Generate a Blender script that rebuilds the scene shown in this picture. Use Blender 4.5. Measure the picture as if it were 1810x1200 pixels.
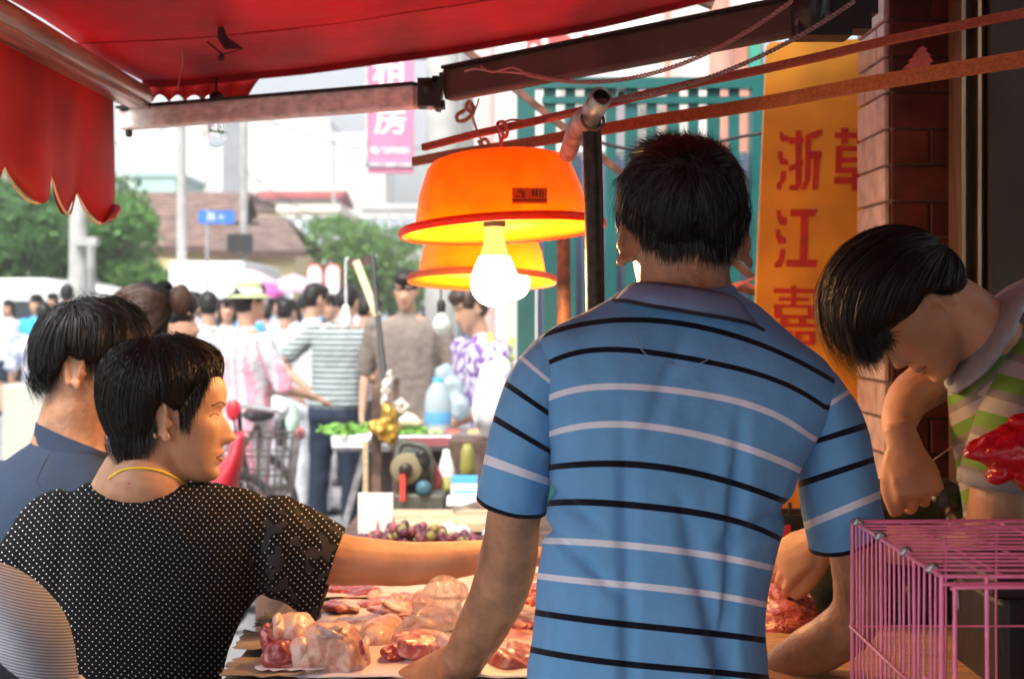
import bpy, bmesh, math, random
import numpy as np
from mathutils import Vector, Matrix, noise
random.seed(7)
for o in list(bpy.data.objects): bpy.data.objects.remove(o)
scene = bpy.context.scene
COL = scene.collection
FPX, CX, HY, EYE = 2514.0, 905.0, 550.0, 1.46
# ---------------------------------------------------------------- camera
cam_d = bpy.data.cameras.new('camera'); cam = bpy.data.objects.new('camera', cam_d); COL.objects.link(cam)
cam.location = (0, 0, EYE); cam.rotation_euler = (math.radians(90), 0, 0)
cam_d.lens = 50; cam_d.sensor_width = 36; cam_d.shift_y = -50/1810
cam_d.clip_start = 0.05; cam_d.clip_end = 3000
cam_d.dof.use_dof = True; cam_d.dof.focus_distance = 1.95; cam_d.dof.aperture_fstop = 5.8; cam_d.dof.aperture_blades = 9
scene.camera = cam
# ---------------------------------------------------------------- sky and sun
w = bpy.data.worlds.new('World'); scene.world = w; w.use_nodes = True
nt = w.node_tree; nt.nodes.clear()
sky = nt.nodes.new('ShaderNodeTexSky'); sky.sky_type = 'NISHITA'; sky.sun_disc = False
SUN_EL, SUN_AZ = math.radians(56), math.radians(200)     # azimuth measured clockwise from +Y
sky.sun_elevation = SUN_EL; sky.sun_rotation = SUN_AZ
sky.air_density = 1.0; sky.dust_density = 6.0; sky.ozone_density = 1.0
bg = nt.nodes.new('ShaderNodeBackground'); bg.inputs[1].default_value = 0.15
wo = nt.nodes.new('ShaderNodeOutputWorld')
bw = nt.nodes.new('ShaderNodeRGBToBW'); mixs = nt.nodes.new('ShaderNodeMix'); mixs.data_type = 'RGBA'; mixs.inputs[0].default_value = .72
nt.links.new(sky.outputs[0], bw.inputs[0]); nt.links.new(sky.outputs[0], mixs.inputs[6]); nt.links.new(bw.outputs[0], mixs.inputs[7]); nt.links.new(mixs.outputs[2], bg.inputs[0]); nt.links.new(bg.outputs[0], wo.inputs[0])
sd = bpy.data.lights.new('sun', 'SUN'); sd.energy = .8; sd.angle = math.radians(11); sd.color = (1, .97, .92)
so = bpy.data.objects.new('sun', sd); COL.objects.link(so)
sdir = Vector((math.sin(SUN_AZ)*math.cos(SUN_EL), math.cos(SUN_AZ)*math.cos(SUN_EL), math.sin(SUN_EL)))
so.rotation_euler = sdir.to_track_quat('Z', 'Y').to_euler(); so.location = (0, 0, 30)
vs = scene.view_settings; vs.view_transform = 'Standard'; vs.look = 'None'; vs.gamma = 1.0; vs.use_curve_mapping = False
vs.exposure = 1.5
scene.cycles.max_bounces = 8; scene.cycles.transparent_max_bounces = 8
scene.cycles.use_denoising = True
BULB = 84.0
HAZE = 0.0025

# ================================================================ helpers
def P(px, py, Y): return Vector(((px-CX)*Y/FPX, Y, EYE+(HY-py)*Y/FPX))
def pm(n, Y): return n*Y/FPX          # pixels -> metres at depth Y
def tag(o, label=None, cat=None, group=None, kind=None):
    if label: o['label'] = label
    if cat: o['category'] = cat
    if group: o['group'] = group
    if kind: o['kind'] = kind
    return o
def empty(name, loc, label, cat, group=None, kind=None):
    o = bpy.data.objects.new(name, None); COL.objects.link(o); o.location = loc; o.empty_display_size = .05
    return tag(o, label, cat, group, kind)
def link(name, me, m, parent=None, label=None):
    o = bpy.data.objects.new(name, me); COL.objects.link(o)
    if m is not None and len(me.materials) == 0: me.materials.append(m)
    if parent is not None:
        o.parent = parent
        if parent.type == 'EMPTY': o.matrix_parent_inverse = Matrix.Translation(-Vector(parent.location))
    if label: o['label'] = label
    return o
def mk(name, V, F, m, parent=None, smooth=True, label=None):
    me = bpy.data.meshes.new(name); me.from_pydata([tuple(v) for v in V], [], F); me.update()
    if smooth:
        me.polygons.foreach_set('use_smooth', [True]*len(me.polygons))
    return link(name, me, m, parent, label)
def join(parts):
    V, F = [], []
    for v, f in parts:
        n = len(V); V.extend(v); F.extend([tuple(i+n for i in q) for q in f])
    return V, F
def box(c, s, rot=None, bev=0):
    c = Vector(c); hx, hy, hz = s[0]/2, s[1]/2, s[2]/2
    V = [Vector((x*hx, y*hy, z*hz)) for z in (-1, 1) for y in (-1, 1) for x in (-1, 1)]
    if rot is not None: V = [rot @ v for v in V]
    V = [v+c for v in V]
    return V, [(0,2,3,1), (4,5,7,6), (0,1,5,4), (2,6,7,3), (0,4,6,2), (1,3,7,5)]
def bevbox(name, c, s, m, parent=None, rot=None, bw=.004, label=None, seg=2):
    bm = bmesh.new(); bmesh.ops.create_cube(bm, size=1)
    for v in bm.verts: v.co = Vector((v.co.x*s[0], v.co.y*s[1], v.co.z*s[2]))
    bmesh.ops.bevel(bm, geom=bm.edges[:], offset=bw, segments=seg, affect='EDGES', profile=.5)
    for v in bm.verts:
        v.co = (rot @ v.co if rot is not None else v.co) + Vector(c)
    me = bpy.data.meshes.new(name); bm.to_mesh(me); bm.free()
    return link(name, me, m, parent, label)
def beam(a, b, wd, ht, up=Vector((0,0,1))):
    a, b = Vector(a), Vector(b); t = (b-a).normalized(); s = t.cross(up).normalized(); u = s.cross(t)
    V = []
    for p in (a, b):
        for i, j in ((-1,-1), (1,-1), (1,1), (-1,1)): V.append(p + s*i*wd/2 + u*j*ht/2)
    return V, [(0,1,2,3), (7,6,5,4), (0,4,5,1), (1,5,6,2), (2,6,7,3), (3,7,4,0)]
def crom(pts, n):
    """Catmull-Rom through numeric tuples"""
    A = np.array(pts, float); 
    if len(A) < 3 or n < 2:
        return A
    B = np.vstack([2*A[0]-A[1], A, 2*A[-1]-A[-2]]); out = []
    for i in range(1, len(B)-2):
        for k in range(n):
            t = k/n; p0, p1, p2, p3 = B[i-1], B[i], B[i+1], B[i+2]
            out.append(.5*((2*p1)+(-p0+p2)*t+(2*p0-5*p1+4*p2-p3)*t*t+(-p0+3*p1-3*p2+p3)*t**3))
    out.append(A[-1]); return np.array(out)
def loft(path, seg=18, ex=2.0, sub=3, hint=(0,1,0), cap=True, ch=.8, flat=False):
    """path: (x,y,z,rw,rd): rw across, rd along hint"""
    R = crom(path, sub); h = Vector(hint); rings = []
    C = [Vector(r[:3]) for r in R]
    for i, r in enumerate(R):
        t = (C[min(i+1, len(C)-1)]-C[max(i-1, 0)])
        if t.length < 1e-9: t = Vector((0,0,1))
        if flat: t = Vector((0,0,1 if C[-1].z > C[0].z else -1))
        t.normalize(); d = h - t*h.dot(t)
        if d.length < .15: d = Vector((1,0,0)) - t*t.x
        d.normalize(); w_ = t.cross(d).normalized()
        rings.append((C[i], t, w_, d, max(r[3], 1e-4), max(r[4], 1e-4)))
    full = []
    if cap:
        c, t, w_, d, a, b = rings[0]; m = min(a, b)*ch
        for q in (.08, .35, .6, .82): 
            s = math.sqrt(1-(1-q)**2); full.append((c - t*m*(1-q), t, w_, d, a*s, b*s))
    full += rings
    if cap:
        c, t, w_, d, a, b = rings[-1]; m = min(a, b)*ch
        for q in (.82, .6, .35, .08):
            s = math.sqrt(1-(1-q)**2); full.append((c + t*m*(1-q), t, w_, d, a*s, b*s))
    V, F = [], []
    for c, t, w_, d, a, b in full:
        for k in range(seg):
            an = 2*math.pi*k/seg; cs, sn = math.cos(an), math.sin(an)
            V.append(c + w_*a*math.copysign(abs(cs)**(2/ex), cs) + d*b*math.copysign(abs(sn)**(2/ex), sn))
    n = len(full)
    for i in range(n-1):
        for k in range(seg):
            k2 = (k+1) % seg; F.append((i*seg+k, i*seg+k2, (i+1)*seg+k2, (i+1)*seg+k))
    F.append(tuple(range(seg-1, -1, -1))); F.append(tuple(range((n-1)*seg, n*seg)))
    return V, F
def pl(pts, **k):
    """loft given in picture units: (px,py,Y,rw_px,depth_metres)"""
    return loft([(*P(a, b, Y), pm(r, Y), d) for a, b, Y, r, d in pts], **k)
def tube(pts, r, seg=8, sub=4, cap=True):
    pts = [tuple(p) for p in pts]
    return loft([(*p, r, r) for p in pts], seg=seg, sub=sub, cap=cap, hint=(.13, .9, .41))
def ell(c, rx, ry, rz, M=None, nu=20, nv=12):
    V, F = [], []; c = Vector(c)
    V.append(Vector((0,0,rz)))
    for j in range(1, nv):
        th = math.pi*j/nv
        for i in range(nu):
            ph = 2*math.pi*i/nu; V.append(Vector((rx*math.sin(th)*math.cos(ph), ry*math.sin(th)*math.sin(ph), rz*math.cos(th))))
    V.append(Vector((0,0,-rz)))
    for i in range(nu): F.append((0, 1+i, 1+(i+1) % nu))
    for j in range(nv-2):
        for i in range(nu):
            a = 1+j*nu+i; b = 1+j*nu+(i+1) % nu; F.append((a, a+nu, b+nu, b))
    L = len(V)-1
    for i in range(nu): F.append((L, 1+(nv-2)*nu+(i+1) % nu, 1+(nv-2)*nu+i))
    if M is not None: V = [M @ v for v in V]
    return [v+c for v in V], F
def lathe(prof, c, seg=40, M=None):
    V, F = [], []; c = Vector(c)
    for r, z in prof:
        for i in range(seg):
            a = 2*math.pi*i/seg; v = Vector((r*math.cos(a), r*math.sin(a), z))
            V.append((M @ v if M is not None else v)+c)
    for j in range(len(prof)-1):
        for i in range(seg):
            i2 = (i+1) % seg; F.append((j*seg+i, j*seg+i2, (j+1)*seg+i2, (j+1)*seg+i))
    return V, F
def union(name, parts, m, parent=None, vox=.006, sm=4, label=None, fn=None, cuts=None, fac=.5, thick=0):
    V, F = join(parts)
    me = bpy.data.meshes.new('t'); me.from_pydata([tuple(v) for v in V], [], F)
    bm = bmesh.new(); bm.from_mesh(me); bmesh.ops.recalc_face_normals(bm, faces=bm.faces[:]); bm.to_mesh(me); bm.free()
    o = bpy.data.objects.new('t', me); COL.objects.link(o)
    r = o.modifiers.new('r', 'REMESH'); r.mode = 'VOXEL'; r.voxel_size = vox; r.use_smooth_shade = True
    if sm:
        s = o.modifiers.new('s', 'SMOOTH'); s.factor = fac; s.iterations = sm
    dg = bpy.context.evaluated_depsgraph_get()
    me2 = bpy.data.meshes.new_from_object(o.evaluated_get(dg)); bpy.data.objects.remove(o); bpy.data.meshes.remove(me)
    me2.name = name
    if cuts or thick:
        bm = bmesh.new(); bm.from_mesh(me2)
        for (co, no) in (cuts or []):   # remove what lies on the +no side
            bmesh.ops.bisect_plane(bm, geom=bm.verts[:]+bm.edges[:]+bm.faces[:], plane_co=co, plane_no=no, clear_outer=True)
        bm.to_mesh(me2); bm.free()
    if fn is not None:
        n = len(me2.vertices); co = np.empty(n*3); me2.vertices.foreach_get('co', co); co = co.reshape(-1, 3)
        no = np.empty(n*3); me2.vertices.foreach_get('normal', no); no = no.reshape(-1, 3)
        dsp = np.array([fn(Vector(c), Vector(q)) for c, q in zip(co, no)])
        co = co + no*dsp[:, None]; me2.vertices.foreach_set('co', co.ravel()); me2.update()
    me2.polygons.foreach_set('use_smooth', [True]*len(me2.polygons))
    me2.materials.clear()
    ob = link(name, me2, m, parent, label)
    if thick:
        md = ob.modifiers.new('thickness', 'SOLIDIFY'); md.thickness = thick; md.offset = -1
    return ob
def attr(o, name, fn):
    me = o.data; a = me.attributes.new(name, 'FLOAT', 'POINT')
    a.data.foreach_set('value', [float(fn(v.co)) for v in me.vertices])
def copy_tree(o, parent=None):
    c = o.copy(); COL.objects.link(c)
    if parent is not None: c.parent = parent
    for ch in list(o.children): copy_tree(ch, c)
    return c
def nz(v, s): return noise.noise(Vector(v)*s)

# ---------------------------------------------------------------- materials
def mat(name, col, rough=.6, var=None, bump=None, metal=0, sss=0, spec=.5, trans=0, emit=None, col2=None, alpha=1, coat=0, sheen=0):
    m = bpy.data.materials.new(name); m.use_nodes = True; n = m.node_tree.nodes; l = m.node_tree.links
    b = n['Principled BSDF']; c4 = (*col, 1)
    b.inputs['Base Color'].default_value = c4; b.inputs['Roughness'].default_value = rough
    b.inputs['Metallic'].default_value = metal; b.inputs['Specular IOR Level'].default_value = spec
    if coat: b.inputs['Coat Weight'].default_value = coat; b.inputs['Coat Roughness'].default_value = .15
    if sheen: b.inputs['Sheen Weight'].default_value = sheen
    if sss:
        b.inputs['Subsurface Weight'].default_value = sss; b.inputs['Subsurface Radius'].default_value = (.012, .005, .003)
        b.inputs['Subsurface Scale'].default_value = 1.0
    tc = n.new('ShaderNodeTexCoord')
    if var:
        sc, amt = var[:2]; nn = n.new('ShaderNodeTexNoise'); nn.inputs['Scale'].default_value = sc; nn.inputs['Detail'].default_value = 5
        l.new(tc.outputs['Object'], nn.inputs['Vector'])
        if len(var) > 2:
            mp = n.new('ShaderNodeMapping'); mp.inputs['Scale'].default_value = var[2]; l.new(tc.outputs['Object'], mp.inputs[0]); l.new(mp.outputs[0], nn.inputs['Vector'])
        r = n.new('ShaderNodeValToRGB'); r.color_ramp.elements[0].position = .35; r.color_ramp.elements[1].position = .65
        lo = tuple(max(0, x*(1-amt)) for x in col) if col2 is None else col2
        hi = tuple(min(1, x*(1+amt*.6)) for x in col) if col2 is None else col
        r.color_ramp.elements[0].color = (*lo, 1); r.color_ramp.elements[1].color = (*hi, 1)
        l.new(nn.outputs[0], r.inputs[0]); l.new(r.outputs[0], b.inputs['Base Color'])
    if bump:
        sc, st = bump[:2]; nb = n.new('ShaderNodeTexNoise'); nb.inputs['Scale'].default_value = sc; nb.inputs['Detail'].default_value = 4
        l.new(tc.outputs['Object'], nb.inputs['Vector'])
        bp = n.new('ShaderNodeBump'); bp.inputs['Strength'].default_value = st; bp.inputs['Distance'].default_value = bump[2] if len(bump) > 2 else .002
        l.new(nb.outputs[0], bp.inputs['Height']); l.new(bp.outputs[0], b.inputs['Normal'])
    if trans:
        tr = n.new('ShaderNodeBsdfTranslucent'); mx = n.new('ShaderNodeMixShader'); mx.inputs[0].default_value = trans
        src = b.inputs['Base Color'].links[0].from_socket if b.inputs['Base Color'].links else None
        if src: l.new(src, tr.inputs[0])
        else: tr.inputs[0].default_value = c4
        out = n['Material Output']; l.new(b.outputs[0], mx.inputs[1]); l.new(tr.outputs[0], mx.inputs[2]); l.new(mx.outputs[0], out.inputs[0])
    if alpha < 1:
        b.inputs['Alpha'].default_value = alpha
    if emit:
        b.inputs['Emission Color'].default_value = (*emit[0], 1); b.inputs['Emission Strength'].default_value = emit[1]
    return m
class NB:
    """tiny node builder for float math"""
    def __init__(s, m): s.n = m.node_tree.nodes; s.l = m.node_tree.links; s.b = s.n['Principled BSDF']
    def math(s, op, a, b=None, c=None):
        x = s.n.new('ShaderNodeMath'); x.operation = op
        for i, v in enumerate((a, b, c)):
            if v is None: continue
            if isinstance(v, (int, float)): x.inputs[i].default_value = v
            else: s.l.new(v, x.inputs[i])
        return x.outputs[0]
    def attr(s, name):
        x = s.n.new('ShaderNodeAttribute'); x.attribute_name = name; return x.outputs['Fac']
    def mix(s, f, a, b):
        x = s.n.new('ShaderNodeMix'); x.data_type = 'RGBA'
        for i, v in ((0, f), (6, a), (7, b)):
            if isinstance(v, tuple): x.inputs[i].default_value = (*v, 1)
            elif isinstance(v, (int, float)): x.inputs[i].default_value = v
            else: s.l.new(v, x.inputs[i])
        return x.outputs[2]
    def base(s): 
        bi = s.b.inputs['Base Color']; return bi.links[0].from_socket if bi.links else tuple(bi.default_value)[:3]
    def setbase(s, sock): s.l.new(sock, s.b.inputs['Base Color'])

M = {}
M['skin'] = mat('skin', (.50,.27,.16), .5, var=(14,.18), bump=(90,.35,.0015), sss=.12)
M['skin_tan'] = mat('skin_tan', (.43,.21,.115), .42, var=(26,.30), bump=(110,.7,.0022), sss=.08)
M['skin_far'] = mat('skin_far', (.50,.29,.19), .55, var=(10,.12))
M['hair'] = mat('hair_black', (.010,.0085,.0085), .42, spec=.35)
M['hair_cap'] = mat('hair_cap', (.006,.0055,.0055), .8, spec=.15)
M['hair_brown'] = mat('hair_brown', (.035,.018,.013), .42, var=(60,.6,(1,1,.15)), bump=(90,.6,.003))
M['brow_far'] = mat('brow_far', (.16,.085,.06), .6)
M['lip'] = mat('lip', (.38,.13,.09), .4, bump=(200,.3,.001))
M['steel'] = mat('steel', (.55,.55,.56), .33, var=(25,.35), metal=.9, bump=(200,.2,.001))
M['galv'] = mat('galvanised_pipe', (.42,.42,.42), .42, var=(40,.5), metal=.35)
M['dark_pipe'] = mat('dark_pipe', (.035,.025,.022), .42, var=(60,.6), bump=(150,.4,.001), metal=.3)
M['rust'] = mat('rusty_steel', (.14,.06,.04), .6, var=(40,.5), bump=(120,.5,.001))
M['black'] = mat('black_plastic', (.012,.012,.012), .45, bump=(60,.3,.003))
M['wood'] = mat('wood_plank', (.50,.30,.15), .6, var=(9,.35,(2,18,18)), bump=(60,.3,.001))
M['wood_dark'] = mat('wood_dark', (.12,.07,.05), .7, var=(14,.5), bump=(60,.5,.002))
M['white'] = mat('white_paint', (.8,.8,.79), .5, var=(3,.06))
M['paper'] = mat('paper', (.80,.76,.72), .7, var=(12,.12), bump=(15,.5,.006))
M['white_cloth'] = mat('white_cloth', (.78,.79,.82), .8, var=(6,.07), bump=(14,.6,.02))
M['arm_pink'] = mat('arm_enamel', (.82,.68,.62), .5, var=(12,.25,(1,6,6)), bump=(120,.2,.001))
M['arm_brown'] = mat('arm_brown_enamel', (.09,.045,.035), .5, var=(12,.3), bump=(120,.2,.001))
# ================================================================ bodies
HEAD = [(-.120,.012,.066,.040),(-.114,.028,.082,.012),(-.100,.041,.088,-.012),(-.085,.050,.087,-.028),(-.070,.057,.088,-.042),
 (-.050,.063,.088,-.056),(-.030,.067,.088,-.070),(-.010,.070,.087,-.082),(.010,.071,.084,-.090),(.030,.073,.087,-.095),
 (.055,.075,.085,-.097),(.080,.070,.072,-.090),(.100,.056,.050,-.070),(.113,.034,.024,-.042),(.119,.010,.0,-.016)]
def g(x, s): return math.exp(-(x/s)**2)
def head(M4, s=1.0, nseg=72, ears=True, ear_out=.35, nose=1.0, ear_off=(0,0)):
    rows = crom(HEAD, 5); V, F = [], []
    for z, W, yf, yb in rows:
        c = (yf+yb)/2; D = (yf-yb)/2
        for k in range(nseg):
            a = 2*math.pi*k/nseg; cs, sn = math.cos(a), math.sin(a)
            e = 2.25 if sn > 0 else 2.0
            x = W*math.copysign(abs(cs)**(2/e), cs); y = c+D*math.copysign(abs(sn)**(2/e), sn)
            if sn > 0:
                f = sn**.7
                t = min(max((.014-z)/.049, 0), 1); nn = .027*t**1.15*nose if z > -.035 else .027*nose*max(0, 1-((-.035-z)/.015))**.7
                d = nn*g(x, .0075+.006*t)
                d += .009*nose*g(abs(x)-.013, .007)*g(z+.038, .008)
                d += .0075*g(z+.0615, .0055)*g(x, .022) - .005*g(z+.069, .003)*g(x, .024) + .0075*g(z+.077, .006)*g(x, .019) - .004*g(z+.090, .006)*g(x, .02)
                d += .004*g(z+.105, .010)*g(x, .02)
                d -= .011*g(abs(x)-.032, .017)*g(z-.008, .012); d += .006*g(abs(x)-.033, .011)*g(z-.006, .006)
                d += .0035*g(z-.027, .006)*g(abs(x)-.028, .022); d += .004*g(abs(x)-.047, .016)*g(z+.020, .014)
                d -= .003*g(z-.013, .010)*g(x, .012)
                y += d*f
            V.append(Vector((x, y, z)))
    n = len(rows)
    for i in range(n-1):
        for k in range(nseg): F.append((i*nseg+k, i*nseg+(k+1) % nseg, (i+1)*nseg+(k+1) % nseg, (i+1)*nseg+k))
    F.append(tuple(range(nseg-1, -1, -1))); F.append(tuple(range((n-1)*nseg, n*nseg)))
    parts = [(V, F)]
    if ears:
        for sd_ in (-1, 1):
            R = Matrix.Rotation(-sd_*ear_out, 3, 'Z') @ Matrix.Rotation(.18, 3, 'X')
            c = Vector((sd_*.071, -.006, -.004))
            pts = []
            for i in range(11):
                a = math.radians(-70+i*29); q = Vector((0, -.0165*math.cos(math.radians(-70+i*29-0))*1.0, .031*math.sin(a)))
                rr = 1.0 if q.z > 0 else .72
                pts.append(Vector((sd_*.004, -.0165*math.cos(a*.92)*rr, .030*math.sin(a*.92))))
            pts = [c + R @ (p + Vector((sd_*.005, -.010, 0))) for p in pts]
            parts.append(tube(pts, .0036, seg=8, sub=2))
            parts.append(ell(c + R @ Vector((sd_*.003, -.010, 0)), .0035, .0155, .027, M=R, nu=14, nv=10))
            parts.append(ell(c + R @ Vector((sd_*.006, -.001, -.026)), .005, .007, .009, M=R, nu=10, nv=8))
            parts.append(ell(c + R @ Vector((sd_*.003, .006, -.006)), .005, .004, .007, M=R, nu=10, nv=8))
    for k in range(1, len(parts)):
        sg = -1 if k <= (len(parts)-1)//2 else 1; c_ = Vector((sg*.071, -.006, -.004)); parts[k] = ([c_+(v-c_)*1.22+Vector((sg*ear_off[0], 0, ear_off[1])) for v in parts[k][0]], parts[k][1])
    out = []
    for V_, F_ in parts: out.append(([M4 @ (v*s) for v in V_], F_))
    return out
def frame(fwd, up, loc):
    f = Vector(fwd).normalized(); u = Vector(up); u = (u - f*u.dot(f)).normalized(); r = f.cross(u)
    m = Matrix((r, f, u)).transposed().to_4x4(); m.translation = Vector(loc); return m
def hand(M4, s=1.0, side=1, curl=(.25,.35,.3), spread=.10, thumb=.6, tcurl=.3, seg=8):
    """wrist at origin, fingers along +y, palm faces -z, thumb on side*x"""
    out = [loft([(0,-.02,0,.026,.019),(0,.015,0,.029,.017),(0,.05,0,.038,.015),(0,.085,0,.040,.012)], seg=14, hint=(0,0,1), sub=2)]
    for i, (x, L, r) in enumerate(((.030,.068,.0088),(.010,.077,.0092),(-.011,.071,.0088),(-.030,.056,.0078))):
        x *= side; a = spread*(x*side/.03)*side; p = Vector((x, .082-abs(x)*.2, 0)); pts = [(*(p+Vector((0,-.03,0))), r*1.0, r*1.0), (*p, r*1.05, r*1.05)]
        th = 0
        for j, (fr, c) in enumerate(zip((.46,.30,.24), curl)):
            th += c*(1+.12*i); d = Vector((math.sin(a)*math.cos(th), math.cos(a)*math.cos(th), -math.sin(th)))
            p = p + d*L*fr*1.1; rr = r*(1-.09*(j+1)); pts.append((*p, rr, rr))
        out.append(loft(pts, seg=seg, sub=2, hint=(0.1,.1,1)))
    p = Vector((side*.022, .018, -.004)); pts = [(*p, .014, .014)]; an = thumb
    for j, (L, r) in enumerate(((.038,.0125),(.030,.0105),(.022,.009))):
        d = Vector((side*math.sin(an), math.cos(an), -.25-.2*j*tcurl)).normalized(); p = p+d*L; pts.append((*p, r, r)); an -= tcurl
    out.append(loft(pts, seg=seg, sub=2, hint=(0.1,.1,1)))
    return [([M4 @ (v*s) for v in V_], F_) for V_, F_ in out]

# ---- hair helpers: a blob inflated from an outline plus strands lying on it
class Blob:
    def __init__(s, poly, cen, Y, D, Dback=None, n=72):
        s.c = cen; s.Y = Y; s.D = D; s.Db = Dback if Dback is not None else (lambda al: D)
        pts = crom([(*p,) for p in poly]+[poly[0]], 4)
        an = np.arctan2(-(pts[:,1]-cen[1]), pts[:,0]-cen[0]); ra = np.hypot(pts[:,0]-cen[0], pts[:,1]-cen[1])
        o = np.argsort(an); an, ra = an[o], ra[o]
        s.an = np.concatenate([an-2*np.pi, an, an+2*np.pi]); s.ra = np.concatenate([ra, ra, ra])
    def S(s, al): return float(np.interp(al, s.an, s.ra))
    def prim(s, nseg=96, nb=14, shr=.955):
        V, F = [], []
        for j in range(nb+1):
            be = -math.pi/2+math.pi*j/nb; cb, sb = math.cos(be), math.sin(be)
            for k in range(nseg):
                al = -math.pi+2*math.pi*k/nseg; r = s.S(al)*max(cb, .01)*shr
                D = (s.D if sb < 0 else s.Db(al))*.98
                Yq = s.Y + sb*D
                p = P(s.c[0]+r*math.cos(al), s.c[1]-r*math.sin(al), s.Y); p.y = Yq; V.append(p)
        for j in range(nb):
            for k in range(nseg): F.append((j*nseg+k, j*nseg+(k+1) % nseg, (j+1)*nseg+(k+1) % nseg, (j+1)*nseg+k))
        F.append(tuple(range(nseg-1, -1, -1))); F.append(tuple(range(nb*nseg, (nb+1)*nseg)))
        return V, F
    def lift(s, x, y, front=True, off=.0, hmin=0):
        dx, dy = x-s.c[0], -(y-s.c[1]); r = math.hypot(dx, dy); al = math.atan2(dy, dx); q = min(r/s.S(al), 1)
        h = max(hmin, math.sqrt(max(0, 1-q*q)))
        yy = s.Y - (s.D*h + off) if front else s.Y + s.Db(al)*h + off
        p = P(x, y, s.Y); p.y = yy; return p
def strands(name, blob, guides, n, m, parent, wd=.0011, jit=3, t0=(0, .25), t1=(.85, 1.04), off=.0015, npt=9, back=0, seed=1, lump=.0, taper=True, flick=0, hmin=0):
    rnd = random.Random(seed); G = []
    for gd in guides:
        A = crom(gd, 6); d = np.r_[0, np.cumsum(np.hypot(*(np.diff(A, axis=0).T)))]; d /= d[-1]
        G.append(lambda t, A=A, d=d: (float(np.interp(t, d, A[:,0])), float(np.interp(t, d, A[:,1]))))
    V, F = [], []
    for i in range(n):
        u = rnd.random()*(len(G)-1); k = min(int(u), len(G)-2); f = u-k
        cl = math.sin(u*37+1.3)*.5+.5
        a, b = rnd.uniform(*t0), rnd.uniform(*t1); jx, jy = rnd.gauss(0, jit), rnd.gauss(0, jit)
        fx, fy = rnd.gauss(0, flick), rnd.gauss(0, flick)
        front = rnd.random() >= back; o = off*rnd.uniform(.3, 1.6)+lump*cl; pts = []
        for j in range(npt):
            t = a+(b-a)*j/(npt-1); tc_ = min(t, 1)
            x0, y0 = G[k](tc_); x1, y1 = G[k+1](tc_); x, y = x0*(1-f)+x1*f, y0*(1-f)+y1*f
            if t > 1:
                e0, e1 = G[k](.95), G[k](1.0); x += (e1[0]-e0[0])*(t-1)*20; y += (e1[1]-e0[1])*(t-1)*20
            q = (j/(npt-1))**2
            pts.append(blob.lift(x+jx+fx*q, y+jy+fy*q, front, o, hmin))
        roll = rnd.gauss(0, .75)
        for j in range(npt):
            tg = (pts[min(j+1, npt-1)]-pts[max(j-1, 0)])
            nrm = pts[j]-Vector((P(*blob.c, blob.Y))); sd_ = tg.cross(nrm)
            if sd_.length < 1e-9: sd_ = Vector((1,0,0))
            sd_.normalize(); sd_ = (sd_*math.cos(roll) + nrm.normalized()*math.sin(roll)).normalized(); ww = wd*rnd.uniform(.8,1.1)*(1 if not taper else max(.12, min(1, (1-(j/(npt-1)))*2.2)))
            V.append(pts[j]-sd_*ww/2); V.append(pts[j]+sd_*ww/2)
        b0 = len(V)-2*npt
        for j in range(npt-1): F.append((b0+2*j, b0+2*j+1, b0+2*j+3, b0+2*j+2))
    return mk(name, V, F, m, parent, smooth=False)

# ---- standing people of the street, built at the origin facing +y
def cloth_mat(name, col, pat=None, col2=(.8,.8,.8), scale=30, rough=.85):
    m = mat(name, col, rough, var=(8,.10), bump=(18,.5,.012))
    if pat:
        nb = NB(m); tc = nb.n.new('ShaderNodeTexCoord'); sp = nb.n.new('ShaderNodeSeparateXYZ'); nb.l.new(tc.outputs['Object'], sp.inputs[0])
        if pat == 'h': v = nb.math('MULTIPLY', sp.outputs[2], scale)
        elif pat == 'v': v = nb.math('MULTIPLY', sp.outputs[0], scale)
        elif pat == 'fl':
            vo = nb.n.new('ShaderNodeTexNoise'); vo.inputs['Scale'].default_value = scale; nb.l.new(tc.outputs['Object'], vo.inputs[0])
            v = None; f = nb.math('GREATER_THAN', vo.outputs[0], .52)
        if v is not None:
            f = nb.math('LESS_THAN', nb.math('FRACT', v), .42)
        nb.setbase(nb.mix(f, nb.base(), col2))
    return m
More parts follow.
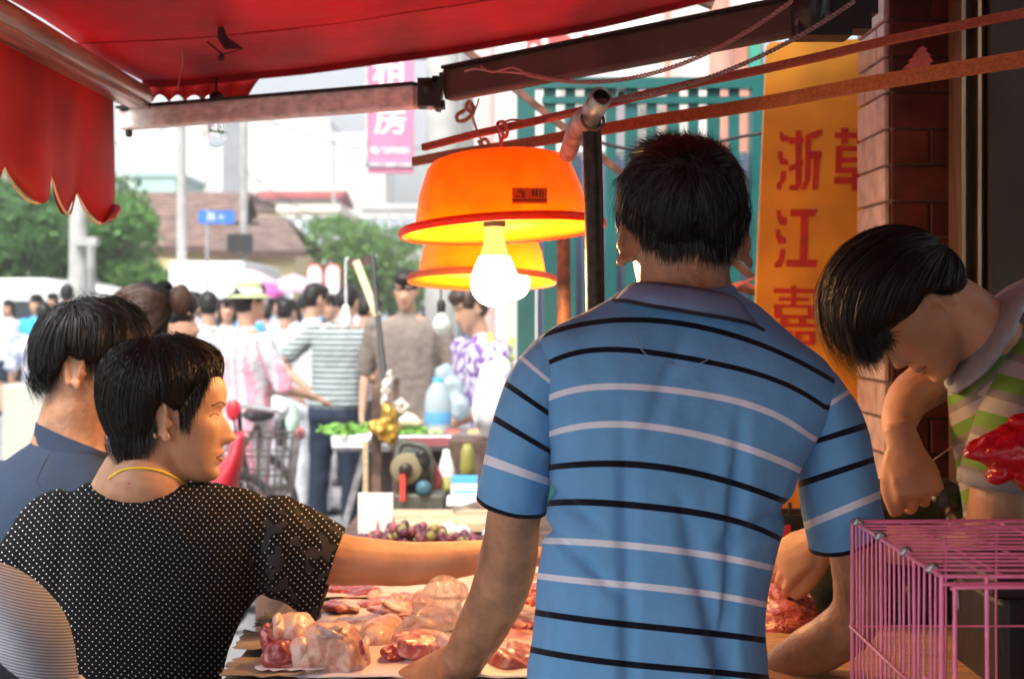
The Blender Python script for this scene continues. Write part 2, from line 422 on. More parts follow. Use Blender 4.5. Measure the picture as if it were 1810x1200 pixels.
def street_person(loc, yaw, H, label, top, bottom, hairm=None, arms='down', skirt=False, shorts=False, lean=0, build=1.0, hairk='short', skin=None, sleeves=.45,
                  hat=None, vox=.013, headturn=0, headdown=0, group='shoppers in the market street'):
    skin = skin or M['skin_far']; hairm = hairm or M['hair']
    root = empty('person', (0,0,0), label, 'person', group)
    R = Matrix.Rotation(-lean, 3, 'X'); hipz = .50*H; B = build
    def T(x, y, z): return Vector((0,0,hipz)) + R @ Vector((x, y, z-hipz))
    sh, sw = .815*H, .118*H*B; parts = []
    # legs
    lg = []
    for s in (-1, 1):
        hx = s*.055*H; fx = s*.065*H; st = .02*s
        parts.append(loft([(hx,0,hipz,.046*H*B,.05*H),(hx*1.05,.005,.38*H,.042*H*B,.046*H),(fx,0,.27*H,.029*H,.032*H),(fx,-.008+st,.17*H,.030*H,.033*H),(fx,-.01+st,.045*H,.019*H,.021*H)], seg=12))
        parts.append(loft([(fx,-.03+st,.025,.028,.022),(fx,.05+st,.022,.034,.02),(fx,.12+st,.018,.03,.014)], seg=10, hint=(0,0,1)))
    c0 = T(0,0,.50*H); c1 = T(0,.005,.62*H); c2 = T(0,0,.74*H); c3 = T(0,0,.81*H)
    parts.append(loft([(*c0,.085*H*B,.06*H),(*c1,.075*H*B,.055*H),(*c2,.092*H*B,.062*H),(*c3,.075*H,.045*H)], seg=16, hint=(0,1,0)))
    nk = T(0,-.005,.84*H); hc = T(0,.018+.05*headdown,.935*H-.02*headdown)
    parts.append(loft([(*T(0,0,.80*H),.045,.045),(*nk,.034*1.7*.9,.05),(*(hc-Vector((0,.02,.05))),.048,.052)], seg=12))
    fw = Vector((math.sin(headturn)*math.cos(headdown+lean*.6), math.cos(headturn)*math.cos(headdown+lean*.6), -math.sin(headdown+lean*.6)))
    HM = frame(fw, (0,0,1), hc); hs = .95*H/1.7
    parts += head(HM, hs, nseg=40)
    el, wr = {}, {}
    for s in (-1, 1):
        S0 = T(s*sw, 0, sh-.02)
        mode = arms if isinstance(arms, str) else arms[0 if s < 0 else 1]
        if mode == 'down': e = T(s*(sw+.045), -.03, .63*H); wv = T(s*(sw+.05), .05, .485*H)
        elif mode == 'hip': e = T(s*(sw+.20), -.08, .66*H); wv = T(s*(.10*H), .0, .555*H)
        elif mode == 'fold': e = T(s*(sw+.04), .04, .64*H); wv = T(s*.02, .20, .655*H)
        elif mode == 'fwd': e = T(s*(sw+.03), .10, .64*H); wv = T(s*(sw-.04), .33, .60*H)
        else: e = T(s*(sw+.05), .16, .70*H); wv = T(s*(.06), .22, .87*H)
        el[s], wr[s] = e, wv
        parts.append(loft([(*S0,.042,.042),(*((S0+e)/2),.036,.036),(*e,.030,.030)], seg=10))
        parts.append(loft([(*e,.030,.030),(*((e*2+wv)/3),.031,.031),(*wv,.020,.022)], seg=10))
        d = (wv-e).normalized(); up = Vector((s,.2,0)) if abs(d.z) > .7 else Vector((0,0,1))
        parts += hand(frame(d, up, wv), .95*H/1.7, side=-s if mode == 'down' else 1, seg=6)
    union('body', parts, skin, root, vox=vox*.85, sm=2)
    if vox <= .0145:
        ey = []
        for s in (-1, 1):
            ey += [ell((s*.031,.0865,.007), .008,.005,.0028, nu=8, nv=6), ell((s*.032,.0880,.031), .014,.003,.0018, nu=8, nv=6)]
        mk('eyes', *join([([HM @ (v*hs) for v in V_], F_) for V_, F_ in ey]), M['brow_far'], root.children[0])
        q = ell((0,.091,-.069), .021,.006,.006, nu=10, nv=6); mk('lips', [HM @ (v*hs) for v in q[0]], q[1], M['lip'], root.children[0])
    # garments
    g_ = .012
    b0 = T(0,0,.515*H if not skirt and top.name.startswith('grey_stripe') else .48*H); b1 = T(0,.0,.56*H)
    top_parts = [loft([(*b0,.098*H*B+g_,.07*H+g_),(*b1,.090*H*B+g_,.066*H+g_),(*T(0,.005,.64*H),.088*H*B+g_,.066*H+g_),(*T(0,0,.74*H),.103*H*B+g_,.07*H+g_),(*T(0,0,.80*H),.095*H*B+g_,.055*H+g_),(*T(0,-.005,.825*H),.050*H,.04*H)], seg=20, ex=2.3)]
    for s in (-1, 1):
        S0 = T(s*sw*.92, 0, sh-.02); e = el[s]; f = sleeves
        q = S0 + (e-S0)*min(1, f*1.7)
        pts = [(*S0,.056*B,.058),(*((S0+q)/2),.054*B,.056),(*q,.052*B,.054)]
        if sleeves > .9: pts = [(*S0,.056,.058),(*e,.042,.044),(*(e+(wr[s]-e)*.9),.033,.035)]
        top_parts.append(loft(pts, seg=14))
    def wr_fn(p, n): return .010*nz((p.x*1.2, p.y*1.2, p.z*.5), 14)+.005*nz(p, 30)
    union('shirt', top_parts, top, root, vox=vox, sm=2, fn=wr_fn)
    if skirt:
        pb = [loft([(0,0,.53*H,.095*H*B,.075*H),(0,0,.42*H,.115*H*B,.09*H),(0,0,.30*H,.12*H*B,.10*H)], seg=20)]
        union('skirt', pb, bottom, root, vox=vox, sm=2, fn=wr_fn)
    else:
        zb = .33*H if shorts else .05*H; pb = [loft([(0,0,.525*H,.088*H*B,.064*H),(0,0,.47*H,.100*H*B,.078*H)], seg=18, ex=2.3)]
        for s in (-1, 1):
            hx, fx, st = s*.052*H, s*.066*H, .02*s
            if shorts: pts = [(hx,0,.49*H,.056*H*B,.066*H),(hx*1.1,.003,.41*H,.055*H*B,.06*H),(hx*1.15,.003,zb,.056*H,.06*H)]
            else: pts = [(hx,0,.49*H,.055*H*B,.064*H),(hx*1.05,.004,.38*H,.050*H*B,.055*H),(fx,.002,.27*H,.042*H,.045*H),(fx,-.005+st,.14*H,.038*H,.042*H),(fx,-.005+st,zb,.037*H,.043*H)]
            pb.append(loft(pts, seg=14, cap=True))
        union('shorts' if shorts else 'trousers', pb, bottom, root, vox=vox, sm=2, fn=wr_fn)
    for s in (-1, 1):
        fx, st = s*.065*H, .02*s
        union('shoe', [loft([(fx,-.055+st,.034,.034,.030),(fx,.04+st,.036,.042,.030),(fx,.135+st,.026,.038,.02)], seg=12, hint=(0,0,1)), box((fx,.04+st,.008),(.07,.22,.014))], M['black'] if s else None, root, vox=vox, sm=2)
    # hair
    hp = [ell((0,-.012,.034), .083, .100, .094, nu=24, nv=14), ell((0,-.035,.0), .079, .078, .085, nu=20, nv=12), ell((0,.042,.076), .066, .060, .046, nu=16, nv=8), ell((0,.060,.066), .060,.040,.026, nu=16, nv=8), ell((.066,.012,.030), .014,.040,.034), ell((-.066,.012,.030), .014,.040,.034)]
    if hairk == 'long': hp += [loft([(0,-.05,.03,.082,.06),(0,-.07,-.08,.085,.045),(0,-.08,-.20,.075,.03)], seg=16), loft([(.074,.0,.03,.02,.045),(.078,-.005,-.12,.018,.03)], seg=10), loft([(-.074,.0,.03,.02,.045),(-.078,-.005,-.12,.018,.03)], seg=10)]
    if hairk == 'bun': hp += [ell((0,-.115,.06), .045,.045,.042, nu=16, nv=10), ell((.02,-.12,.09), .03,.03,.03)]
    if hairk == 'bob': hp += [ell((0,-.03,-.02), .088,.085,.095), ell((.07,.015,-.02), .018,.05,.07), ell((-.07,.015,-.02), .018,.05,.07)]
    hp = [([HM @ (v*hs) for v in V_], F_) for V_, F_ in hp]
    def face_open(p, n): return .003*nz((p.x,p.y,p.z*.3), 60)
    union('hair', hp, hairm, root, vox=min(vox, .009), sm=2, fn=face_open)
    if hat:
        hv, hf = lathe([(.001,.125),(.05,.125),(.075,.118),(.083,.10),(.088,.055),(.092,.045),(.115,.034),(.140,.026),(.145,.022),(.140,.020),(.125,.022),(.088,.035),(.080,.05)], (0,-.01,.0), seg=36)
        hv = [HM @ (v*hs) for v in hv]; h = mk('hat', hv, hf, hat, root)
        bv, bf = lathe([(.0895,.05),(.0905,.052),(.0895,.075),(.0885,.077)], (0,-.01,0), seg=36); mk('hat_band', [HM @ (v*hs) for v in bv], bf, M['white_cloth'], h)
    root.location = loc; root.rotation_euler = (0, 0, yaw)
    return root
# ================================================================ setting: ground
gm = mat('street_concrete', (.24,.24,.24), .85, var=(1.2,.18), bump=(40,.4,.004))
V, F = [], []
for j, y in enumerate((-400, -6, 0, 3, 8, 16, 40, 900)):
    for i, x in enumerate((-600, -12, -5, 0, 5, 12, 600)): V.append((x, y, 0))
for j in range(7):
    for i in range(6): a = j*7+i; F.append((a, a+1, a+8, a+7))
tag(mk('ground', V, F, gm, smooth=False), kind='structure')
side = mat('pavement', (.36,.34,.32), .85, var=(3,.2), bump=(60,.4,.003))
tag(bevbox('pavement', (5.75, 16, .06), (9, 30, .12), side, bw=.02), kind='structure')

# ================================================================ far buildings
def building(label, cx, y, wd, dp, z1, col, winrows=0, wincols=0, wcol=(.35,.42,.46), roof=None, z0=0, cat='building', name='building', wsize=(.9,1.2), balc=False):
    wm = mat('render_wall', col, .85, var=(.6,.12), bump=(8,.3,.01)); gl = mat('window_glass', wcol if y < 100 else (.55,.58,.60), .4, spec=.4)  # far panes lightened: distance haze put into the glass colour
    t = empty(name, (cx, y+dp/2, 0), label, cat)
    mk('wall', *box((cx, y+dp/2, (z1+z0)/2), (wd, dp, z1-z0)), wm, t, smooth=False)
    if winrows:
        for r in range(winrows):
            for c in range(wincols):
                wx = cx-wd/2+(c+.5)*wd/wincols; wz = z0+(r+.55)*(z1-z0)/winrows
                f_ = mk('window', *join([box((wx, y-.02, wz+s*wsize[1]/2), (wsize[0]+.16, .14, .08)) for s in (-1,1)]+[box((wx+s*wsize[0]/2, y-.025, wz), (.07, .13, wsize[1])) for s in (-1,1)]), M['white'], t, smooth=False)
                mk('pane', *box((wx, y-.006, wz), (wsize[0], .03, wsize[1])), gl, f_, smooth=False)
            if balc: mk('balcony', *box((cx, y-.45, z0+(r+.12)*(z1-z0)/winrows), (wd*.9, .9, .9)), M['white'], t, smooth=False)
    if roof: roof(t, cx, y, wd, dp, z1)
    else: mk('parapet', *box((cx, y+dp/2, z1+.15), (wd+.3, dp+.3, .3)), wm, t, smooth=False)
    return t
def tiled(colr, rise, over=.4, rows=14, axis='x', hip=0):
    def f(t, cx, y, wd, dp, z1):
        rm = mat('roof_tiles', colr, .8, var=(2.5,.35), bump=(12,.5,.02)); V, F = [], []
        parts = []
        for side_ in (0, 1):
            for r in range(rows):
                f0, f1 = r/rows, (r+1)/rows
                if axis == 'x':   # ridge along x, slope faces camera and back
                    y0, y1 = (y-over)+(dp/2+over)*f0, (y-over)+(dp/2+over)*f1
                    if side_: y0, y1 = 2*(y+dp/2)-y0, 2*(y+dp/2)-y1
                    a = wd/2+over; h0, h1 = hip*f0, hip*f1
                    z0_, z1_ = z1+rise*f0, z1+rise*f1
                    q = [(cx-a+h0, y0, z0_+.07), (cx+a-h0, y0, z0_+.07), (cx+a-h1, y1, z1_+.02), (cx-a+h1, y1, z1_+.02), (cx-a+h0, y0, z0_-.03), (cx+a-h0, y0, z0_-.03)]
                else:             # ridge along y (gable faces camera)
                    x0, x1 = (wd/2+over)*(1-f0), (wd/2+over)*(1-f1); s = -1 if side_ else 1
                    z0_, z1_ = z1+rise*f0, z1+rise*f1; ya, yb = y-over, y+dp+over
                    q = [(cx+s*x0, ya, z0_+.07), (cx+s*x0, yb, z0_+.07), (cx+s*x1, yb, z1_+.02), (cx+s*x1, ya, z1_+.02), (cx+s*x0, ya, z0_-.05), (cx+s*x0, yb, z0_-.05)]
                parts.append((q, [(0,1,2,3), (0,4,5,1), (4,3,2,5), (0,3,4), (1,5,2)]))
        o = mk('roof', *join(parts), rm, t, smooth=False)
        wm = t.children[0].data.materials[0]
        if axis == 'y': [mk('gable', [(cx-wd/2, yy, z1-.01), (cx+wd/2, yy, z1-.01), (cx, yy, z1+rise*.95)], [(0,1,2)], wm, t, smooth=False) for yy in (y+.01, y+dp)]
        elif not hip:
            [mk('gable', [(xx, y, z1), (xx, y+dp, z1), (xx, y+dp/2, z1+rise*.9)], [(0,1,2)], wm, t, smooth=False) for xx in (cx-wd/2, cx+wd/2)]
        if rise < 5: mk('fascia', *box((cx, y-over-.03, z1-.06), (wd+2*over, .05, .18)), M['arm_brown'], t, smooth=False)
    return f
def X(px, Y): return (px-CX)*Y/FPX
def Z(py, Y): return EYE+(HY-py)*Y/FPX
yel = (.62,.52,.30)
building('long low cream house with brown tiled roof behind the concrete poles', X(288,42), 42, X(400,42)-X(190,42), 5, Z(438,42), yel, 1, 4, roof=tiled((.20,.13,.11), Z(362,44)-Z(438,44)+.5))
building('small cream house with brown hipped roof, right of the blue street sign', X(455,40), 40, X(520,40)-X(388,40), 5, Z(446,40), yel, 1, 2, roof=tiled((.21,.15,.13), Z(395,42)-Z(446,42)+.3, hip=1.1))
building('tall yellow gabled house behind the low tiled roofs', X(440,62), 62, X(505,62)-X(375,62), 9, Z(375,62), (.66,.56,.34), 2, 3, roof=tiled((.30,.22,.20), Z(342,62)-Z(375,62), axis='y'))
building('cream house with grey window bands, right of the yellow gable', X(545,60), 60, X(590,60)-X(490,60), 8, Z(375,60), (.70,.66,.55), 3, 3)
building('white terrace with bright red roof in two spans', X(520,90), 90, X(590,90)-X(450,90), 8, Z(352,90), (.72,.70,.68), 2, 5, roof=tiled((.42,.10,.10), Z(330,90)-Z(352,90)))
building('flat pale green office block left of the concrete pole', X(272,85), 85, X(312,85)-X(236,85), 8, Z(312,85), (.36,.52,.48), 2, 3)
building('pale white high-rise with dark upper windows on the left', X(300,140), 140, X(400,140)-X(215,140), 14, Z(150,140), (.74,.74,.75), 12, 6, balc=False)
building('pale tower block of many floors in the middle distance', X(500,190), 190, X(585,190)-X(420,190), 16, Z(215,190), (.76,.74,.73), 12, 6)
building('distant cream tower left of the pink banner', X(630,170), 170, X(690,170)-X(588,170), 14, Z(240,170), (.72,.70,.66), 11, 5)
building('grey shop block beyond the green treetop', X(700,80), 80, X(760,80)-X(640,80), 10, Z(370,80), (.52,.50,.48), 3, 5)
building('long dim wall and shed under the trees on the left', X(95,48), 48, X(190,48)-X(20,48), 4, Z(450,48), (.45,.40,.36), 1, 3, cat='shed', name='shed')
building('yellow low annexe below the brown roof', X(250,37), 37, X(300,37)-X(190,37), 3, Z(478,37), (.66,.56,.28), 0, 0, cat='annexe', name='annexe')

# ---- trees
leafm = [mat('foliage_dark', (.075,.18,.05), .6, var=(3,.4), trans=.35), mat('foliage_mid', (.10,.24,.055), .6, var=(3,.4), trans=.35), mat('foliage_light', (.14,.27,.06), .6, var=(3,.35), trans=.35)]
bark = mat('bark', (.10,.075,.055), .9, bump=(30,.7,.02))
def tree(label, x, y, h, r, mi, n=3500, seed=1, cz=.62, leaf=.30):
    rnd = random.Random(seed); t = empty('street_tree', (x, y, 0), label, 'tree', 'trees along the street')
    tp = [tube([(x,y,0),(x+.1,y,h*.3),(x-.05,y,h*.62)], .16, seg=10)]
    cl = []
    for i in range(13):
        a = rnd.uniform(0, 6.28); q = rnd.uniform(.2, .78)*r; c = Vector((x+q*math.cos(a), y+q*math.sin(a)*.8, h*cz+rnd.uniform(-.42,.40)*h*(1-cz)*1.7)); cl.append((c, rnd.uniform(.32,.55)*r))
        tp.append(tube([(x,y,h*.4),(*((Vector((x,y,h*.5))+c)/2+Vector((0,0,.2))),),(*c,)], .05, seg=6))
    mk('trunk', *join(tp), bark, t)
    V, F = [], []
    for i in range(n):
        c, rr = rnd.choice(cl); d = Vector((rnd.gauss(0,1), rnd.gauss(0,1), rnd.gauss(0,1))).normalized()*rr*rnd.uniform(.55,1.12)**.7
        p = c+Vector((d.x, d.y, d.z*.8)); u = Vector((rnd.gauss(0,1), rnd.gauss(0,1), rnd.gauss(0,1))).normalized(); v = u.orthogonal().normalized(); s = leaf*rnd.uniform(.4,1)
        b = len(V); V += [p-u*s*.5, p+v*s*.25, p+u*s*.5, p-v*s*.25]; F.append((b,b+1,b+2,b+3))
    o = mk('crown', V, F, leafm[mi], t, smooth=False); o.data.materials.append(leafm[(mi+1) % 3])
    for i, p in enumerate(o.data.polygons): p.material_index = 1 if (i*7919) % 5 == 0 else 0
    return t
tree('big dark green tree at the left edge, above the white van', X(20,30), 30, Z(290,30), 2.1, 0, 5000, 3)
tree('dark tree directly behind the pair of concrete posts', X(120,34), 34, Z(300,34), 2.0, 0, 4500, 4)
tree('paler green tree right of the concrete posts, before the low house', X(195,31), 31, Z(335,31), 1.25, 1, 3000, 5)
tree('bright green round treetop left of the orange lamps', X(625,45), 45, Z(372,45), 1.9, 2, 4000, 6)
tree('loose light green tree behind the young man in the taupe shirt', X(690,48), 48, Z(395,48), 1.7, 1, 3000, 8)

# ---- poles and street furniture
conc = mat('concrete_pole', (.40,.40,.38), .85, var=(5,.2), bump=(40,.4,.003))
def pole(label, px, Y, r, top, name='utility_pole', extra=None):
    t = empty(name, (X(px,Y), Y, 0), label, 'pole')
    mk('shaft', *loft([(X(px,Y),Y,0,r*1.2,r*1.2),(X(px,Y),Y,top*.5,r,r),(X(px,Y),Y,top,r*.8,r*.8)], seg=16, hint=(0,1,0)), conc, t)
    if extra: extra(t, X(px,Y), Y)
    return t
def xbox(t, x, Y):
    mk('transformer_box', *box((x-.03, Y-.3, Z(432,Y)), (.5,.4,.42)), M['black'], t, smooth=False)
    mk('bracket', *join([box((x, Y-.15, Z(470,Y)), (.75,.5,.10)), box((x, Y, Z(395,Y)), (.7,.08,.08))]), M['dark_pipe'], t, smooth=False)
def xarm(t, x, Y):
    mk('cross_arm', *box((x+.02, Y, 7.2), (1.6,.1,.12)), conc, t, smooth=False)
    for k in (-.7,-.3,.3,.7): mk('insulator', *ell((x+k, Y, 7.33), .05,.05,.09), M['white'], t)
pole('tall thin concrete pole before the brown tiled roof', 321, 30, .10, 8.5, extra=xarm)
pole('concrete pole carrying a dark transformer box', 431, 32, .085, 8.8, extra=xbox)
def clampbox(t, x, Y):
    mk('cross_box', *box((x+.16, Y-.1, Z(428,Y)), (.30,.2,.12)), conc, t, smooth=False)
pole('thick pale concrete post under the red valance', 138, 20, .125, 4.2, extra=clampbox)
pole('short pale post joined to the thick concrete post', 160, 20.6, .085, Z(437,20.6), name='short_post')
pole('far thin grey lamp pole left of the yellow gable', 365, 55, .06, 7.5, name='lamp_pole')
pole('far thin pole in front of the cream high-rise', 590, 60, .07, 9, name='lamp_pole')
# overhead wires
wm_ = mat('cable', (.05,.05,.05), .7)
for i, (a, b, sag) in enumerate((((321,206),(431,190),12), ((431,190),(760,260),30), ((321,215),(100,250),20), ((431,300),(700,420),26))):
    pts = [P(a[0]+(b[0]-a[0])*t, a[1]+(b[1]-a[1])*t+sag*4*t*(1-t), 30+1*t) for t in [k/8 for k in range(9)]]
    tag(mk('overhead_wire', *tube(pts, .012, seg=5), wm_), ['overhead wire between the two tall concrete poles','overhead wire running from the transformer pole to the fat grey column','overhead wire running left from the tall thin pole under the awning','lower overhead wire running down right from the transformer pole'][i], 'wire', 'overhead wires between the poles')
# street sign
bl = mat('sign_blue', (.02,.16,.62), .4, var=(5,.15))
t = empty('street_name_sign', (X(383,27), 27, 0), 'blue street name sign on a thin post in the middle distance', 'street sign')
mk('panel', *box((X(383,27), 27, Z(384,27)), (.68,.04,.24)), bl, t, smooth=False)
mk('post', *tube([(X(365,27),27.06,0),(X(365,27),27.06,Z(372,27))], .03), M['steel'], t)
def text(s, size, m, name, parent, loc, rot, bold=.0, ext=.001, label=None, sx=1):
    c = bpy.data.curves.new(name, 'FONT'); c.body = s; c.size = size; c.align_x = 'CENTER'; c.align_y = 'CENTER'; c.offset = bold; c.extrude = ext
    o = bpy.data.objects.new(name, c); COL.objects.link(o); o.data.materials.append(m); o.location = loc; o.rotation_euler = rot; o.scale = (sx,1,1)
    dg = bpy.context.evaluated_depsgraph_get(); dg.update()
    me = bpy.data.meshes.new_from_object(o.evaluated_get(dg)); mw = Matrix.LocRotScale(o.location, o.rotation_euler, o.scale)
    me.transform(mw); bpy.data.objects.remove(o); me.materials.clear()
    return link(name, me, m, parent, label)
FR = (math.radians(90), 0, 0)
text('路 ←', .17, M['white'], 'lettering', t, (X(383,27), 26.975, Z(384,27)), FR)
# white advertising van / truck
whm = mat('van_paint', (.78,.78,.78), .3, var=(2,.05), coat=.4); tyre = mat('tyre', (.02,.02,.02), .8, bump=(40,.4,.005)); glass = mat('dark_glass', (.03,.04,.05), .1, spec=.8)
def wheel_(c, r, parent, wd=.2):
    Mx = Matrix.Rotation(math.pi/2, 3, 'Y') 
    w0 = mk('wheel', *lathe([(r*.55,-wd*.4),(r*.8,-wd/2),(r,-wd*.3),(r,wd*.3),(r*.8,wd/2),(r*.55,wd*.4)], c, 28, Mx), tyre, parent)
    mk('rim', *lathe([(.001,-wd*.3),(r*.3,-wd*.35),(r*.55,-wd*.42),(r*.55,wd*.42),(r*.3,wd*.35),(.001,wd*.3)], c, 20, Mx), M['steel'], w0)
def van(label, px, Y, wd, ht, L, name, cat, boxy=False):
    x = X(px, Y); t = empty(name, (x, Y+L/2, 0), label, cat)
    if boxy:
        bevbox('cargo_box', (x, Y+L/2, .9+(ht-.9)/2), (wd, L, ht-.9), whm, t, bw=.04)
        mk('chassis', *box((x, Y+L/2, .72), (wd*.6, L, .3)), M['black'], t, smooth=False)
        for s in (-1,1): mk('tail_light', *box((x+s*wd*.4, Y-.03, .8), (.25,.06,.12)), mat('red_lamp', (.4,.02,.02), .3), t, smooth=False)
        mk('door_seam', *box((x, Y-.008, .9+(ht-.9)/2), (.03,.02,ht-1.1)), M['steel'], t, smooth=False)
    else:
        # side profile of a small van, seen from its long side (length along x)
        pr = [(-L/2,.35),(-L/2,1.0),(-L/2+.12,1.65),(-L/2+.35,ht-.08),(-L/2+.8,ht),(L/2-1.15,ht),(L/2-.75,ht-.12),(L/2-.2,1.12),(L/2,.95),(L/2,.35)]
        V = [(x+a, Y+s, z) for s in (0,.08,wd-.08,wd) for a, z in [(p[0]*(1 if s in (.08,wd-.08) else .985), p[1] if s in (.08,wd-.08) else .35+(p[1]-.35)*.97) for p in pr]]
        n = len(pr); F = [tuple(range(n))[::-1], tuple(range(3*n,4*n))]
        for k in range(3):
            for i in range(n): F.append((k*n+i, k*n+(i+1) % n, (k+1)*n+(i+1) % n, (k+1)*n+i))
        mk('body', V, F, whm, t, smooth=False)
        for a, b_ in ((-L/2+.45,-L/2+1.4), (-L/2+1.5,-L/2+2.5), (-L/2+2.6,L/2-.75)):
            mk('window', *box((x+(a+b_)/2, Y-.0, 1.42), (b_-a-.06, .05, .45)), glass, t, smooth=False)
        for s in (-1,1):
            c = (x+s*L*.31, Y+.1, .33); R_ = Matrix.Rotation(math.pi/2, 3, 'X')
            w0 = mk('wheel', *lathe([(.001,-.09),(.2,-.1),(.3,-.1),(.33,-.06),(.33,.06),(.3,.1),(.2,.1),(.001,.09)], c, 24, R_), tyre, t)
    return t
van('white boxy delivery truck parked before the cream house', 365, 29, X(432,29)-X(298,29), Z(462,29), 4.5, 'delivery_truck', 'truck', True)
van('small white van parked under the trees at the left', 25, 25, 1.6, Z(492,25), 3.4, 'parked_van', 'van')
van('second white van half hidden behind the shoppers', 120, 27, 1.6, Z(500,27), 3.0, 'parked_van', 'van')
# pink umbrellas / parasols
pk = mat('pink_fabric', (.75,.16,.52), .7, trans=.35, bump=(10,.4,.02)); pk2 = mat('pale_pink_fabric', (.8,.55,.68), .7, trans=.3)
def parasol(label, px, py, Y, r, m):
    x, z = X(px,Y), Z(py,Y); t = empty('parasol', (x, Y, 0), label, 'parasol', 'parasols over the far stalls'); V, F = [], []
    mk('canopy', *lathe([(.02,r*.42),(r*.3,r*.34),(r*.65,r*.18),(r,-.02),(r*1.0,-.10),(r*.985,-.10)], (x,Y,z), 8), m, t, smooth=False)
    mk('pole', *tube([(x,Y,0),(x,Y,z+r*.4)], .02), M['steel'], t)
parasol('bright magenta parasol above the straw hat', 462, 515, 20, .33, pk)
parasol('pale pink parasol behind the magenta one', 440, 498, 26, .55, pk2)
parasol('pale pink parasol near the red-edged boards', 520, 508, 28, .6, pk2)
# arched boards
rd = mat('red_paint', (.60,.05,.04), .5); rdl = mat('sign_red', (.55,.09,.08), .6, var=(5,.15))
for i, px in enumerate((556, 588)):
    Y = 22; x = X(px,Y); zt = Z(466,Y); zb = .9; wv = .24; t = empty('arched_board', (x, Y, 0), ('left' if i == 0 else 'right')+' one of two white arched boards edged in red', 'sign board', 'arched boards')
    def arch(ww, off, dy): 
        pts = [(x-ww/2, zb)] + [(x+ww/2*math.cos(a)*-1, zt-ww*.5-off+ww/2*math.sin(a)*1.0) for a in [math.pi*k/12 for k in range(13)]] + [(x+ww/2, zb)]
        n = len(pts); V = [(a, Y+dy, b) for a, b in pts]+[(a, Y+dy+.05, b) for a, b in pts]
        return V, [tuple(range(n)), tuple(range(2*n-1, n-1, -1))]+[(k, k+n, (k+1) % n+n, (k+1) % n) for k in range(n)]
    mk('edge', *arch(wv, 0, 0), rd, t, smooth=False); mk('face', *arch(wv*.82, .03, -.02), M['white'], t, smooth=False)
    mk('leg', *box((x,Y+.1,.45), (.05,.05,.9)), M['steel'], t, smooth=False)

# ---- pink banner
pinkm = mat('banner_pink', (.60,.20,.34), .6, var=(3,.1))
Yb = 11.0; t = empty('hanging_banner', (X(692,Yb), Yb, 0), 'tall pink shop banner with white characters hung over the street', 'banner')
mk('panel', *box((X(691,Yb), Yb, (Z(92,Yb)+Z(290,Yb))/2), (X(731,Yb)-X(651,Yb), .08, Z(60,Yb)-Z(290,Yb))), pinkm, t, smooth=False)
mk('rim', *join([box((X(691,Yb), Yb, Z(293,Yb)), (X(733,Yb)-X(649,Yb), .12, .03)), box((X(649,Yb), Yb, Z(180,Yb)), (.02,.12,Z(65,Yb)-Z(295,Yb)))]), M['steel'], t, smooth=False)
mk('bracket', *box((X(760,Yb), Yb+.02, Z(100,Yb)), (.35,.04,.04)), M['dark_pipe'], t, smooth=False)
text('租', .27, M['white'], 'lettering', t, (X(690,Yb), Yb-.045, Z(133,Yb)), FR, bold=.0025)
text('房', .27, M['white'], 'lettering', t, (X(692,Yb), Yb-.045, Z(215,Yb)), FR, bold=.0025)
text('电:62370021', .06, M['white'], 'lettering', t, (X(691,Yb), Yb-.045, Z(268,Yb)), FR, bold=.002)

# ---- street wall with big utility pole beyond the green fence
pole('fat grey street column behind the elbow of the awning arm', 783, 9, .105, 6, name='street_column')
pole('slim white downpipe column right of the fat grey column', 826, 9.4, .045, 6, name='downpipe_column')
crm = mat('cream_wall', (.60,.60,.56), .8, var=(1,.15), bump=(20,.3,.004))
t = empty('shop_house', (2.5, 14, 0), 'pale shop house with salmon columns and green windows behind the green fence', 'building')
mk('wall', *box((X(1075,12.5)+1.2, 13.6, 3.2), (5.4, 2, 6.4)), crm, t, smooth=False)
salm = mat('salmon_plaster', (.62,.27,.20), .8, var=(2,.15)); grn = mat('green_shutter', (.03,.28,.20), .5)
def vbar(name, px0, px1, py0, py1, Y, th, m, label=None):
    return mk(name, *box(((X(px0,Y)+X(px1,Y))/2, Y+th/2, (Z(py0,Y)+Z(py1,Y))/2), (X(px1,Y)-X(px0,Y), th, Z(py0,Y)-Z(py1,Y))), m, t, smooth=False, label=label)
mk('column', *loft([(X(1272,12),12,0,.085,.085),(X(1272,12),12,5,.085,.085)], seg=20, hint=(0,1,0)), salm, t)
mk('column', *loft([(X(862,12),12,0,.06,.06),(X(862,12),12,5,.06,.06)], seg=20, hint=(0,1,0)), mat('pink_column', (.72,.42,.40), .7), t)
vbar('wall_panel', 1296, 1348, 20, 420, 12.4, .1, salm)
vbar('window', 1325, 1345, 70, 150, 12.3, .12, grn); vbar('window', 1325, 1345, 180, 290, 12.3, .12, grn)
vbar('downpipe', 1176, 1186, -80, 420, 12.3, .06, salm); vbar('door', 1090, 1130, 150, 420, 12.4, .1, mat('grey_door', (.22,.22,.23), .5))
vbar('lintel', 990, 1180, 160, 180, 12.4, .12, mat('lintel_grey', (.38,.36,.34), .6)); vbar('wall_panel', 1120, 1175, 260, 420, 12.38, .1, mat('brick_pink', (.45,.20,.17), .8))
vbar('sign_panel', 1350, 1530, 0, 110, 12.3, .08, mat('pale_blue_panel', (.30,.45,.55), .5))
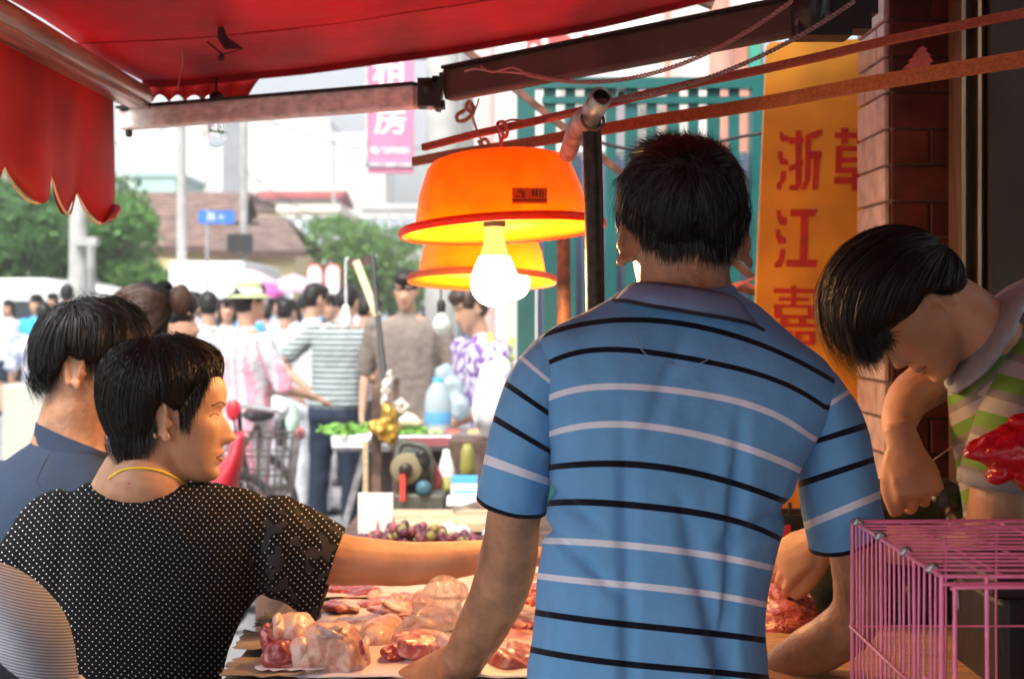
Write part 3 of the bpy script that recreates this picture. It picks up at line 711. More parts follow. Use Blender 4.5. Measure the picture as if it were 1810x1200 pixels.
# red snack sign
def signpoly(px, py, Y): return [(X(a,Y), Z(b,Y)) for a, b in zip(px, py)]
t2 = empty('shop_signboard', (X(1040,8), 8, 2.9), 'white shop signboard with dark red zigzag lettering under the awning', 'sign')
mk('panel', *box((X(1030,8), 8.05, Z(60,8)), (X(1180,8)-X(905,8), .06, Z(20,8)-Z(120,8))), M['white'], t2, smooth=False)
V = []; F = []
def flat(name, pts, Y, m, parent, th=.012):
    V = [(a, Y, b) for a, b in pts]+[(a, Y+th, b) for a, b in pts]; n = len(pts)
    return mk(name, V, [tuple(range(n)), tuple(range(2*n-1, n-1, -1))]+[(k, k+n, (k+1) % n+n, (k+1) % n) for k in range(n)], m, parent, smooth=False)
flat('red_shape', signpoly((930,932,945,980,1000,1018,1035,1050,1066,1082,1090,1090,930), (90,66,60,62,60,73,58,68,57,66,78,125,125), 8), 8.0, rdl, t2)
mk('white_mark', *join([ell((X(944,8),7.99,Z(88,8)), .022,.012,.026), ell((X(963,8),7.99,Z(76,8)), .018,.012,.062, M=Matrix.Rotation(-.2,3,'Y'))]), M['white'], t2)

# ---- green fence
teal = mat('teal_enamel', (.005,.10,.095), .4, var=(6,.2), bump=(60,.15,.001)); Yf = 4.7
t = empty('steel_fence', (X(1130,Yf), Yf, 0), 'dark teal steel fence standing behind the lamps and the seller', 'fence')
def fb(name, px0, px1, py0, py1, dy=0, th=.04): mk(name, *box(((X(px0,Yf)+X(px1,Yf))/2, Yf+dy, (Z(py0,Yf)+Z(py1,Yf))/2), (X(px1,Yf)-X(px0,Yf), th, Z(py0,Yf)-Z(py1,Yf))), teal, t, smooth=False)
zb0 = HY+1.30*FPX/Yf
fb('rail', 920, 1560, 139, 158, 0, .05); fb('rail', 958, 1560, 172, 184, .003, .036); fb('rail', 920, 1560, 1190, 1205, 0, .05)
fb('post', 914, 946, 134, zb0, .006, .07); fb('post', 1327, 1349, 134, zb0, .006, .07)
for k, px in enumerate((972, 1008, 1044, 1080, 1116, 1152, 1190, 1226, 1262, 1298, 1372, 1408, 1444)):
    fb('bar', px-(9 if k % 2 else 11), px+(9 if k % 2 else 11), 150, 1195, .012+.001*(k % 3), .03)
blu = mat('blue_grey_sheet', (.11,.14,.21), .45, var=(2,.2)); 
t = empty('corrugated_sheet', (X(1130,5.1), 5.1, 0), 'blue-grey sheet metal hoarding behind the teal fence bars', 'hoarding'); 
sv, sf = [], []
n_ = 70
for k in range(n_+1):
    px = 950+(1560-950)*k/n_; yy = 5.1+.012*math.sin(k*1.57)
    sv += [(X(px,5.1), yy, 0.02), (X(px,5.1), yy, Z(275,5.1))]
for k in range(n_): sf.append((2*k, 2*k+2, 2*k+3, 2*k+1))
o = mk('sheet', sv, sf, blu, t, smooth=False); o.modifiers.new('th', 'SOLIDIFY').thickness = .003
mk('top_rail', *box((X(1255,5.1), 5.13, Z(275,5.1)), (X(1560,5.1)-X(950,5.1), .04, .03)), M['steel'], t, smooth=False)

# ================================================================ right side: pillar, tiles, door frame, wall
XP = .741
t = empty('tiled_pillar', (XP+.075, 2.91, 0), 'shop pillar faced with pale tiles on its side and dark red tiles in front', 'pillar')
core = mat('mortar', (.13,.10,.09), .9, bump=(120,.5,.002))
mk('core', *box((XP+.155+.004, 2.915, 1.6), (.305, .226, 3.2)), core, t, smooth=False)
tl = [mat('pale_tile', c, .38, var=(22,.25), bump=(90,.4,.0012)) for c in ((.42,.31,.29), (.38,.27,.25), (.46,.35,.33))]
tr = [mat('red_tile', c, .6, spec=.2, var=(18,.3), bump=(70,.3,.001)) for c in ((.075,.013,.010), (.06,.011,.009), (.09,.017,.012))]
rt = random.Random(3); hh = .0712
meA = {}
def tilebox(nm, c, s, m): return bevbox(nm, c, s, m, t, bw=.0025, seg=1)
for r in range(0, 30):
    z = .75+r*hh
    off = .0
    for (y0, y1) in (((2.806, 2.862), (2.866, 3.022)) if r % 2 else ((2.806, 2.958), (2.962, 3.022))):
        tilebox('tile', (XP-.001-rt.uniform(0,.001), (y0+y1)/2, z+hh/2), (.012, y1-y0, hh-.005), rt.choice(tl))
    for (x0, x1) in ((XP+.004, XP+.150), (XP+.154, XP+.30)) if r % 2 else ((XP+.004, XP+.077), (XP+.081, XP+.227), (XP+.231,XP+.30)):
        tilebox('brick', ((x0+x1)/2, 2.797-rt.uniform(0,.001), z+hh/2), (x1-x0, .012, hh-.004), rt.choice(tr))
# pink paper tree
pkp = mat('pink_paper', (.62,.16,.17), .6, var=(30,.2))
px_ = (1597,1612,1606,1618,1614,1625,1622,1632,1641,1638,1648,1643,1652,1645,1650,1633,1622)
py_ = (121,108,108,98,98,88,88,80,86,90,97,98,108,110,122,119,120)
o = flat('paper_tree_cutout', signpoly(px_, py_, 2.78), 2.786, pkp, None, .0015); tag(o, 'small pink paper fir tree stuck on the dark red tiles', 'paper decoration')
# door frame: two bright channels and dark panel, grey wall
t = empty('roller_door_frame', (X(1720,2.7), 2.7, 0), 'dark metal door channel with two bright edges right of the red tiles', 'door frame')
al = mat('bronze_aluminium', (.42,.26,.16), .3, metal=.85, var=(20,.3,(4,4,.4)))
dk = mat('dark_channel', (.03,.026,.024), .5, bump=(50,.3,.002))
for a, b, m_, yy in ((1700,1707,al,2.66), (1707,1729,dk,2.70), (1729,1735,al,2.655), (1735,1752,dk,2.68)):
    mk('channel', *box(((X(a,yy)+X(b,yy))/2, yy+.04, 1.6), (X(b,yy)-X(a,yy), .08, 3.2)), m_, t, smooth=False)
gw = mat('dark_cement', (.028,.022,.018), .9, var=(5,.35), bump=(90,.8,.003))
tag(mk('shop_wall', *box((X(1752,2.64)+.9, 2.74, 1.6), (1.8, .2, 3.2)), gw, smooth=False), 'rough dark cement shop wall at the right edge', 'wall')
tag(mk('added_shade_wall', *box((1.06, -.1, 1.6), (.14, 4.0, 3.2)), gw, smooth=False), 'unseen dark wall added beyond the right edge to shade the vendor', 'wall')  # added out of view to block light from behind on the vendor's side
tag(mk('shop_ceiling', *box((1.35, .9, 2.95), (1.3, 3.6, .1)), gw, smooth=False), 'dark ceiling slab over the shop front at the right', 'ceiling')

# ---- yellow sign with red characters
ylw = mat('sign_yellow', (.62,.26,.022), .5, var=(7,.22), bump=(40,.2,.002)); rdc = mat('sign_char_red', (.42,.020,.015), .55, var=(30,.2))
Ys = 3.2; t = empty('yellow_signboard', (X(1435,Ys), Ys, .6), 'tall worn yellow signboard with red Chinese characters beside the pillar', 'sign')
ptsb = [(X(a,Ys), Z(b,Ys)) for a, b in ((1356,80),(1362,75),(1600,66),(1600,1000),(1330,1000),(1336,540))]
flat('board', ptsb, Ys, ylw, t, .02)
def tr_(zx, zy): return (X(1340+zx/2.73, Ys), Z(200+zy/2.73, Ys))
CH = {
 '浙': [[(103,90),(118,92),(122,108),(148,112),(148,138),(112,138),(106,125)],[(95,185),(118,185),(120,215),(145,228),(145,252),(110,250),(96,220)],[(112,282),(135,278),(135,318),(115,345),(112,372),(88,368),(88,345),(105,325)],
  [(180,85),(210,85),(210,345),(190,375),(150,372),(150,350),(180,345)],[(150,120),(218,120),(218,145),(150,150)],[(145,258),(215,228),(215,256),(150,285)],
  [(238,100),(310,78),(308,100),(285,120),(232,128)],[(228,110),(252,104),(250,320),(228,372),(203,370),(224,320)],[(245,185),(305,185),(303,222),(245,222)],[(268,215),(296,215),(285,372),(260,370)]],
 '江': [[(88,470),(108,468),(112,495),(140,508),(138,540),(105,540),(90,510)],[(85,562),(105,562),(110,592),(136,602),(134,632),(100,632),(85,600)],[(108,655),(132,655),(125,710),(108,745),(78,745),(80,725),(98,705)],
  [(155,465),(288,463),(270,500),(155,500)],[(205,495),(240,495),(235,712),(200,712)],[(135,708),(285,708),(282,745),(135,742)]],
 '嘉': [[(158,832),(185,832),(183,925),(158,925)],[(75,845),(275,848),(272,870),(75,868)],[(100,888),(245,890),(243,908),(98,906)],[(75,922),(270,926),(270,942),(75,938)],[(78,938),(112,940),(112,985),(78,985)],[(238,940),(270,942),(268,990),(238,988)],
  [(78,972),(268,976),(268,994),(78,990)],[(108,990),(138,992),(138,1014),(108,1012)],[(197,992),(228,995),(226,1014),(197,1014)],[(65,1012),(272,1016),(272,1034),(65,1030)],[(70,1048),(160,1050),(158,1068),(70,1066)],
  [(100,1030),(122,1030),(115,1085),(85,1112),(65,1108),(95,1075)],[(138,1055),(160,1055),(155,1100),(140,1118),(120,1112),(135,1095)],[(178,1052),(202,1052),(200,1115),(175,1115)],[(246,1055),(270,1055),(268,1118),(244,1118)],[(178,1050),(270,1053),(270,1070),(178,1068)],[(176,1098),(268,1100),(268,1118),(176,1116)]],
 '草': [[(370,95),(545,95),(545,122),(370,122)],[(400,72),(435,72),(432,150),(400,150)],[(475,72),(508,72),(508,150),(475,150)],[(375,162),(405,162),(402,292),(372,290)],[(375,160),(535,160),(535,184),(375,186)],[(500,162),(535,162),(535,290),(500,290)],
  [(375,216),(535,214),(535,238),(375,240)],[(372,266),(535,264),(535,290),(372,292)],[(365,310),(548,312),(548,344),(365,342)],[(452,285),(492,285),(490,376),(450,376)]]}
for i, (ch, strokes) in enumerate(CH.items()):
    parts = []
    for k, st in enumerate(strokes):
        pts = [tr_(*q) for q in st]; n = len(pts); Y0 = Ys-.0012-.00022*k
        parts.append(([(a, Y0, b) for a, b in pts]+[(a, Ys-.0001, b) for a, b in pts], [tuple(range(n)), tuple(range(2*n-1, n-1, -1))]+[(q, q+n, (q+1) % n+n, (q+1) % n) for q in range(n)]))
    mk('character', *join(parts), rdc, t, smooth=False)

# ================================================================ awning
red = mat('awning_red', (.50,.008,.018), .6, var=(4,.45,(1,.35,1)), bump=(9,.7,.014), trans=.42)
redv = mat('valance_red', (.48,.012,.016), .6, var=(4,.3), bump=(8,.5,.01), trans=.42)
t = empty('folding_awning', (1.2, 1.5, 2.3), 'red fabric folding awning with scalloped valance over the meat stall', 'awning')
V, F = [], []; NX, NY = 44, 40
def awz(x, y):
    u = (x+.80)/2.2; z = 1.955 + .11*u + .40*u**1.8
    z += -.012*math.sin(math.pi*min(max(u,0),1))*(1+.3*math.sin(y*3)) + .006*nz((x*1.3, y*1.0, 0), 3) + .004*math.sin(y*9+x*2)
    return z
for j in range(NY+1):
    for i in range(NX+1):
        x = -.80+2.2*i/NX; y = -1.2+(3.07+1.2)*j/NY + (.012*math.sin(x*7) if j == NY else 0); V.append((x, y, awz(x, y)))
for j in range(NY):
    for i in range(NX): a = j*(NX+1)+i; F.append((a, a+1, a+NX+2, a+NX+1))
fab = mk('fabric', V, F, red, t)
sd2 = fab.modifiers.new('th', 'SOLIDIFY'); sd2.thickness = .0012
hem = mk('hem', *join([beam((x0, 3.068+.012*math.sin(x0*7), awz(x0,3.07)-.008), (x0+.05, 3.068+.012*math.sin((x0+.05)*7), awz(x0+.05,3.07)-.008), .004, .014) for x0 in [-.8+.05*k for k in range(44)]]), red, fab, smooth=False)
# seam lines, hanging thread and torn flap
mk('seam', *join([tube([(-.8+k*.2, yy, awz(-.8+k*.2, yy)-.002) for k in range(12)], .0014, seg=5) for yy in (2.15, 2.62, 1.6)]), mat('seam_thread', (.36,.012,.018), .7), fab)
thr = mat('thread', (.55,.25,.22), .6)
mk('loose_thread', *tube([P(317,-10,2.7)+Vector((0,0,-.004)), P(318,40,2.7), P(320,75,2.72), P(323,110,2.75), P(318,135,2.78), P(314,158,2.8)], .0008, seg=5), thr, fab)
blkr = mat('torn_fabric', (.05,.006,.008), .7)
zt = lambda px, py: P(px, py, 2.55)
mk('torn_flap', [zt(368,2), zt(385,48), zt(402,66), zt(430,86), zt(398,88), zt(384,68), zt(392,40)], [(0,1,6), (1,2,6), (2,3,4), (2,4,5), (1,5,2)], blkr, fab, smooth=False)
mk('torn_flap', *join([tube([zt(367,75), zt(380,86), zt(392,96), zt(394,106)], .002, seg=5), tube([zt(390,97), zt(412,92), zt(430,86)], .0012, seg=5), ell(zt(391,102), .006,.004,.007)]), blkr, fab)
# valance on the front bar
V, F = [], []; per = .205; NV = 240; y0v, y1v = -1.0, 2.985
edge = []
for k in range(NV+1):
    y = y1v-(y1v-y0v)*k/NV; s = (y1v-y)/per; zb = 1.704-.062*abs(math.sin(math.pi*s))**.85 - .006*math.sin(s*2.1)
    wob = .009*math.sin(y*13)+.004*math.sin(y*31)
    for j in range(9):
        f = j/8; z = 1.93+(zb-1.93)*f; V.append((-.838+wob*f+ (.010*f*f*math.sin(s*3.1)), y, z))
    edge.append((-.838+wob, y, zb))
for k in range(NV):
    for j in range(8): a = k*9+j; F.append((a, a+1, a+10, a+9))
val = mk('valance', V, F, redv, t); val.modifiers.new('th', 'SOLIDIFY').thickness = .001
mk('piping', *tube(edge, .0022, seg=5, sub=1), mat('valance_piping', (.75,.42,.22), .6), val)
mk('valance_seam', *join([tube([(-.846, yy, 1.91), (-.844, yy+.003, 1.80), (-.845, yy, 1.70)], .0016, seg=5) for yy in (2.53, 1.9, 1.3)]), blkr, val)
curl = mat('faded_underside', (.70,.22,.22), .6, trans=.3)
V = [P(172,397,2.9), P(186,392,2.87), P(203,384,2.87), P(213,368,2.92), P(210,362,2.94), P(200,360,2.96), P(190,366,2.96), P(180,382,2.94)]
mk('curled_corner', V, [tuple(range(8))], curl, val).modifiers.new('th', 'SOLIDIFY').thickness = .003
# far-edge valance
V, F = [], []; Yv = 3.09
for k in range(61):
    px = 262+(462-262)*k/60; top = Z(146 if px < 400 else 142, Yv)+.02; 
    bt = 182-14*abs(math.sin((px-268)/25*math.pi/1.2))**.8 if px < 385 else 178-(px-385)*.0-max(0,(px-432))*1.4
    bt = Z(bt, Yv); 
    for j in range(5): V.append((X(px,Yv), Yv+.006*math.sin(px*.15)*j/4, top+(bt-top)*j/4))
for k in range(60):
    for j in range(4): a = k*5+j; F.append((a, a+1, a+6, a+5))
mk('end_valance', V, F, redv, t).modifiers.new('th', 'SOLIDIFY').thickness = .001
# front bar
fbm = mat('front_bar_alu', (.50,.36,.32), .32, metal=.6, var=(8,.35,(6,.5,6)), bump=(60,.15,.001))
fbar = mk('front_bar', *loft([(-.800, y, 1.918, .030, .026) for y in (-1.2, 0, 1.5, 2.4, 3.04)], seg=18, sub=1, ex=2.8, hint=(0,0,1)), fbm, t)
mk('bar_lip', *join([beam((-.832,-1.2,1.905), (-.832,3.03,1.905), .006, .012), beam((-.772,-1.2,1.893), (-.772,3.03,1.893), .006, .006)]), fbm, fbar, smooth=False)
# arms
A0, A1, A2, A3 = P(216,212,3.1), P(738,171,2.70), P(790,152,2.66), P(1470,20,2.30)
def barm(name, a, b, wd, ht, m): 
    L = (b-a).length; rot = (b-a).to_track_quat('X', 'Z').to_matrix(); return bevbox(name, (a+b)/2, (L, wd, ht), m, t, rot=rot, bw=.006)
barm('outer_arm', A0, A1, .03, .046, M['arm_pink'])
oa = t.children[-1]
mk('arm_top_edge', *beam(A0+Vector((0,-.006,.0245)), A1+Vector((0,-.006,.0225)), .034, .006), M['dark_pipe'], oa, smooth=False)
barm('inner_arm', A2, A3, .035, .058, M['arm_brown'])
ia = t.children[-1]
mk('arm_top_edge', *beam(A2+Vector((0,-.004,.031)), A3+Vector((0,-.004,.031)), .042, .006), M['black'], ia, smooth=False)
el_ = mk('elbow_joint', *join([box(P(760,166,2.67), (.044,.05,.052)), box(P(778,164,2.66), (.010,.06,.066), rot=Matrix.Rotation(.15,3,'Y')), ell(P(757,158,2.67), .020,.030,.022), box(P(770,142,2.66), (.012,.03,.012)), box(P(781,186,2.66), (.012,.03,.014))]), M['black'], t, smooth=False)
mk('bolt', *ell(P(762,190,2.66), .009,.012,.005), M['arm_pink'], el_)
mk('shoulder_bracket', *join([box(P(1452,22,2.28), (.085,.06,.085)), ell(P(1432,10,2.27), .030,.05,.05), ell(P(1440,35,2.27), .028,.04,.02), box(P(1500,30,2.30), (.06,.06,.05)), box(P(1480,2,2.3), (.12,.05,.05))]), M['black'], t, smooth=False)
mk('end_bracket', *box(P(226,190,3.09), (.02,.04,.02)), M['dark_pipe'], t)
mk('bolt', *tube([P(228,228,3.09), P(228,238,3.09)], .008), M['dark_pipe'], t)
hk = mk('lamp_hook', *join([ell(P(383,172,3.0), .016,.016,.012), tube([P(383,178,3.0), P(382,138,3.03)], .003)]), M['dark_pipe'], t)
# thin rail between awning and fence (diagonal)
tag(mk('diagonal_strut', *beam(P(800,70,3.4), P(1330,490,3.4), .02, .016), M['rust'], smooth=False), 'thin rusty strut running diagonally behind the awning arm', 'strut')
tag(mk('roof_rail', *beam(P(1130,-30,3.3)+Vector((0,0,.02)), P(1262,5,3.3)+Vector((0,0,0)), .03, .03), M['rust'], smooth=False), 'short dark rail at the top above the white signs', 'rail')
# ================================================================ people at the stall
from mathutils.bvhtree import BVHTree
def proj(c): return (CX+c[0]/c[1]*FPX, HY-(c[2]-EYE)/c[1]*FPX)
def bvh(*obs):
    V, F = [], []
    for o in obs:
        n = len(V); V += [v.co.copy() for v in o.data.vertices]; F += [tuple(i+n for i in p.vertices) for p in o.data.polygons]
    return BVHTree.FromPolygons(V, F)
def snap(tree_, pts, off=.001, Yd=2.0):
    out = []; e = Vector((0,0,EYE))
    for px, py in pts:
        d = (P(px,py,Yd)-e).normalized(); h = tree_.ray_cast(e, d)
        if h[0] is not None: out.append(h[0]-d*off)
    return out
def face_marks(body, HM, s, sides=(-1, 1), brow=.0013, eye=.0010):
    bt_ = bvh(body); fw_ = (HM.to_3x3() @ Vector((0,1,0))).normalized()
    def on(x, z, o=-.0004):
        h = bt_.ray_cast(HM @ Vector((x*s, .2*s, z*s)), -fw_); return h[0]+fw_*o if h[0] is not None else None
    def line(nm, pts, r, m, o=-.0004):
        q = [p for p in (on(x, z, o) for x, z in pts) if p is not None]
        if len(q) > 2: mk(nm, *tube(q, r, seg=6), m, body)
    for sd in sides:
        line('eyebrow', [(sd*.014,.026),(sd*.024,.031),(sd*.036,.032),(sd*.048,.026)], brow, M['hair'])
        line('upper_eyelid', [(sd*.017,.006),(sd*.025,.0095),(sd*.035,.010),(sd*.045,.005)], eye, M['hair'])
        line('lower_eyelid', [(sd*.019,.003),(sd*.030,.001),(sd*.042,.003)], eye*.6, M['lip'])
    line('upper_lip', [(-.023,-.0685),(-.012,-.064),(0,-.0655),(.012,-.064),(.023,-.0685)], .0032, M['lip'], -.0018)
    line('lower_lip', [(-.021,-.0705),(-.010,-.075),(0,-.0765),(.010,-.075),(.021,-.0705)], .0036, M['lip'], -.0020)
    line('mouth_line', [(-.023,-.0695),(-.01,-.070),(0,-.0705),(.01,-.070),(.023,-.0695)], .0009, M['hair'], .0012)
def ring(c, wv, dv, r, n=40, seg=6):
    pts = [c+wv*math.cos(2*math.pi*k/n)+dv*math.sin(2*math.pi*k/n) for k in range(n+1)]
    return tube(pts, r, seg=seg, sub=1, cap=False)
def rows(spec, ex=2.3, seg=28):
    """spec: (py,xl,xr,Y,depth) from top to bottom"""
    return pl([((a+b)/2, y, Y, (b-a)/2, d) for y, a, b, Y, d in spec][::-1], ex=ex, seg=seg, sub=3, flat=True, ch=.2)

# ---------------------------------------------------------------- the seller seen from behind
SY = 1.87
sroot = empty('person', (.12, SY, 0), 'man seen from behind in a blue striped polo shirt, leaning on the meat table', 'person')
HM = frame((-.03,1,-.34), (0,.34,1), P(1207,414,SY+.02))
bp = head(HM, .97, nseg=80, ears=True, ear_out=1.0, ear_off=(.008,-.008))
bp += [pl([(1215,640,SY,150,.06),(1212,560,SY-.002,100,.062),(1208,500,SY,84,.058),(1206,440,SY+.005,80,.062),(1205,390,SY+.01,78,.06)]),
       rows([(580,1090,1320,SY,.045),(650,1010,1390,SY,.065),(800,1010,1370,SY,.08),(1000,1000,1310,SY,.08),(1250,985,1310,SY,.085),(1400,985,1310,SY,.09)]),
       pl([(985,630,SY,38,.04),(950,690,SY,44,.046),(925,800,SY+.02,48,.048),(910,900,SY+.06,48,.046),(902,960,SY+.09,50,.044),(893,1010,SY+.11,52,.043),(878,1055,SY+.13,50,.042),(853,1105,SY+.16,46,.038),(828,1150,SY+.185,40,.032),(812,1178,SY+.20,37,.028)], seg=20),
       pl([(1425,690,SY,38,.04),(1462,740,SY,46,.046),(1490,850,SY+.03,50,.048),(1512,960,SY+.06,49,.047),(1520,1050,SY+.08,46,.045),(1508,1095,SY+.09,46,.043),(1470,1130,SY+.11,46,.04),(1425,1155,SY+.135,43,.036),(1385,1178,SY+.16,36,.03)], seg=20)]
bp += hand(frame((-.80,-.12,-.42), (-.32,-.2,.93), P(800,1163,SY+.20)), 1.15, side=-1, curl=(.45,.5,.4), seg=10)
bp += hand(frame((-.62,.35,-.42), (-.3,-.1,.95), P(1388,1178,SY+.16)), 1.1, side=1, curl=(.35,.4,.35), seg=10)
def skfn(p, n): return .0012*nz(p, 35)+.0006*nz(p, 90)
sbody = union('body', bp, M['skin_tan'], sroot, vox=.0045, sm=3, fn=skfn)
# shirt with stripes following traced cloth lines
polo = mat('polo_blue', (.10,.26,.56), .85, bump=(34,.42,.006), sheen=.1, spec=.15)
nb = NB(polo); v = nb.attr('stripe'); n_r = nb.math('ROUND', v); dlt = nb.math('ABSOLUTE', nb.math('SUBTRACT', v, n_r)); on = nb.math('LESS_THAN', dlt, .085)
par = nb.math('MODULO', nb.math('FLOOR', nb.math('DIVIDE', nb.math('SUBTRACT', n_r, 1.0), 2.0)), 2.0)
tcn = nb.n.new('ShaderNodeTexNoise'); tcn.inputs['Scale'].default_value = 9; 
bc = nb.mix(tcn.outputs[0], (.12,.33,.60), (.17,.41,.72))
nb.setbase(nb.mix(nb.math('GREATER_THAN', nb.attr('hem'), .70), nb.mix(on, bc, nb.mix(nb.math('GREATER_THAN', par, .5), (.006,.006,.014), (.74,.76,.86))), (.006,.006,.014)))
XS = np.arange(925, 1486, 14.0)
def yv(pts): 
    a = np.array(pts, float); x0_ = a[:,0].mean(); cf = np.polyfit((a[:,0]-x0_)/250, a[:,1], min(4, len(a)-1) if len(a) > 5 else 3)
    xs_ = np.clip(XS, a[0,0]-15, a[-1,0]+15); return np.polyval(cf, (xs_-x0_)/250)
LN = [yv(p) for p in (
 [(940,600),(1027,575),(1120,563),(1213,577),(1307,593),(1400,635),(1468,670)],
 [(950,654),(980,633),(1111,619),(1190,631),(1283,642),(1377,677),(1447,710)],
 [(966,705),(1073,682),(1185,691),(1283,701),(1377,738),(1423,764)],
 [(978,765),(1053,750),(1177,759),(1277,777),(1326,797),(1401,825)],
 [(978,825),(1068,819),(1177,827),(1277,847),(1326,864),(1391,887)],
 [(971,889),(1058,888),(1177,899),(1277,914),(1331,931),(1376,951)],
 [(963,955),(1078,961),(1202,974),(1336,996),(1355,1001)],
 [(956,1018),(1078,1031),(1202,1043),(1341,1066)],
 [(948,1082),(1078,1100),(1202,1113),(1346,1130)],
 [(941,1148),(1078,1170),(1202,1182),(1346,1196)])]
LN.append(LN[-1]+66); LN.append(LN[-1]+66); LN = np.array(LN)
def vtorso(c):
    px, py = proj(c); ys = np.array([np.interp(px, XS, l) for l in LN]); ii = np.arange(1, len(LN)+1)
    if py < ys[0]: return 1-(ys[0]-py)/60 if (ys[0]-py) < 20 else .5
    return float(np.interp(py, ys, ii))
def cloth_fn(a=.004, b=.002, vs_=.35, sc=11):
    return lambda p, n: a*nz((p.x*1.3, p.y, p.z*vs_), sc)+b*nz((p.x, p.y, p.z*.7), 34)
def shirt_fn(p, n):
    px, py = proj(p); k = 0
    # soft long folds down the lower right of the back and pulls at the arm pits
    k -= .007*g((px-(1235+(py-1000)*.25)), 16)*min(max((py-850)/150,0),1)
    k -= .006*g((px-(1300-(py-900)*.06)), 12)*min(max((py-700)/150,0),1)
    k -= .005*g((px-(1105+(py-900)*.02)), 14)*min(max((py-700)/200,0),1)
    k -= .005*g((py-(1010-(px-1200)*.55)), 16)*min(max((px-1230)/60,0),1)
    k -= .004*g((px-(1170-(py-700)*.35)), 18)*g(py-680, 120)
    k -= .005*g((py-(930+(px-960)*.9)), 13)*min(max((1120-px)/60,0),1) + .004*g((py-(860+(px-960)*.7)), 12)*min(max((1080-px)/60,0),1)
    return k*2.3+.0062*nz((p.x*1.4, p.y, p.z*.3), 12)+.0018*nz((p.x,p.y,p.z*.6), 38)
st_ = union('shirt', [rows([(520,1090,1310,SY-.003,.062),(540,1052,1338,SY,.072),(562,1000,1362,SY,.083),(590,958,1398,SY,.094),(622,940,1436,SY,.103),(660,938,1472,SY,.110),(700,948,1478,SY,.115),(750,962,1452,SY,.120),(820,970,1415,SY,.124),(890,968,1392,SY,.125),(960,962,1370,SY,.125),(1030,952,1352,SY,.125),(1100,946,1346,SY,.126),(1180,934,1352,SY,.128),(1300,925,1362,SY,.13),(1380,925,1362,SY,.13)], ex=2.6)],
      polo, sroot, vox=.0055, sm=5, fn=shirt_fn)
attr(st_, 'stripe', vtorso)
def vlines(lines):
    def f(c):
        px, py = proj(c); ys = []; ii = []
        xa, ya, xb, yb, i0 = lines[0]; y0_ = ya+(yb-ya)*(px-xa)/(xb-xa); ys.append(y0_-16); ii.append(i0-.4)
        for xa, ya, xb, yb, i in lines: ys.append(ya+(yb-ya)*(px-xa)/(xb-xa)); ii.append(i)
        return float(np.interp(py, ys, ii))
    return f
def sleeve(name, spec, co, no, lines, parent, m, vox=.005, fn=None, thick=.0025):
    s = union(name, [pl(spec, seg=22)], m, parent, vox=vox, sm=4, cuts=[(co, no)], fn=fn or cloth_fn(.004,.002), thick=thick)
    if lines: attr(s, 'stripe', vlines(lines)); attr(s, 'hem', lambda c: max(0, 1-(co-c).dot(no)/.02))
    return s
hl = P(906,892,SY+.055); nl = Vector((-.22,.10,-.95)).normalized()
sleeve('sleeve', [(1010,612,SY,40,.05),(962,655,SY+.0,50,.070),(938,720,SY+.012,55,.072),(922,800,SY+.03,60,.071),(906,890,SY+.055,63,.068),(896,950,SY+.07,63,.066)], hl, nl,
       [(915,625,945,650,3.98),(910,689,964,726,5),(891,750,972,798,6),(865,812,972,850,7),(845,860,968,890,7.4),(845,900,968,930,7.5)], st_, polo)
hr = P(1497,948,SY+.055); nr = Vector((.10,.12,-.90)); nr = Vector((.38,.12,-.92)).normalized()
sleeve('sleeve', [(1385,668,SY-.0,40,.05),(1432,690,SY,52,.070),(1463,750,SY+.01,62,.072),(1478,830,SY+.028,68,.072),(1493,930,SY+.052,70,.069),(1505,1000,SY+.065,70,.067)], hr, nr,
       [(1449,724,1491,696,3.98),(1442,779,1510,759,5),(1401,859,1520,820,6),(1418,930,1538,880,7),(1425,965,1550,915,7.4),(1425,1000,1550,950,7.5)], st_, polo)
navy = mat('piping_navy', (.012,.012,.025), .8)
# collar
coll = mat('collar_knit', (.19,.31,.52), .9, var=(30,.12), bump=(700,.5,.0006))
nbv = bvh(sbody); sbv = bvh(st_)
TOPE = [(1104,510),(1116,501),(1140,497),(1180,500),(1225,506),(1270,515),(1304,528),(1334,566)]
BOTE = [(1084,531),(1105,532),(1144,540),(1195,548),(1240,556),(1285,563),(1332,574),(1362,592)]
def eb(L, u):
    A = crom(L, 6); d = np.r_[0, np.cumsum(np.hypot(*(np.diff(A, axis=0).T)))]; d /= d[-1]; return float(np.interp(u, d, A[:,0])), float(np.interp(u, d, A[:,1]))
V, F = [], []; NU = 48; NW = 7
for i in range(NU+1):
    u = i/NU; tp, bo = eb(TOPE, u), eb(BOTE, u); e = abs(2*u-1)
    yt = SY-.080*math.sqrt(max(0, 1-e**2.2))+.004; yb = SY-.104*math.sqrt(max(0, 1-(e*.97)**2.4))-.004
    hb_ = snap(sbv, [bo], .0035)
    if hb_ and e < .9: yb = min(yb, hb_[0].y)
    for j in range(NW):
        f = j/(NW-1); px = tp[0]+(bo[0]-tp[0])*f; py = tp[1]+(bo[1]-tp[1])*f; Y = yt+(yb-yt)*f**.8-.006*math.sin(f*math.pi)
        V.append(P(px, py, Y))
for i in range(NU):
    for j in range(NW-1): a_ = i*NW+j; F.append((a_, a_+NW, a_+NW+1, a_+1))
cu = mk('collar', V, F, coll, st_); sdm = cu.modifiers.new('th', 'SOLIDIFY'); sdm.thickness = .003; sdm.offset = 1
mk('collar_line', *tube([V[i*NW+NW-1]+Vector((0,-.001,0)) for i in range(0, NU+1, 3)], .0026, seg=6), navy, cu)
union('collar_stand', [pl([(1214,560,SY+.006,100,.078),(1208,520,SY+.006,93,.074)], seg=32, ch=.1)], coll, st_, vox=.0045, sm=1)
cb = bvh(st_)
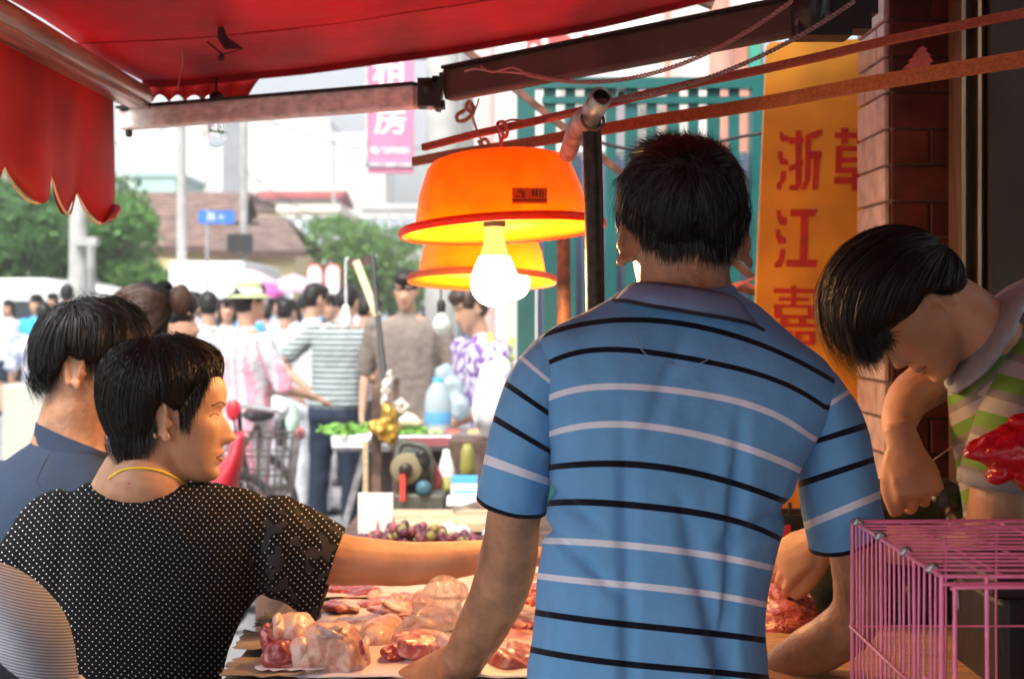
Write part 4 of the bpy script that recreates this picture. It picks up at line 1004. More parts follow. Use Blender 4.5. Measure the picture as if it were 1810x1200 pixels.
q = snap(cb, [(1125,590),(1130,612),(1150,632),(1180,643),(1205,646),(1235,643),(1258,630),(1270,612)], .0002)
if len(q) > 3: mk('yoke_seam', *tube(q, .0007, seg=4), mat('stitch', (.30,.38,.60), .9), st_)
# hair
hb = Blob([(1106,392),(1090,364),(1085,335),(1097,300),(1120,273),(1150,254),(1195,243),(1240,244),(1275,258),(1298,286),(1312,320),(1319,360),(1312,392),(1294,420),(1280,448),(1258,462),(1232,448),(1190,450),(1155,452),(1136,434),(1122,410)], (1203,360), SY+.012, .108, lambda al: .03+.06*max(0, math.sin(al)))
hcap = union('hair', [hb.prim()], M['hair_cap'], sroot, vox=.0045, sm=2, fn=lambda p, n: .002*nz(p, 70))
strands('strands', hb, [[(1190,300),(1120,300),(1092,370),(1100,418)],[(1195,300),(1140,340),(1118,400),(1132,440)],[(1198,300),(1165,370),(1155,430),(1160,462)],[(1202,300),(1200,370),(1195,430),(1192,462)],[(1205,300),(1240,370),(1250,430),(1245,466)],[(1208,298),(1275,350),(1285,420),(1280,470)],[(1212,296),(1300,310),(1318,370),(1304,440)]], 5200, M['hair'], hcap, wd=.0010, jit=6, t0=(0,.8), t1=(.6,1.10), off=.003, npt=5, flick=5, seed=5)
strands('strands', hb, [[(1180,320),(1120,300),(1090,330),(1080,352)],[(1190,310),(1150,275),(1125,258),(1112,256)],[(1200,300),(1180,260),(1165,242),(1150,240)],[(1205,300),(1205,262),(1200,240),(1192,232)],[(1208,300),(1235,262),(1242,244),(1240,236)],[(1212,300),(1270,275),(1286,262),(1292,256)],[(1215,310),(1295,300),(1318,322),(1324,340)]], 1700, M['hair'], hcap, wd=.0009, jit=4, t0=(.2,.7), t1=(.88,1.06), off=.004, npt=5, flick=7, seed=6, back=.3)

strands('strands', hb, [[(1118,380),(1114,400),(1108,416)],[(1135,410),(1134,430),(1138,450)],[(1160,420),(1164,440),(1166,464)],[(1190,415),(1190,440),(1190,462)],[(1225,415),(1230,440),(1232,466)],[(1258,420),(1262,450),(1262,476)],[(1285,400),(1284,435),(1280,464)],[(1306,370),(1304,395),(1298,415)]], 1500, M['hair'], hcap, wd=.0010, jit=5, t0=(0,.35), t1=(.7,1.15), off=.003, npt=5, seed=41, flick=4, hmin=0.62)
# trousers and shoes of the seller
jean = mat('dark_trousers', (.05,.055,.07), .85, bump=(20,.5,.01))
tq = [loft([(.175,SY,.84,.17,.12),(.175,SY,.78,.18,.125)], ex=2.4)]
for s in (-1,1): tq.append(loft([(.175+s*.09,SY,.78,.10,.115),(.175+s*.10,SY-.01,.55,.075,.08),(.175+s*.11,SY-.02,.14,.06,.07)]))
union('trousers', tq, jean, sroot, vox=.012, sm=3, fn=cloth_fn(.01,.004))
for s in (-1,1): union('shoe', [loft([(.175+s*.11,SY-.09,.05,.04,.045),(.175+s*.11,SY+.05,.05,.048,.04),(.175+s*.12,SY+.15,.035,.04,.028)], hint=(0,0,1))], M['black'], sroot, vox=.01, sm=2)

# ---------------------------------------------------------------- woman in the dotted blouse
WY = 2.33
wroot = empty('person', (-.55, WY, 0), 'woman with black bob, dotted black blouse and yellow neck cord reaching over meat', 'person')
HW = frame((.985,.10,-.11), (.11,0,1), P(312,731,WY))
wb = head(HW, .885, nseg=110, ear_out=.42, nose=1.0)
wb += [pl([(250,885,WY,100,.07),(256,846,WY-.004,80,.082),(272,806,WY,64,.066),(290,765,WY+.0,56,.058),(300,735,WY,52,.055)], seg=22),
       rows([(890,150,370,WY,.05),(940,100,410,WY,.075),(1050,80,400,WY,.09),(1250,60,380,WY,.10)]),
       pl([(395,925,WY+.01,42,.045),(500,965,WY+.03,46,.046),(590,987,WY+.045,46,.046),(650,992,WY+.05,42,.042),(720,996,WY+.06,39,.038),(800,990,WY+.065,34,.032),(870,980,WY+.07,27,.025),(915,976,WY+.075,24,.021)], seg=20),
       pl([(110,945,WY-.0,32,.035),(40,1060,WY-.05,38,.04),(30,1180,WY-.02,32,.034),(60,1260,WY+.08,24,.026)], seg=16)]
wb += hand(frame((.95,.2,-.22), (.2,.0,1), P(918,976,WY+.075)), 1.0, side=-1, curl=(.3,.4,.3), seg=10)
wb += hand(frame((.3,.9,-.1), (0,.1,1), P(62,1262,WY+.085)), 1.0, side=1, seg=8)
wbody = union('body', wb, M['skin'], wroot, vox=.0032, sm=2, fn=lambda p, n: .0006*nz(p, 60)-(.0011*abs(math.sin((proj(p)[1]+.8*proj(p)[0])*.33)) if 372 < proj(p)[0] < 396 and 714 < proj(p)[1] < 728 else 0))
bt = bvh(wbody)
face_marks(wbody, HW, .885)
cord = [(192,846),(207,835),(222,829),(242,827),(262,828),(282,832),(300,839),(316,848),(330,858)]
q = snap(bt, cord, .0012, WY)
if len(q) > 3: tag(mk('neck_cord', *tube(q, .0020, seg=8), mat('yellow_cord', (.85,.62,.03), .5)), 'yellow cord worn round the woman\'s neck', 'necklace')
mk('mole', *ell(snap(bt, [(227,854)], .0002, WY)[0], .0018, .001, .0016), M['lip'], wbody)
# blouse with dots
blo = mat('dotted_black_cloth', (.010,.010,.011), .9, bump=(120,.4,.001), spec=.15)
nb = NB(blo); u_, v_ = nb.attr('u'), nb.attr('v')
vs2 = nb.math('DIVIDE', v_, .0062); vr = nb.math('FLOOR', vs2); us = nb.math('ADD', nb.math('DIVIDE', u_, .0118), nb.math('MULTIPLY', nb.math('MODULO', nb.math('ABSOLUTE', vr), 2.0), .5))
du = nb.math('MULTIPLY', nb.math('SUBTRACT', nb.math('FRACT', us), .5), .0118); dv = nb.math('MULTIPLY', nb.math('SUBTRACT', nb.math('FRACT', vs2), .5), .0062)
rr = nb.math('SQRT', nb.math('ADD', nb.math('MULTIPLY', du, du), nb.math('MULTIPLY', dv, dv))); dot = nb.math('LESS_THAN', rr, .00105)
# flower print near the sleeve
tcx = nb.n.new('ShaderNodeTexCoord'); vo = nb.n.new('ShaderNodeTexVoronoi'); vo.inputs['Scale'].default_value = 32; vo.feature = 'SMOOTH_F1'; nb.l.new(tcx.outputs['Object'], vo.inputs['Vector'])
no_ = nb.n.new('ShaderNodeTexNoise'); no_.inputs['Scale'].default_value = 60; no_.inputs['Detail'].default_value = 0; nb.l.new(tcx.outputs['Object'], no_.inputs['Vector'])
fl = nb.math('MULTIPLY', nb.math('LESS_THAN', nb.math('ADD', vo.outputs[0], nb.math('MULTIPLY', no_.outputs[0], .9)), .72), nb.attr('floral')); fl = nb.math('GREATER_THAN', fl, .5)
base = nb.mix(fl, (.005,.005,.006), (.035,.035,.040)); dt = nb.math('MULTIPLY', dot, nb.math('SUBTRACT', 1.0, fl))
nb.setbase(nb.mix(dt, base, (.75,.76,.78)))
def bl_fn(p, n):
    px, py = proj(p); k = .0045*nz((p.x*1.1, p.y, p.z*.4), 10)+.0015*nz(p, 40)
    k -= .006*g(px-(470-(py-900)*.18), 16)*min(max((py-880)/50,0),1) + .007*g(px-(120-(py-900)*.14), 14) + .004*g(py-(960+(px-300)*-.5), 16)*(1 if 330<px<480 else 0)
    k += .004*g(px-(505-(py-900)*.2), 18)
    return k*1.5
wsh = union('blouse', [rows([(862,120,395,WY,.052),(874,85,420,WY,.074),(895,50,452,WY,.095),(930,25,485,WY,.112),(990,14,482,WY,.122),(1060,8,455,WY,.127),(1120,0,425,WY,.13),(1200,-6,396,WY,.132),(1330,-10,388,WY,.135),(1420,-10,390,WY,.135)], ex=2.3),
     pl([(370,905,WY,40,.06),(420,925,WY+.01,62,.085),(490,962,WY+.025,80,.092),(550,995,WY+.035,82,.088),(590,1018,WY+.045,80,.084),(650,1040,WY+.05,78,.08)], seg=24),
     pl([(110,905,WY,40,.06),(60,960,WY-.01,46,.075),(25,1040,WY-.02,48,.075),(5,1110,WY-.02,50,.07)], seg=20)],
     blo, wroot, vox=.0055, sm=6, cuts=[(P(585,1015,WY+.045), Vector((.958,.03,-.29)).normalized())], fn=bl_fn, thick=.002)
def uv_b(c): px, py = proj(c); return px*WY/FPX+.02*math.sin((py-900)*.006), py*WY/FPX+.01*math.sin(px*.012)
attr(wsh, 'u', lambda c: 2+uv_b(c)[0]); attr(wsh, 'v', lambda c: 2+uv_b(c)[1])
attr(wsh, 'floral', lambda c: 1.0 if (440 < proj(c)[0] and 900 < proj(c)[1] < 1110 and proj(c)[0] > 440+max(0,(960-proj(c)[1]))*.6) else 0.0)
hw = Blob([(171,700),(173,660),(188,625),(222,600),(270,588),(320,590),(362,604),(388,628),(395,652),(386,668),(372,690),(360,712),(345,728),(322,722),(306,726),(296,742),(292,768),(280,792),(255,800),(222,806),(200,780),(180,740)], (278,680), WY, .094, lambda al: .094)
whc = union('hair', [hw.prim()], M['hair_cap'], wroot, vox=.0045, sm=2, fn=lambda p, n: .0015*nz((p.x, p.y, p.z*.2), 90))
strands('strands', hw, [[(262,597),(205,622),(174,690),(188,755),(218,806)],[(268,596),(225,640),(205,710),(218,770),(235,810)],[(275,596),(252,650),(240,720),(248,780),(262,808)],[(282,595),(278,650),(268,720),(272,770),(283,800)],[(290,594),(300,640),(296,690),(292,740),(293,785)]], 4200, M['hair'], whc, wd=.0010, jit=3, t0=(0,.3), t1=(.9,1.10), off=.0022, npt=10, seed=11, flick=2.5)
strands('strands', hw, [[(288,594),(305,640),(312,690),(305,722)],[(295,593),(330,640),(336,690),(322,730)],[(300,592),(345,635),(352,690),(340,745)],[(305,592),(362,625),(372,665),(352,765)],[(312,590),(378,616),(392,650),(368,712)]], 3600, M['hair'], whc, wd=.0010, jit=3.4, t0=(0,.3), t1=(.86,1.10), off=.0028, npt=10, seed=12, flick=4)
strands('strands', hw, [[(262,597),(205,622),(174,690),(188,755),(218,806)],[(282,595),(278,650),(268,720),(272,770),(283,800)],[(312,590),(378,616),(392,650),(375,700)]], 1200, M['hair'], whc, wd=.0011, jit=3, t0=(0,.3), t1=(.9,1.03), off=.002, npt=9, seed=13, back=1.0)

strands('strands', hw, [[(205,765),(212,785),(222,808)],[(225,760),(230,785),(235,814)],[(255,760),(256,785),(258,812)],[(278,755),(278,775),(280,802)],[(292,735),(292,750),(292,768)]], 700, M['hair'], whc, wd=.0010, jit=3, t0=(0,.35), t1=(.7,1.15), off=.003, npt=5, seed=42, flick=3, hmin=0.7)

strands('strands', hw, [[(318,705),(322,722),(322,742)],[(335,700),(340,730),(342,765)],[(350,690),(354,715),(350,745)],[(365,670),(368,690),(366,712)],[(382,650),(384,664),(382,682)]], 600, M['hair'], whc, wd=.0010, jit=3, t0=(0,.35), t1=(.7,1.15), off=.003, npt=5, seed=43, flick=4, hmin=0.6)
tq = [loft([(-.62,WY,.74,.17,.13),(-.62,WY,.68,.185,.14)])]
for s in (-1,1): tq.append(loft([(-.62+s*.09,WY,.68,.10,.12),(-.62+s*.10,WY,.5,.075,.08),(-.62+s*.10,WY,.10,.06,.065)]))
union('trousers', tq, jean, wroot, vox=.012, sm=3, fn=cloth_fn(.01,.004))
for s in (-1,1): union('shoe', [loft([(-.66+s*.10,WY,.04,.04,.04),(-.52+s*.10,WY+.03,.035,.04,.03)], hint=(0,0,1))], M['black'], wroot, vox=.01, sm=2)

# ---------------------------------------------------------------- man in the navy T-shirt
NY_ = 2.66
nroot = empty('person', (-.82, NY_, 0), 'dark-haired man in a navy T-shirt standing just behind the dotted-blouse woman', 'person')
HN = frame((.90,.34,-.32), (.28,.1,1), P(146,648,NY_))
bp = head(HN, .93, nseg=72, ear_out=.45)
bp += [pl([(125,840,NY_,82,.08),(122,795,NY_,68,.068),(128,750,NY_,60,.06),(140,700,NY_,55,.058),(148,660,NY_,50,.055)]),
       rows([(830,60,190,NY_,.05),(900,-10,230,NY_,.085),(1250,-40,240,NY_,.10)]),
       pl([(-30,880,NY_,38,.045),(-60,1020,NY_-.02,36,.042),(-30,1140,NY_+.1,28,.03)]), pl([(245,870,NY_+.06,38,.045),(290,1000,NY_+.1,36,.042),(310,1060,NY_+.25,27,.03)])]
bp += hand(frame((.3,.9,-.3), (0,.3,1), P(-30,1145,NY_+.11)), 1.0, side=1, seg=6)+hand(frame((.3,.9,-.3), (0,.3,1), P(310,1062,NY_+.26)), 1.0, side=-1, seg=6)
nbody = union('body', bp, M['skin_tan'], nroot, vox=.0045, sm=3, fn=skfn)
nav = mat('navy_cloth', (.017,.034,.070), .85, var=(7,.15), bump=(16,.4,.008))
nsh = union('t_shirt', [rows([(772,70,150,NY_+.01,.045),(790,44,185,NY_,.07),(815,8,205,NY_,.09),(850,-40,235,NY_,.11),(920,-70,262,NY_,.125),(1050,-75,265,NY_,.13),(1250,-75,265,NY_,.13)]),
      pl([(0,850,NY_,42,.06),(-45,930,NY_,52,.07),(-70,1020,NY_-.01,52,.068)]), pl([(225,850,NY_+.03,42,.06),(262,920,NY_+.06,50,.065),(285,990,NY_+.09,48,.06)])], nav, nroot, vox=.006, sm=5, fn=cloth_fn(.006,.002))
nt_ = bvh(nsh, nbody)
q = snap(nt_, [(72,745+8) ,(80,760),(92,774),(112,790),(140,806),(165,820),(184,830)], .0005, NY_)
ncol = union('collar', [pl([(127,803,NY_,72,.074),(122,778,NY_,62,.067),(121,750,NY_,56,.062)], seg=28)], nav, nsh, vox=.005, sm=2, cuts=[(P(122,770,NY_), Vector((.42,.15,1)).normalized())], thick=.004)
q = snap(bvh(nsh), [(78,868),(66,850),(72,832),(82,812),(92,796)], .0002, NY_)
if len(q) > 2: mk('shoulder_seam', *tube(q, .0009, seg=4), navy, nsh)
hn = Blob([(56,642),(57,605),(70,568),(98,540),(140,526),(185,526),(225,538),(255,560),(272,592),(268,618),(240,640),(200,648),(165,646),(140,634),(118,636),(110,655),(104,684),(86,696),(66,672)], (150,606), NY_, .09, lambda al: .09)
nhc = union('hair', [hn.prim()], M['hair_cap'], nroot, vox=.005, sm=2, fn=lambda p, n: .003*nz(p, 60))
strands('strands', hn, [[(128,540),(80,570),(58,640),(84,698)],[(132,538),(95,580),(78,650),(98,700)],[(138,536),(115,590),(102,640),(108,688)],[(145,534),(140,580),(138,620),(135,648)],[(150,532),(185,560),(185,620),(165,655)],[(155,530),(220,555),(230,610),(205,655)],[(160,528),(232,540),(270,590),(262,640)]], 5200, M['hair'], nhc, wd=.0012, jit=5, t0=(0,.45), t1=(.7,1.10), off=.004, npt=9, seed=21, flick=6, lump=.005)
strands('strands', hn, [[(110,560),(90,545),(80,540)],[(135,545),(120,530),(108,528)],[(160,540),(165,528),(158,520)]], 160, M['hair'], nhc, wd=.0009, jit=6, t0=(.2,.5), t1=(.9,1.1), off=.004, npt=5, seed=22, flick=8)

strands('strands', hn, [[(62,650),(70,675),(84,702)],[(88,660),(92,680),(96,700)],[(104,640),(104,665),(104,690)],[(135,610),(140,628),(140,648)],[(170,615),(172,640),(170,665)],[(200,620),(206,645),(206,668)],[(240,610),(246,635),(244,658)]], 900, M['hair'], nhc, wd=.0010, jit=5, t0=(0,.35), t1=(.7,1.15), off=.003, npt=5, seed=44, flick=6, hmin=0.66)
tq = [loft([(-.9,NY_,1.0,.17,.12),(-.9,NY_,.9,.18,.125)])]
for s in (-1,1): tq.append(loft([(-.9+s*.09,NY_,.92,.10,.115),(-.9+s*.10,NY_,.5,.075,.08),(-.9+s*.10,NY_,.10,.06,.065)]))
union('trousers', tq, jean, nroot, vox=.014, sm=3, fn=cloth_fn(.01,.004))
for s in (-1,1): union('shoe', [loft([(-.9+s*.10,NY_-.06,.04,.04,.04),(-.88+s*.10,NY_+.12,.035,.04,.03)], hint=(0,0,1))], M['black'], nroot, vox=.01, sm=2)

# ---------------------------------------------------------------- shoulder in thin stripes, bottom left
GY = 1.72
groot = empty('person', (-.70, GY, 0), 'person in thin grey and white stripes, only a shoulder at the bottom left corner', 'person')
bp = head(frame((.5,.85,-.3), (.1,.2,1), P(-190,860,GY)), .9, nseg=48)
bp += [pl([(-170,1010,GY,90,.07),(-175,950,GY,58,.055),(-185,880,GY,54,.055)]), rows([(1010,-270,-70,GY,.07),(1080,-320,10,GY,.10),(1400,-320,0,GY,.11)]),
       pl([(20,1090,GY,40,.04),(60,1190,GY+.02,40,.04),(85,1290,GY+.08,34,.035),(160,1330,GY+.22,26,.026)]), pl([(-340,1090,GY,40,.04),(-370,1250,GY,36,.04),(-300,1350,GY+.2,26,.026)])]
bp += hand(frame((.5,.85,-.1), (0,.1,1), P(162,1332,GY+.225)), 1, side=-1)+hand(frame((.3,.95,-.1), (0,.1,1), P(-298,1352,GY+.205)), 1, side=1)
union('body', bp, M['skin'], groot, vox=.006, sm=3)
strp = mat('pinstripe_cloth', (.62,.64,.68), .85, bump=(20,.3,.006)); nb = NB(strp); v = nb.attr('stripe')
nb.setbase(nb.mix(nb.math('LESS_THAN', nb.math('FRACT', v), .52), (.58,.60,.64), (.20,.24,.30)))
gs = union('top', [rows([(1000,-260,-80,GY,.07),(1030,-300,-20,GY,.09),(1080,-330,20,GY,.11),(1200,-330,20,GY,.125),(1420,-330,10,GY,.13)]),
      pl([(-70,1030,GY,48,.06),(-10,1062,GY,60,.072),(40,1110,GY+.005,66,.074),(62,1160,GY+.015,62,.07),(75,1230,GY+.03,60,.066)], seg=22), pl([(-280,1040,GY,46,.06),(-345,1120,GY,56,.07),(-360,1210,GY,56,.066)])], strp, groot, vox=.0055, sm=6, fn=cloth_fn(.003,.001))
attr(gs, 'stripe', lambda c: ((proj(c)[1]-.45*proj(c)[0]*(1 if proj(c)[0] < 60 else 1.0)+.0016*(proj(c)[0]+40)**2)/5.4)+20)
mk('sleeve_edge', *ring(P(78,1226,GY+.03), (P(138,1212,GY)-P(20,1240,GY))*.52, Vector((0,.068,0)), .004), M['white_cloth'], gs)
mk('hair', *Blob([(-290,860),(-270,790),(-200,760),(-130,775),(-90,830),(-95,900),(-150,930),(-240,930)], (-190,850), GY-.01, .09).prim(), M['hair_cap'], groot)
union('skirt', [loft([(-.72,GY,1.0,.17,.13),(-.72,GY,.6,.2,.17),(-.72,GY,.35,.2,.18)])], jean, groot, vox=.014, sm=3)
for s in (-1,1): union('leg', [loft([(-.72+s*.09,GY,.4,.05,.05),(-.72+s*.09,GY,.08,.035,.035),(-.72+s*.09,GY+.1,.03,.035,.025)])], M['skin'], groot, vox=.012, sm=2)
for s in (-1,1): union('shoe', [loft([(-.72+s*.09,GY-.06,.02,.04,.025),(-.72+s*.09,GY+.15,.02,.04,.02)], hint=(0,0,1))], M['black'], groot, vox=.01, sm=2)

# ---------------------------------------------------------------- vendor at the right
VY = 2.22
vroot = empty('person', (.80, VY, 0), 'young man in green and grey striped polo bending his head beside the pillar', 'person')
a_ = math.radians(236); fw = Vector((math.cos(a_), -.18, math.sin(a_))); up = Vector((math.cos(a_-math.pi/2), .0, math.sin(a_-math.pi/2)))
HV = frame(fw, up, P(1611,540,VY))
bp = head(HV, .90, nseg=96, ear_out=.42, nose=.9)
bp += [pl([(1790,690,VY,85,.09),(1752,610,VY,62,.068),(1705,558,VY,58,.062),(1660,530,VY,56,.058),(1625,515,VY,50,.055)], seg=20),
       rows([(640,1720,1870,VY,.08),(760,1710,1900,VY,.11),(1000,1720,1930,VY,.12),(1300,1720,1930,VY,.12)]),
       # far (right) arm: shoulder behind the chin, elbow out to the left, forearm down
       pl([(1760,640,VY+.08,42,.045),(1705,650,VY+.11,44,.045),(1650,672,VY+.12,43,.045),(1606,705,VY+.10,38,.040),(1590,745,VY+.06,31,.032),(1590,770,VY+.02,25,.025),(1595,788,VY,22,.021)], seg=18),
       # near (left) arm: elbow at the right, forearm lying left behind the cage
       pl([(1800,715,VY-.06,40,.036),(1775,800,VY-.09,48,.042),(1765,880,VY-.11,50,.05),(1745,940,VY-.08,44,.044),(1680,962,VY-.03,38,.038),(1580,962,VY+.02,34,.034),(1500,952,VY+.06,28,.028),(1462,946,VY+.08,25,.024)], seg=18)]
bp += hand(frame((.18,-.45,-.87), (-.1,-.87,.45), P(1596,780,VY-.005)), 1.0, side=1, curl=(.95,.75,.5), spread=.08, thumb=.45, seg=12)
bp += hand(frame((-.72,.25,-.55), (-.45,-.75,.55), P(1462,944,VY+.08)), 1.02, side=-1, curl=(.55,.7,.6), spread=.06, thumb=.5, seg=12)
vbody = union('body', bp, M['skin'], vroot, vox=.0040, sm=2, fn=lambda p, n: .0008*nz(p, 60))
face_marks(vbody, HV, .90)
vp = mat('green_striped_polo', (.30,.27,.24), .85, bump=(700,.3,.0006)); nb = NB(vp); v = nb.attr('stripe'); f = nb.math('FRACT', v)
nb.setbase(nb.mix(nb.math('LESS_THAN', f, .40), nb.mix(nb.math('LESS_THAN', f, .62), (.36,.33,.31), (.20,.18,.165)), (.13,.27,.035)))
vsh = union('polo_shirt', [rows([(600,1745,1815,VY,.06),(640,1705,1850,VY,.085),(690,1686,1890,VY,.105),(760,1690,1920,VY,.12),(840,1700,1935,VY,.125),(920,1712,1940,VY,.13),(1050,1715,1945,VY,.13),(1300,1710,1950,VY,.13)])], vp, vroot, vox=.006, sm=5, fn=cloth_fn(.006,.002))
attr(vsh, 'stripe', lambda c: (proj(c)[1]+.9*(proj(c)[0]-1700)*(1 if proj(c)[1] < 700 else .55))/62)
h1 = P(1762,850,VY-.11); s1 = sleeve('sleeve', [(1830,610,VY-.03,40,.05),(1812,668,VY-.06,56,.066),(1790,750,VY-.085,62,.07),(1762,850,VY-.11,62,.068),(1752,900,VY-.11,62,.066)], h1, Vector((-.26,-.05,-1)).normalized(), None, vsh, vp)
attr(s1, 'stripe', lambda c: (proj(c)[1]+.28*(1760-proj(c)[0])+8)/74)
h2 = P(1668,664,VY+.12); s2 = sleeve('sleeve', [(1770,640,VY+.07,40,.05),(1720,645,VY+.10,52,.058),(1668,664,VY+.12,54,.056),(1630,680,VY+.12,54,.056)], h2, Vector((-.93,.2,-.25)).normalized(), None, vsh, vp)
attr(s2, 'stripe', lambda c: .7)
gk = mat('grey_knit', (.30,.31,.34), .9, var=(40,.15), bump=(500,.5,.0008))
mk('cuff', *loft([(*P(1764,838,VY-.11),pm(64,VY),.0705),(*P(1760,862,VY-.11),pm(63,VY),.069)], seg=32, cap=False, sub=1), gk, s1)
cc = union('collar', [pl([(1800,508,VY+.02,12,.06),(1775,540,VY,17,.080),(1750,588,VY-.01,19,.090),(1718,640,VY-.01,17,.086),(1680,684,VY,10,.05)], seg=20, ex=2.0)], gk, vsh, vox=.0045, sm=4, fn=lambda p, n: .0015*nz(p, 30))
hv_ = Blob([(1448,530),(1455,485),(1480,446),(1520,416),(1570,402),(1622,408),(1665,432),(1695,465),(1702,500),(1690,528),(1668,524),(1645,512),(1622,532),(1603,562),(1568,586),(1535,600),(1512,622),(1488,632),(1468,612),(1453,575)], (1570,505), VY, .090, lambda al: .090)
vhc = union('hair', [hv_.prim()], M['hair_cap'], vroot, vox=.0045, sm=2, fn=lambda p, n: .002*nz(p, 70))
strands('strands', hv_, [[(1640,412),(1560,402),(1485,442),(1447,520),(1458,595),(1485,640)],[(1645,418),(1565,422),(1500,465),(1470,530),(1478,590),(1500,642)],[(1650,425),(1580,440),(1525,490),(1500,560),(1508,610),(1530,638)],[(1655,432),(1600,460),(1560,510),(1545,560),(1545,600),(1550,622)],[(1660,438),(1630,470),(1605,515),(1595,550),(1585,585),(1580,598)],[(1665,440),(1660,475),(1645,510),(1630,530),(1618,555),(1610,575)],[(1670,442),(1690,470),(1702,505),(1700,530),(1690,545),(1685,556)]], 5600, M['hair'], vhc, wd=.0010, jit=3.5, t0=(0,.4), t1=(.7,1.12), off=.003, npt=10, seed=31, flick=9, lump=.007)
strands('strands', hv_, [[(1480,590),(1492,620),(1505,648)],[(1510,590),(1522,618),(1535,642)],[(1530,580),(1536,600),(1546,616)],[(1545,575),(1550,592),(1560,598)]], 1000, M['hair'], vhc, wd=.0010, jit=5, t0=(0,.35), t1=(.7,1.15), off=.003, npt=5, seed=45, flick=7, hmin=0.7)

union('trousers', [loft([(.86,VY,1.0,.13,.12),(.86,VY,.88,.15,.13)]), loft([(.80,VY,.9,.085,.1),(.80,VY,.1,.06,.065)]), loft([(.94,VY,.9,.085,.1),(.94,VY,.1,.06,.065)])], jean, vroot, vox=.014, sm=3)
for s in (-1,1): union('shoe', [loft([(.87+s*.07,VY+.06,.04,.04,.04),(.86+s*.07,VY-.12,.035,.04,.03)], hint=(0,0,1))], M['black'], vroot, vox=.01, sm=2)
# ================================================================ the meat table
TZ = .93
def TT(px, py, h=0): return P(px, py, (EYE-TZ-h)*FPX/(py-HY))
tw = mat('old_table_wood', (.16,.11,.075), .8, var=(8,.5,(14,2,14)), bump=(70,.8,.003))
t = empty('meat_table', (.1, 2.5, 0), 'old wooden table covered with paper and cuts of raw meat', 'table')
for k in range(9): mk('plank', *box((-.365+.115*k+.001*(k % 2), 2.51, TZ-.0225-.0007*(k % 3)), (.112, 1.02, .032)), tw, t, smooth=False)
for x in (-.38,.58):
    for y in (2.06,2.96): mk('leg', *box((x, y, .445), (.06,.06,.89)), M['wood_dark'], t, smooth=False)
mk('apron', *box((.1, 2.02, .84), (.98,.03,.12)), M['wood_dark'], t, smooth=False)
pap = mat('butcher_paper', (.80,.71,.72), .45, var=(6,.16), bump=(9,.5,.006), sss=.05)
def sheet(name, pts, z, m, label, cat, amp=.003, n=26, seed=0):
    (x0,y0),(x1,y1) = pts; V, F = [], []; rnd = random.Random(seed)
    for j in range(n+1):
        for i in range(n+1):
            x = x0+(x1-x0)*i/n+ (rnd.uniform(-.006,.006) if i in (0,n) else 0); y = y0+(y1-y0)*j/n+(rnd.uniform(-.006,.006) if j in (0,n) else 0)
            V.append((x, y, z+amp*(.5+.5*nz((x,y,seed), 14))+(.010*max(0,nz((x,y,seed),9)) if i in (0,n) else 0)))
    for j in range(n):
        for i in range(n): a = j*(n+1)+i; F.append((a,a+1,a+n+2,a+n+1))
    o = mk(name, V, F, m); o.modifiers.new('th','SOLIDIFY').thickness = .0008
    return tag(o, label, cat)
sheet('paper_sheet', ((-.33,2.05),(.34,2.62)), TZ+.002, pap, 'damp pink paper sheet under the nearest cuts of pork', 'paper', seed=1)
sheet('paper_sheet', ((-.40,2.60),(.30,2.96)), TZ+.007, pap, 'paler wrinkled paper covering the far half of the meat table', 'paper', seed=2)
card = mat('torn_cardboard', (.34,.24,.15), .9, var=(12,.45), bump=(40,.8,.004))
for i, (a, b, c_, d_) in enumerate(((-.42,2.04,-.30,2.16),(-.43,2.18,-.32,2.30),(-.42,2.31,-.34,2.42))):
    sheet('cardboard_scrap', ((a,b),(c_,d_)), TZ+.003+.006*i, card, ['torn brown cardboard scrap nearest the camera at the left table edge','torn cardboard scrap at the left table edge, between the other two','torn cardboard scrap at the left table edge, farthest back'][i], 'cardboard', amp=.006, n=10, seed=5+i)
sheet('white_paper_scrap', ((-.37,2.06),(-.27,2.14)), TZ+.0085, M['paper'], 'white torn paper under the left end of the pork hock', 'paper', amp=.006, n=12, seed=9)
# meat materials
def meatmat(name, c1, c2, c3, sc=30, p=(.40,.51,.61), rough=.28, stretch=(1,1,1), dist=2.5):
    m = mat(name, c1, rough, bump=(85,.8,.004), sss=.18, coat=.22); nb = NB(m); tc = nb.n.new('ShaderNodeTexCoord'); mp = nb.n.new('ShaderNodeMapping'); mp.inputs['Scale'].default_value = stretch
    nn = nb.n.new('ShaderNodeTexNoise'); nn.inputs['Scale'].default_value = sc; nn.inputs['Detail'].default_value = 4; nn.inputs['Distortion'].default_value = dist
    nb.l.new(tc.outputs['Object'], mp.inputs[0]); nb.l.new(mp.outputs[0], nn.inputs['Vector'])
    r = nb.n.new('ShaderNodeValToRGB'); e = r.color_ramp.elements; e[0].position = p[0]; e[0].color = (*c1,1); e[1].position = p[2]; e[1].color = (*c3,1); q = e.new(p[1]); q.color = (*c2,1)
    nb.l.new(nn.outputs[0], r.inputs[0]); nb.setbase(r.outputs[0]); return m
flesh = meatmat('flesh_red', (.24,.022,.03), (.36,.055,.06), (.60,.27,.24))
flesh2 = meatmat('flesh_pink', (.40,.095,.10), (.54,.18,.17), (.72,.42,.37), sc=20)
fatm = meatmat('fat', (.70,.42,.36), (.76,.55,.47), (.80,.66,.58), sc=14, rough=.35)
skinm = meatmat('pork_skin', (.60,.30,.22), (.68,.42,.32), (.74,.54,.44), sc=16, rough=.38)
belly = meatmat('belly_layers', (.48,.12,.11), (.66,.36,.31), (.80,.62,.55), sc=11, stretch=(.4,.4,7), dist=1.2)
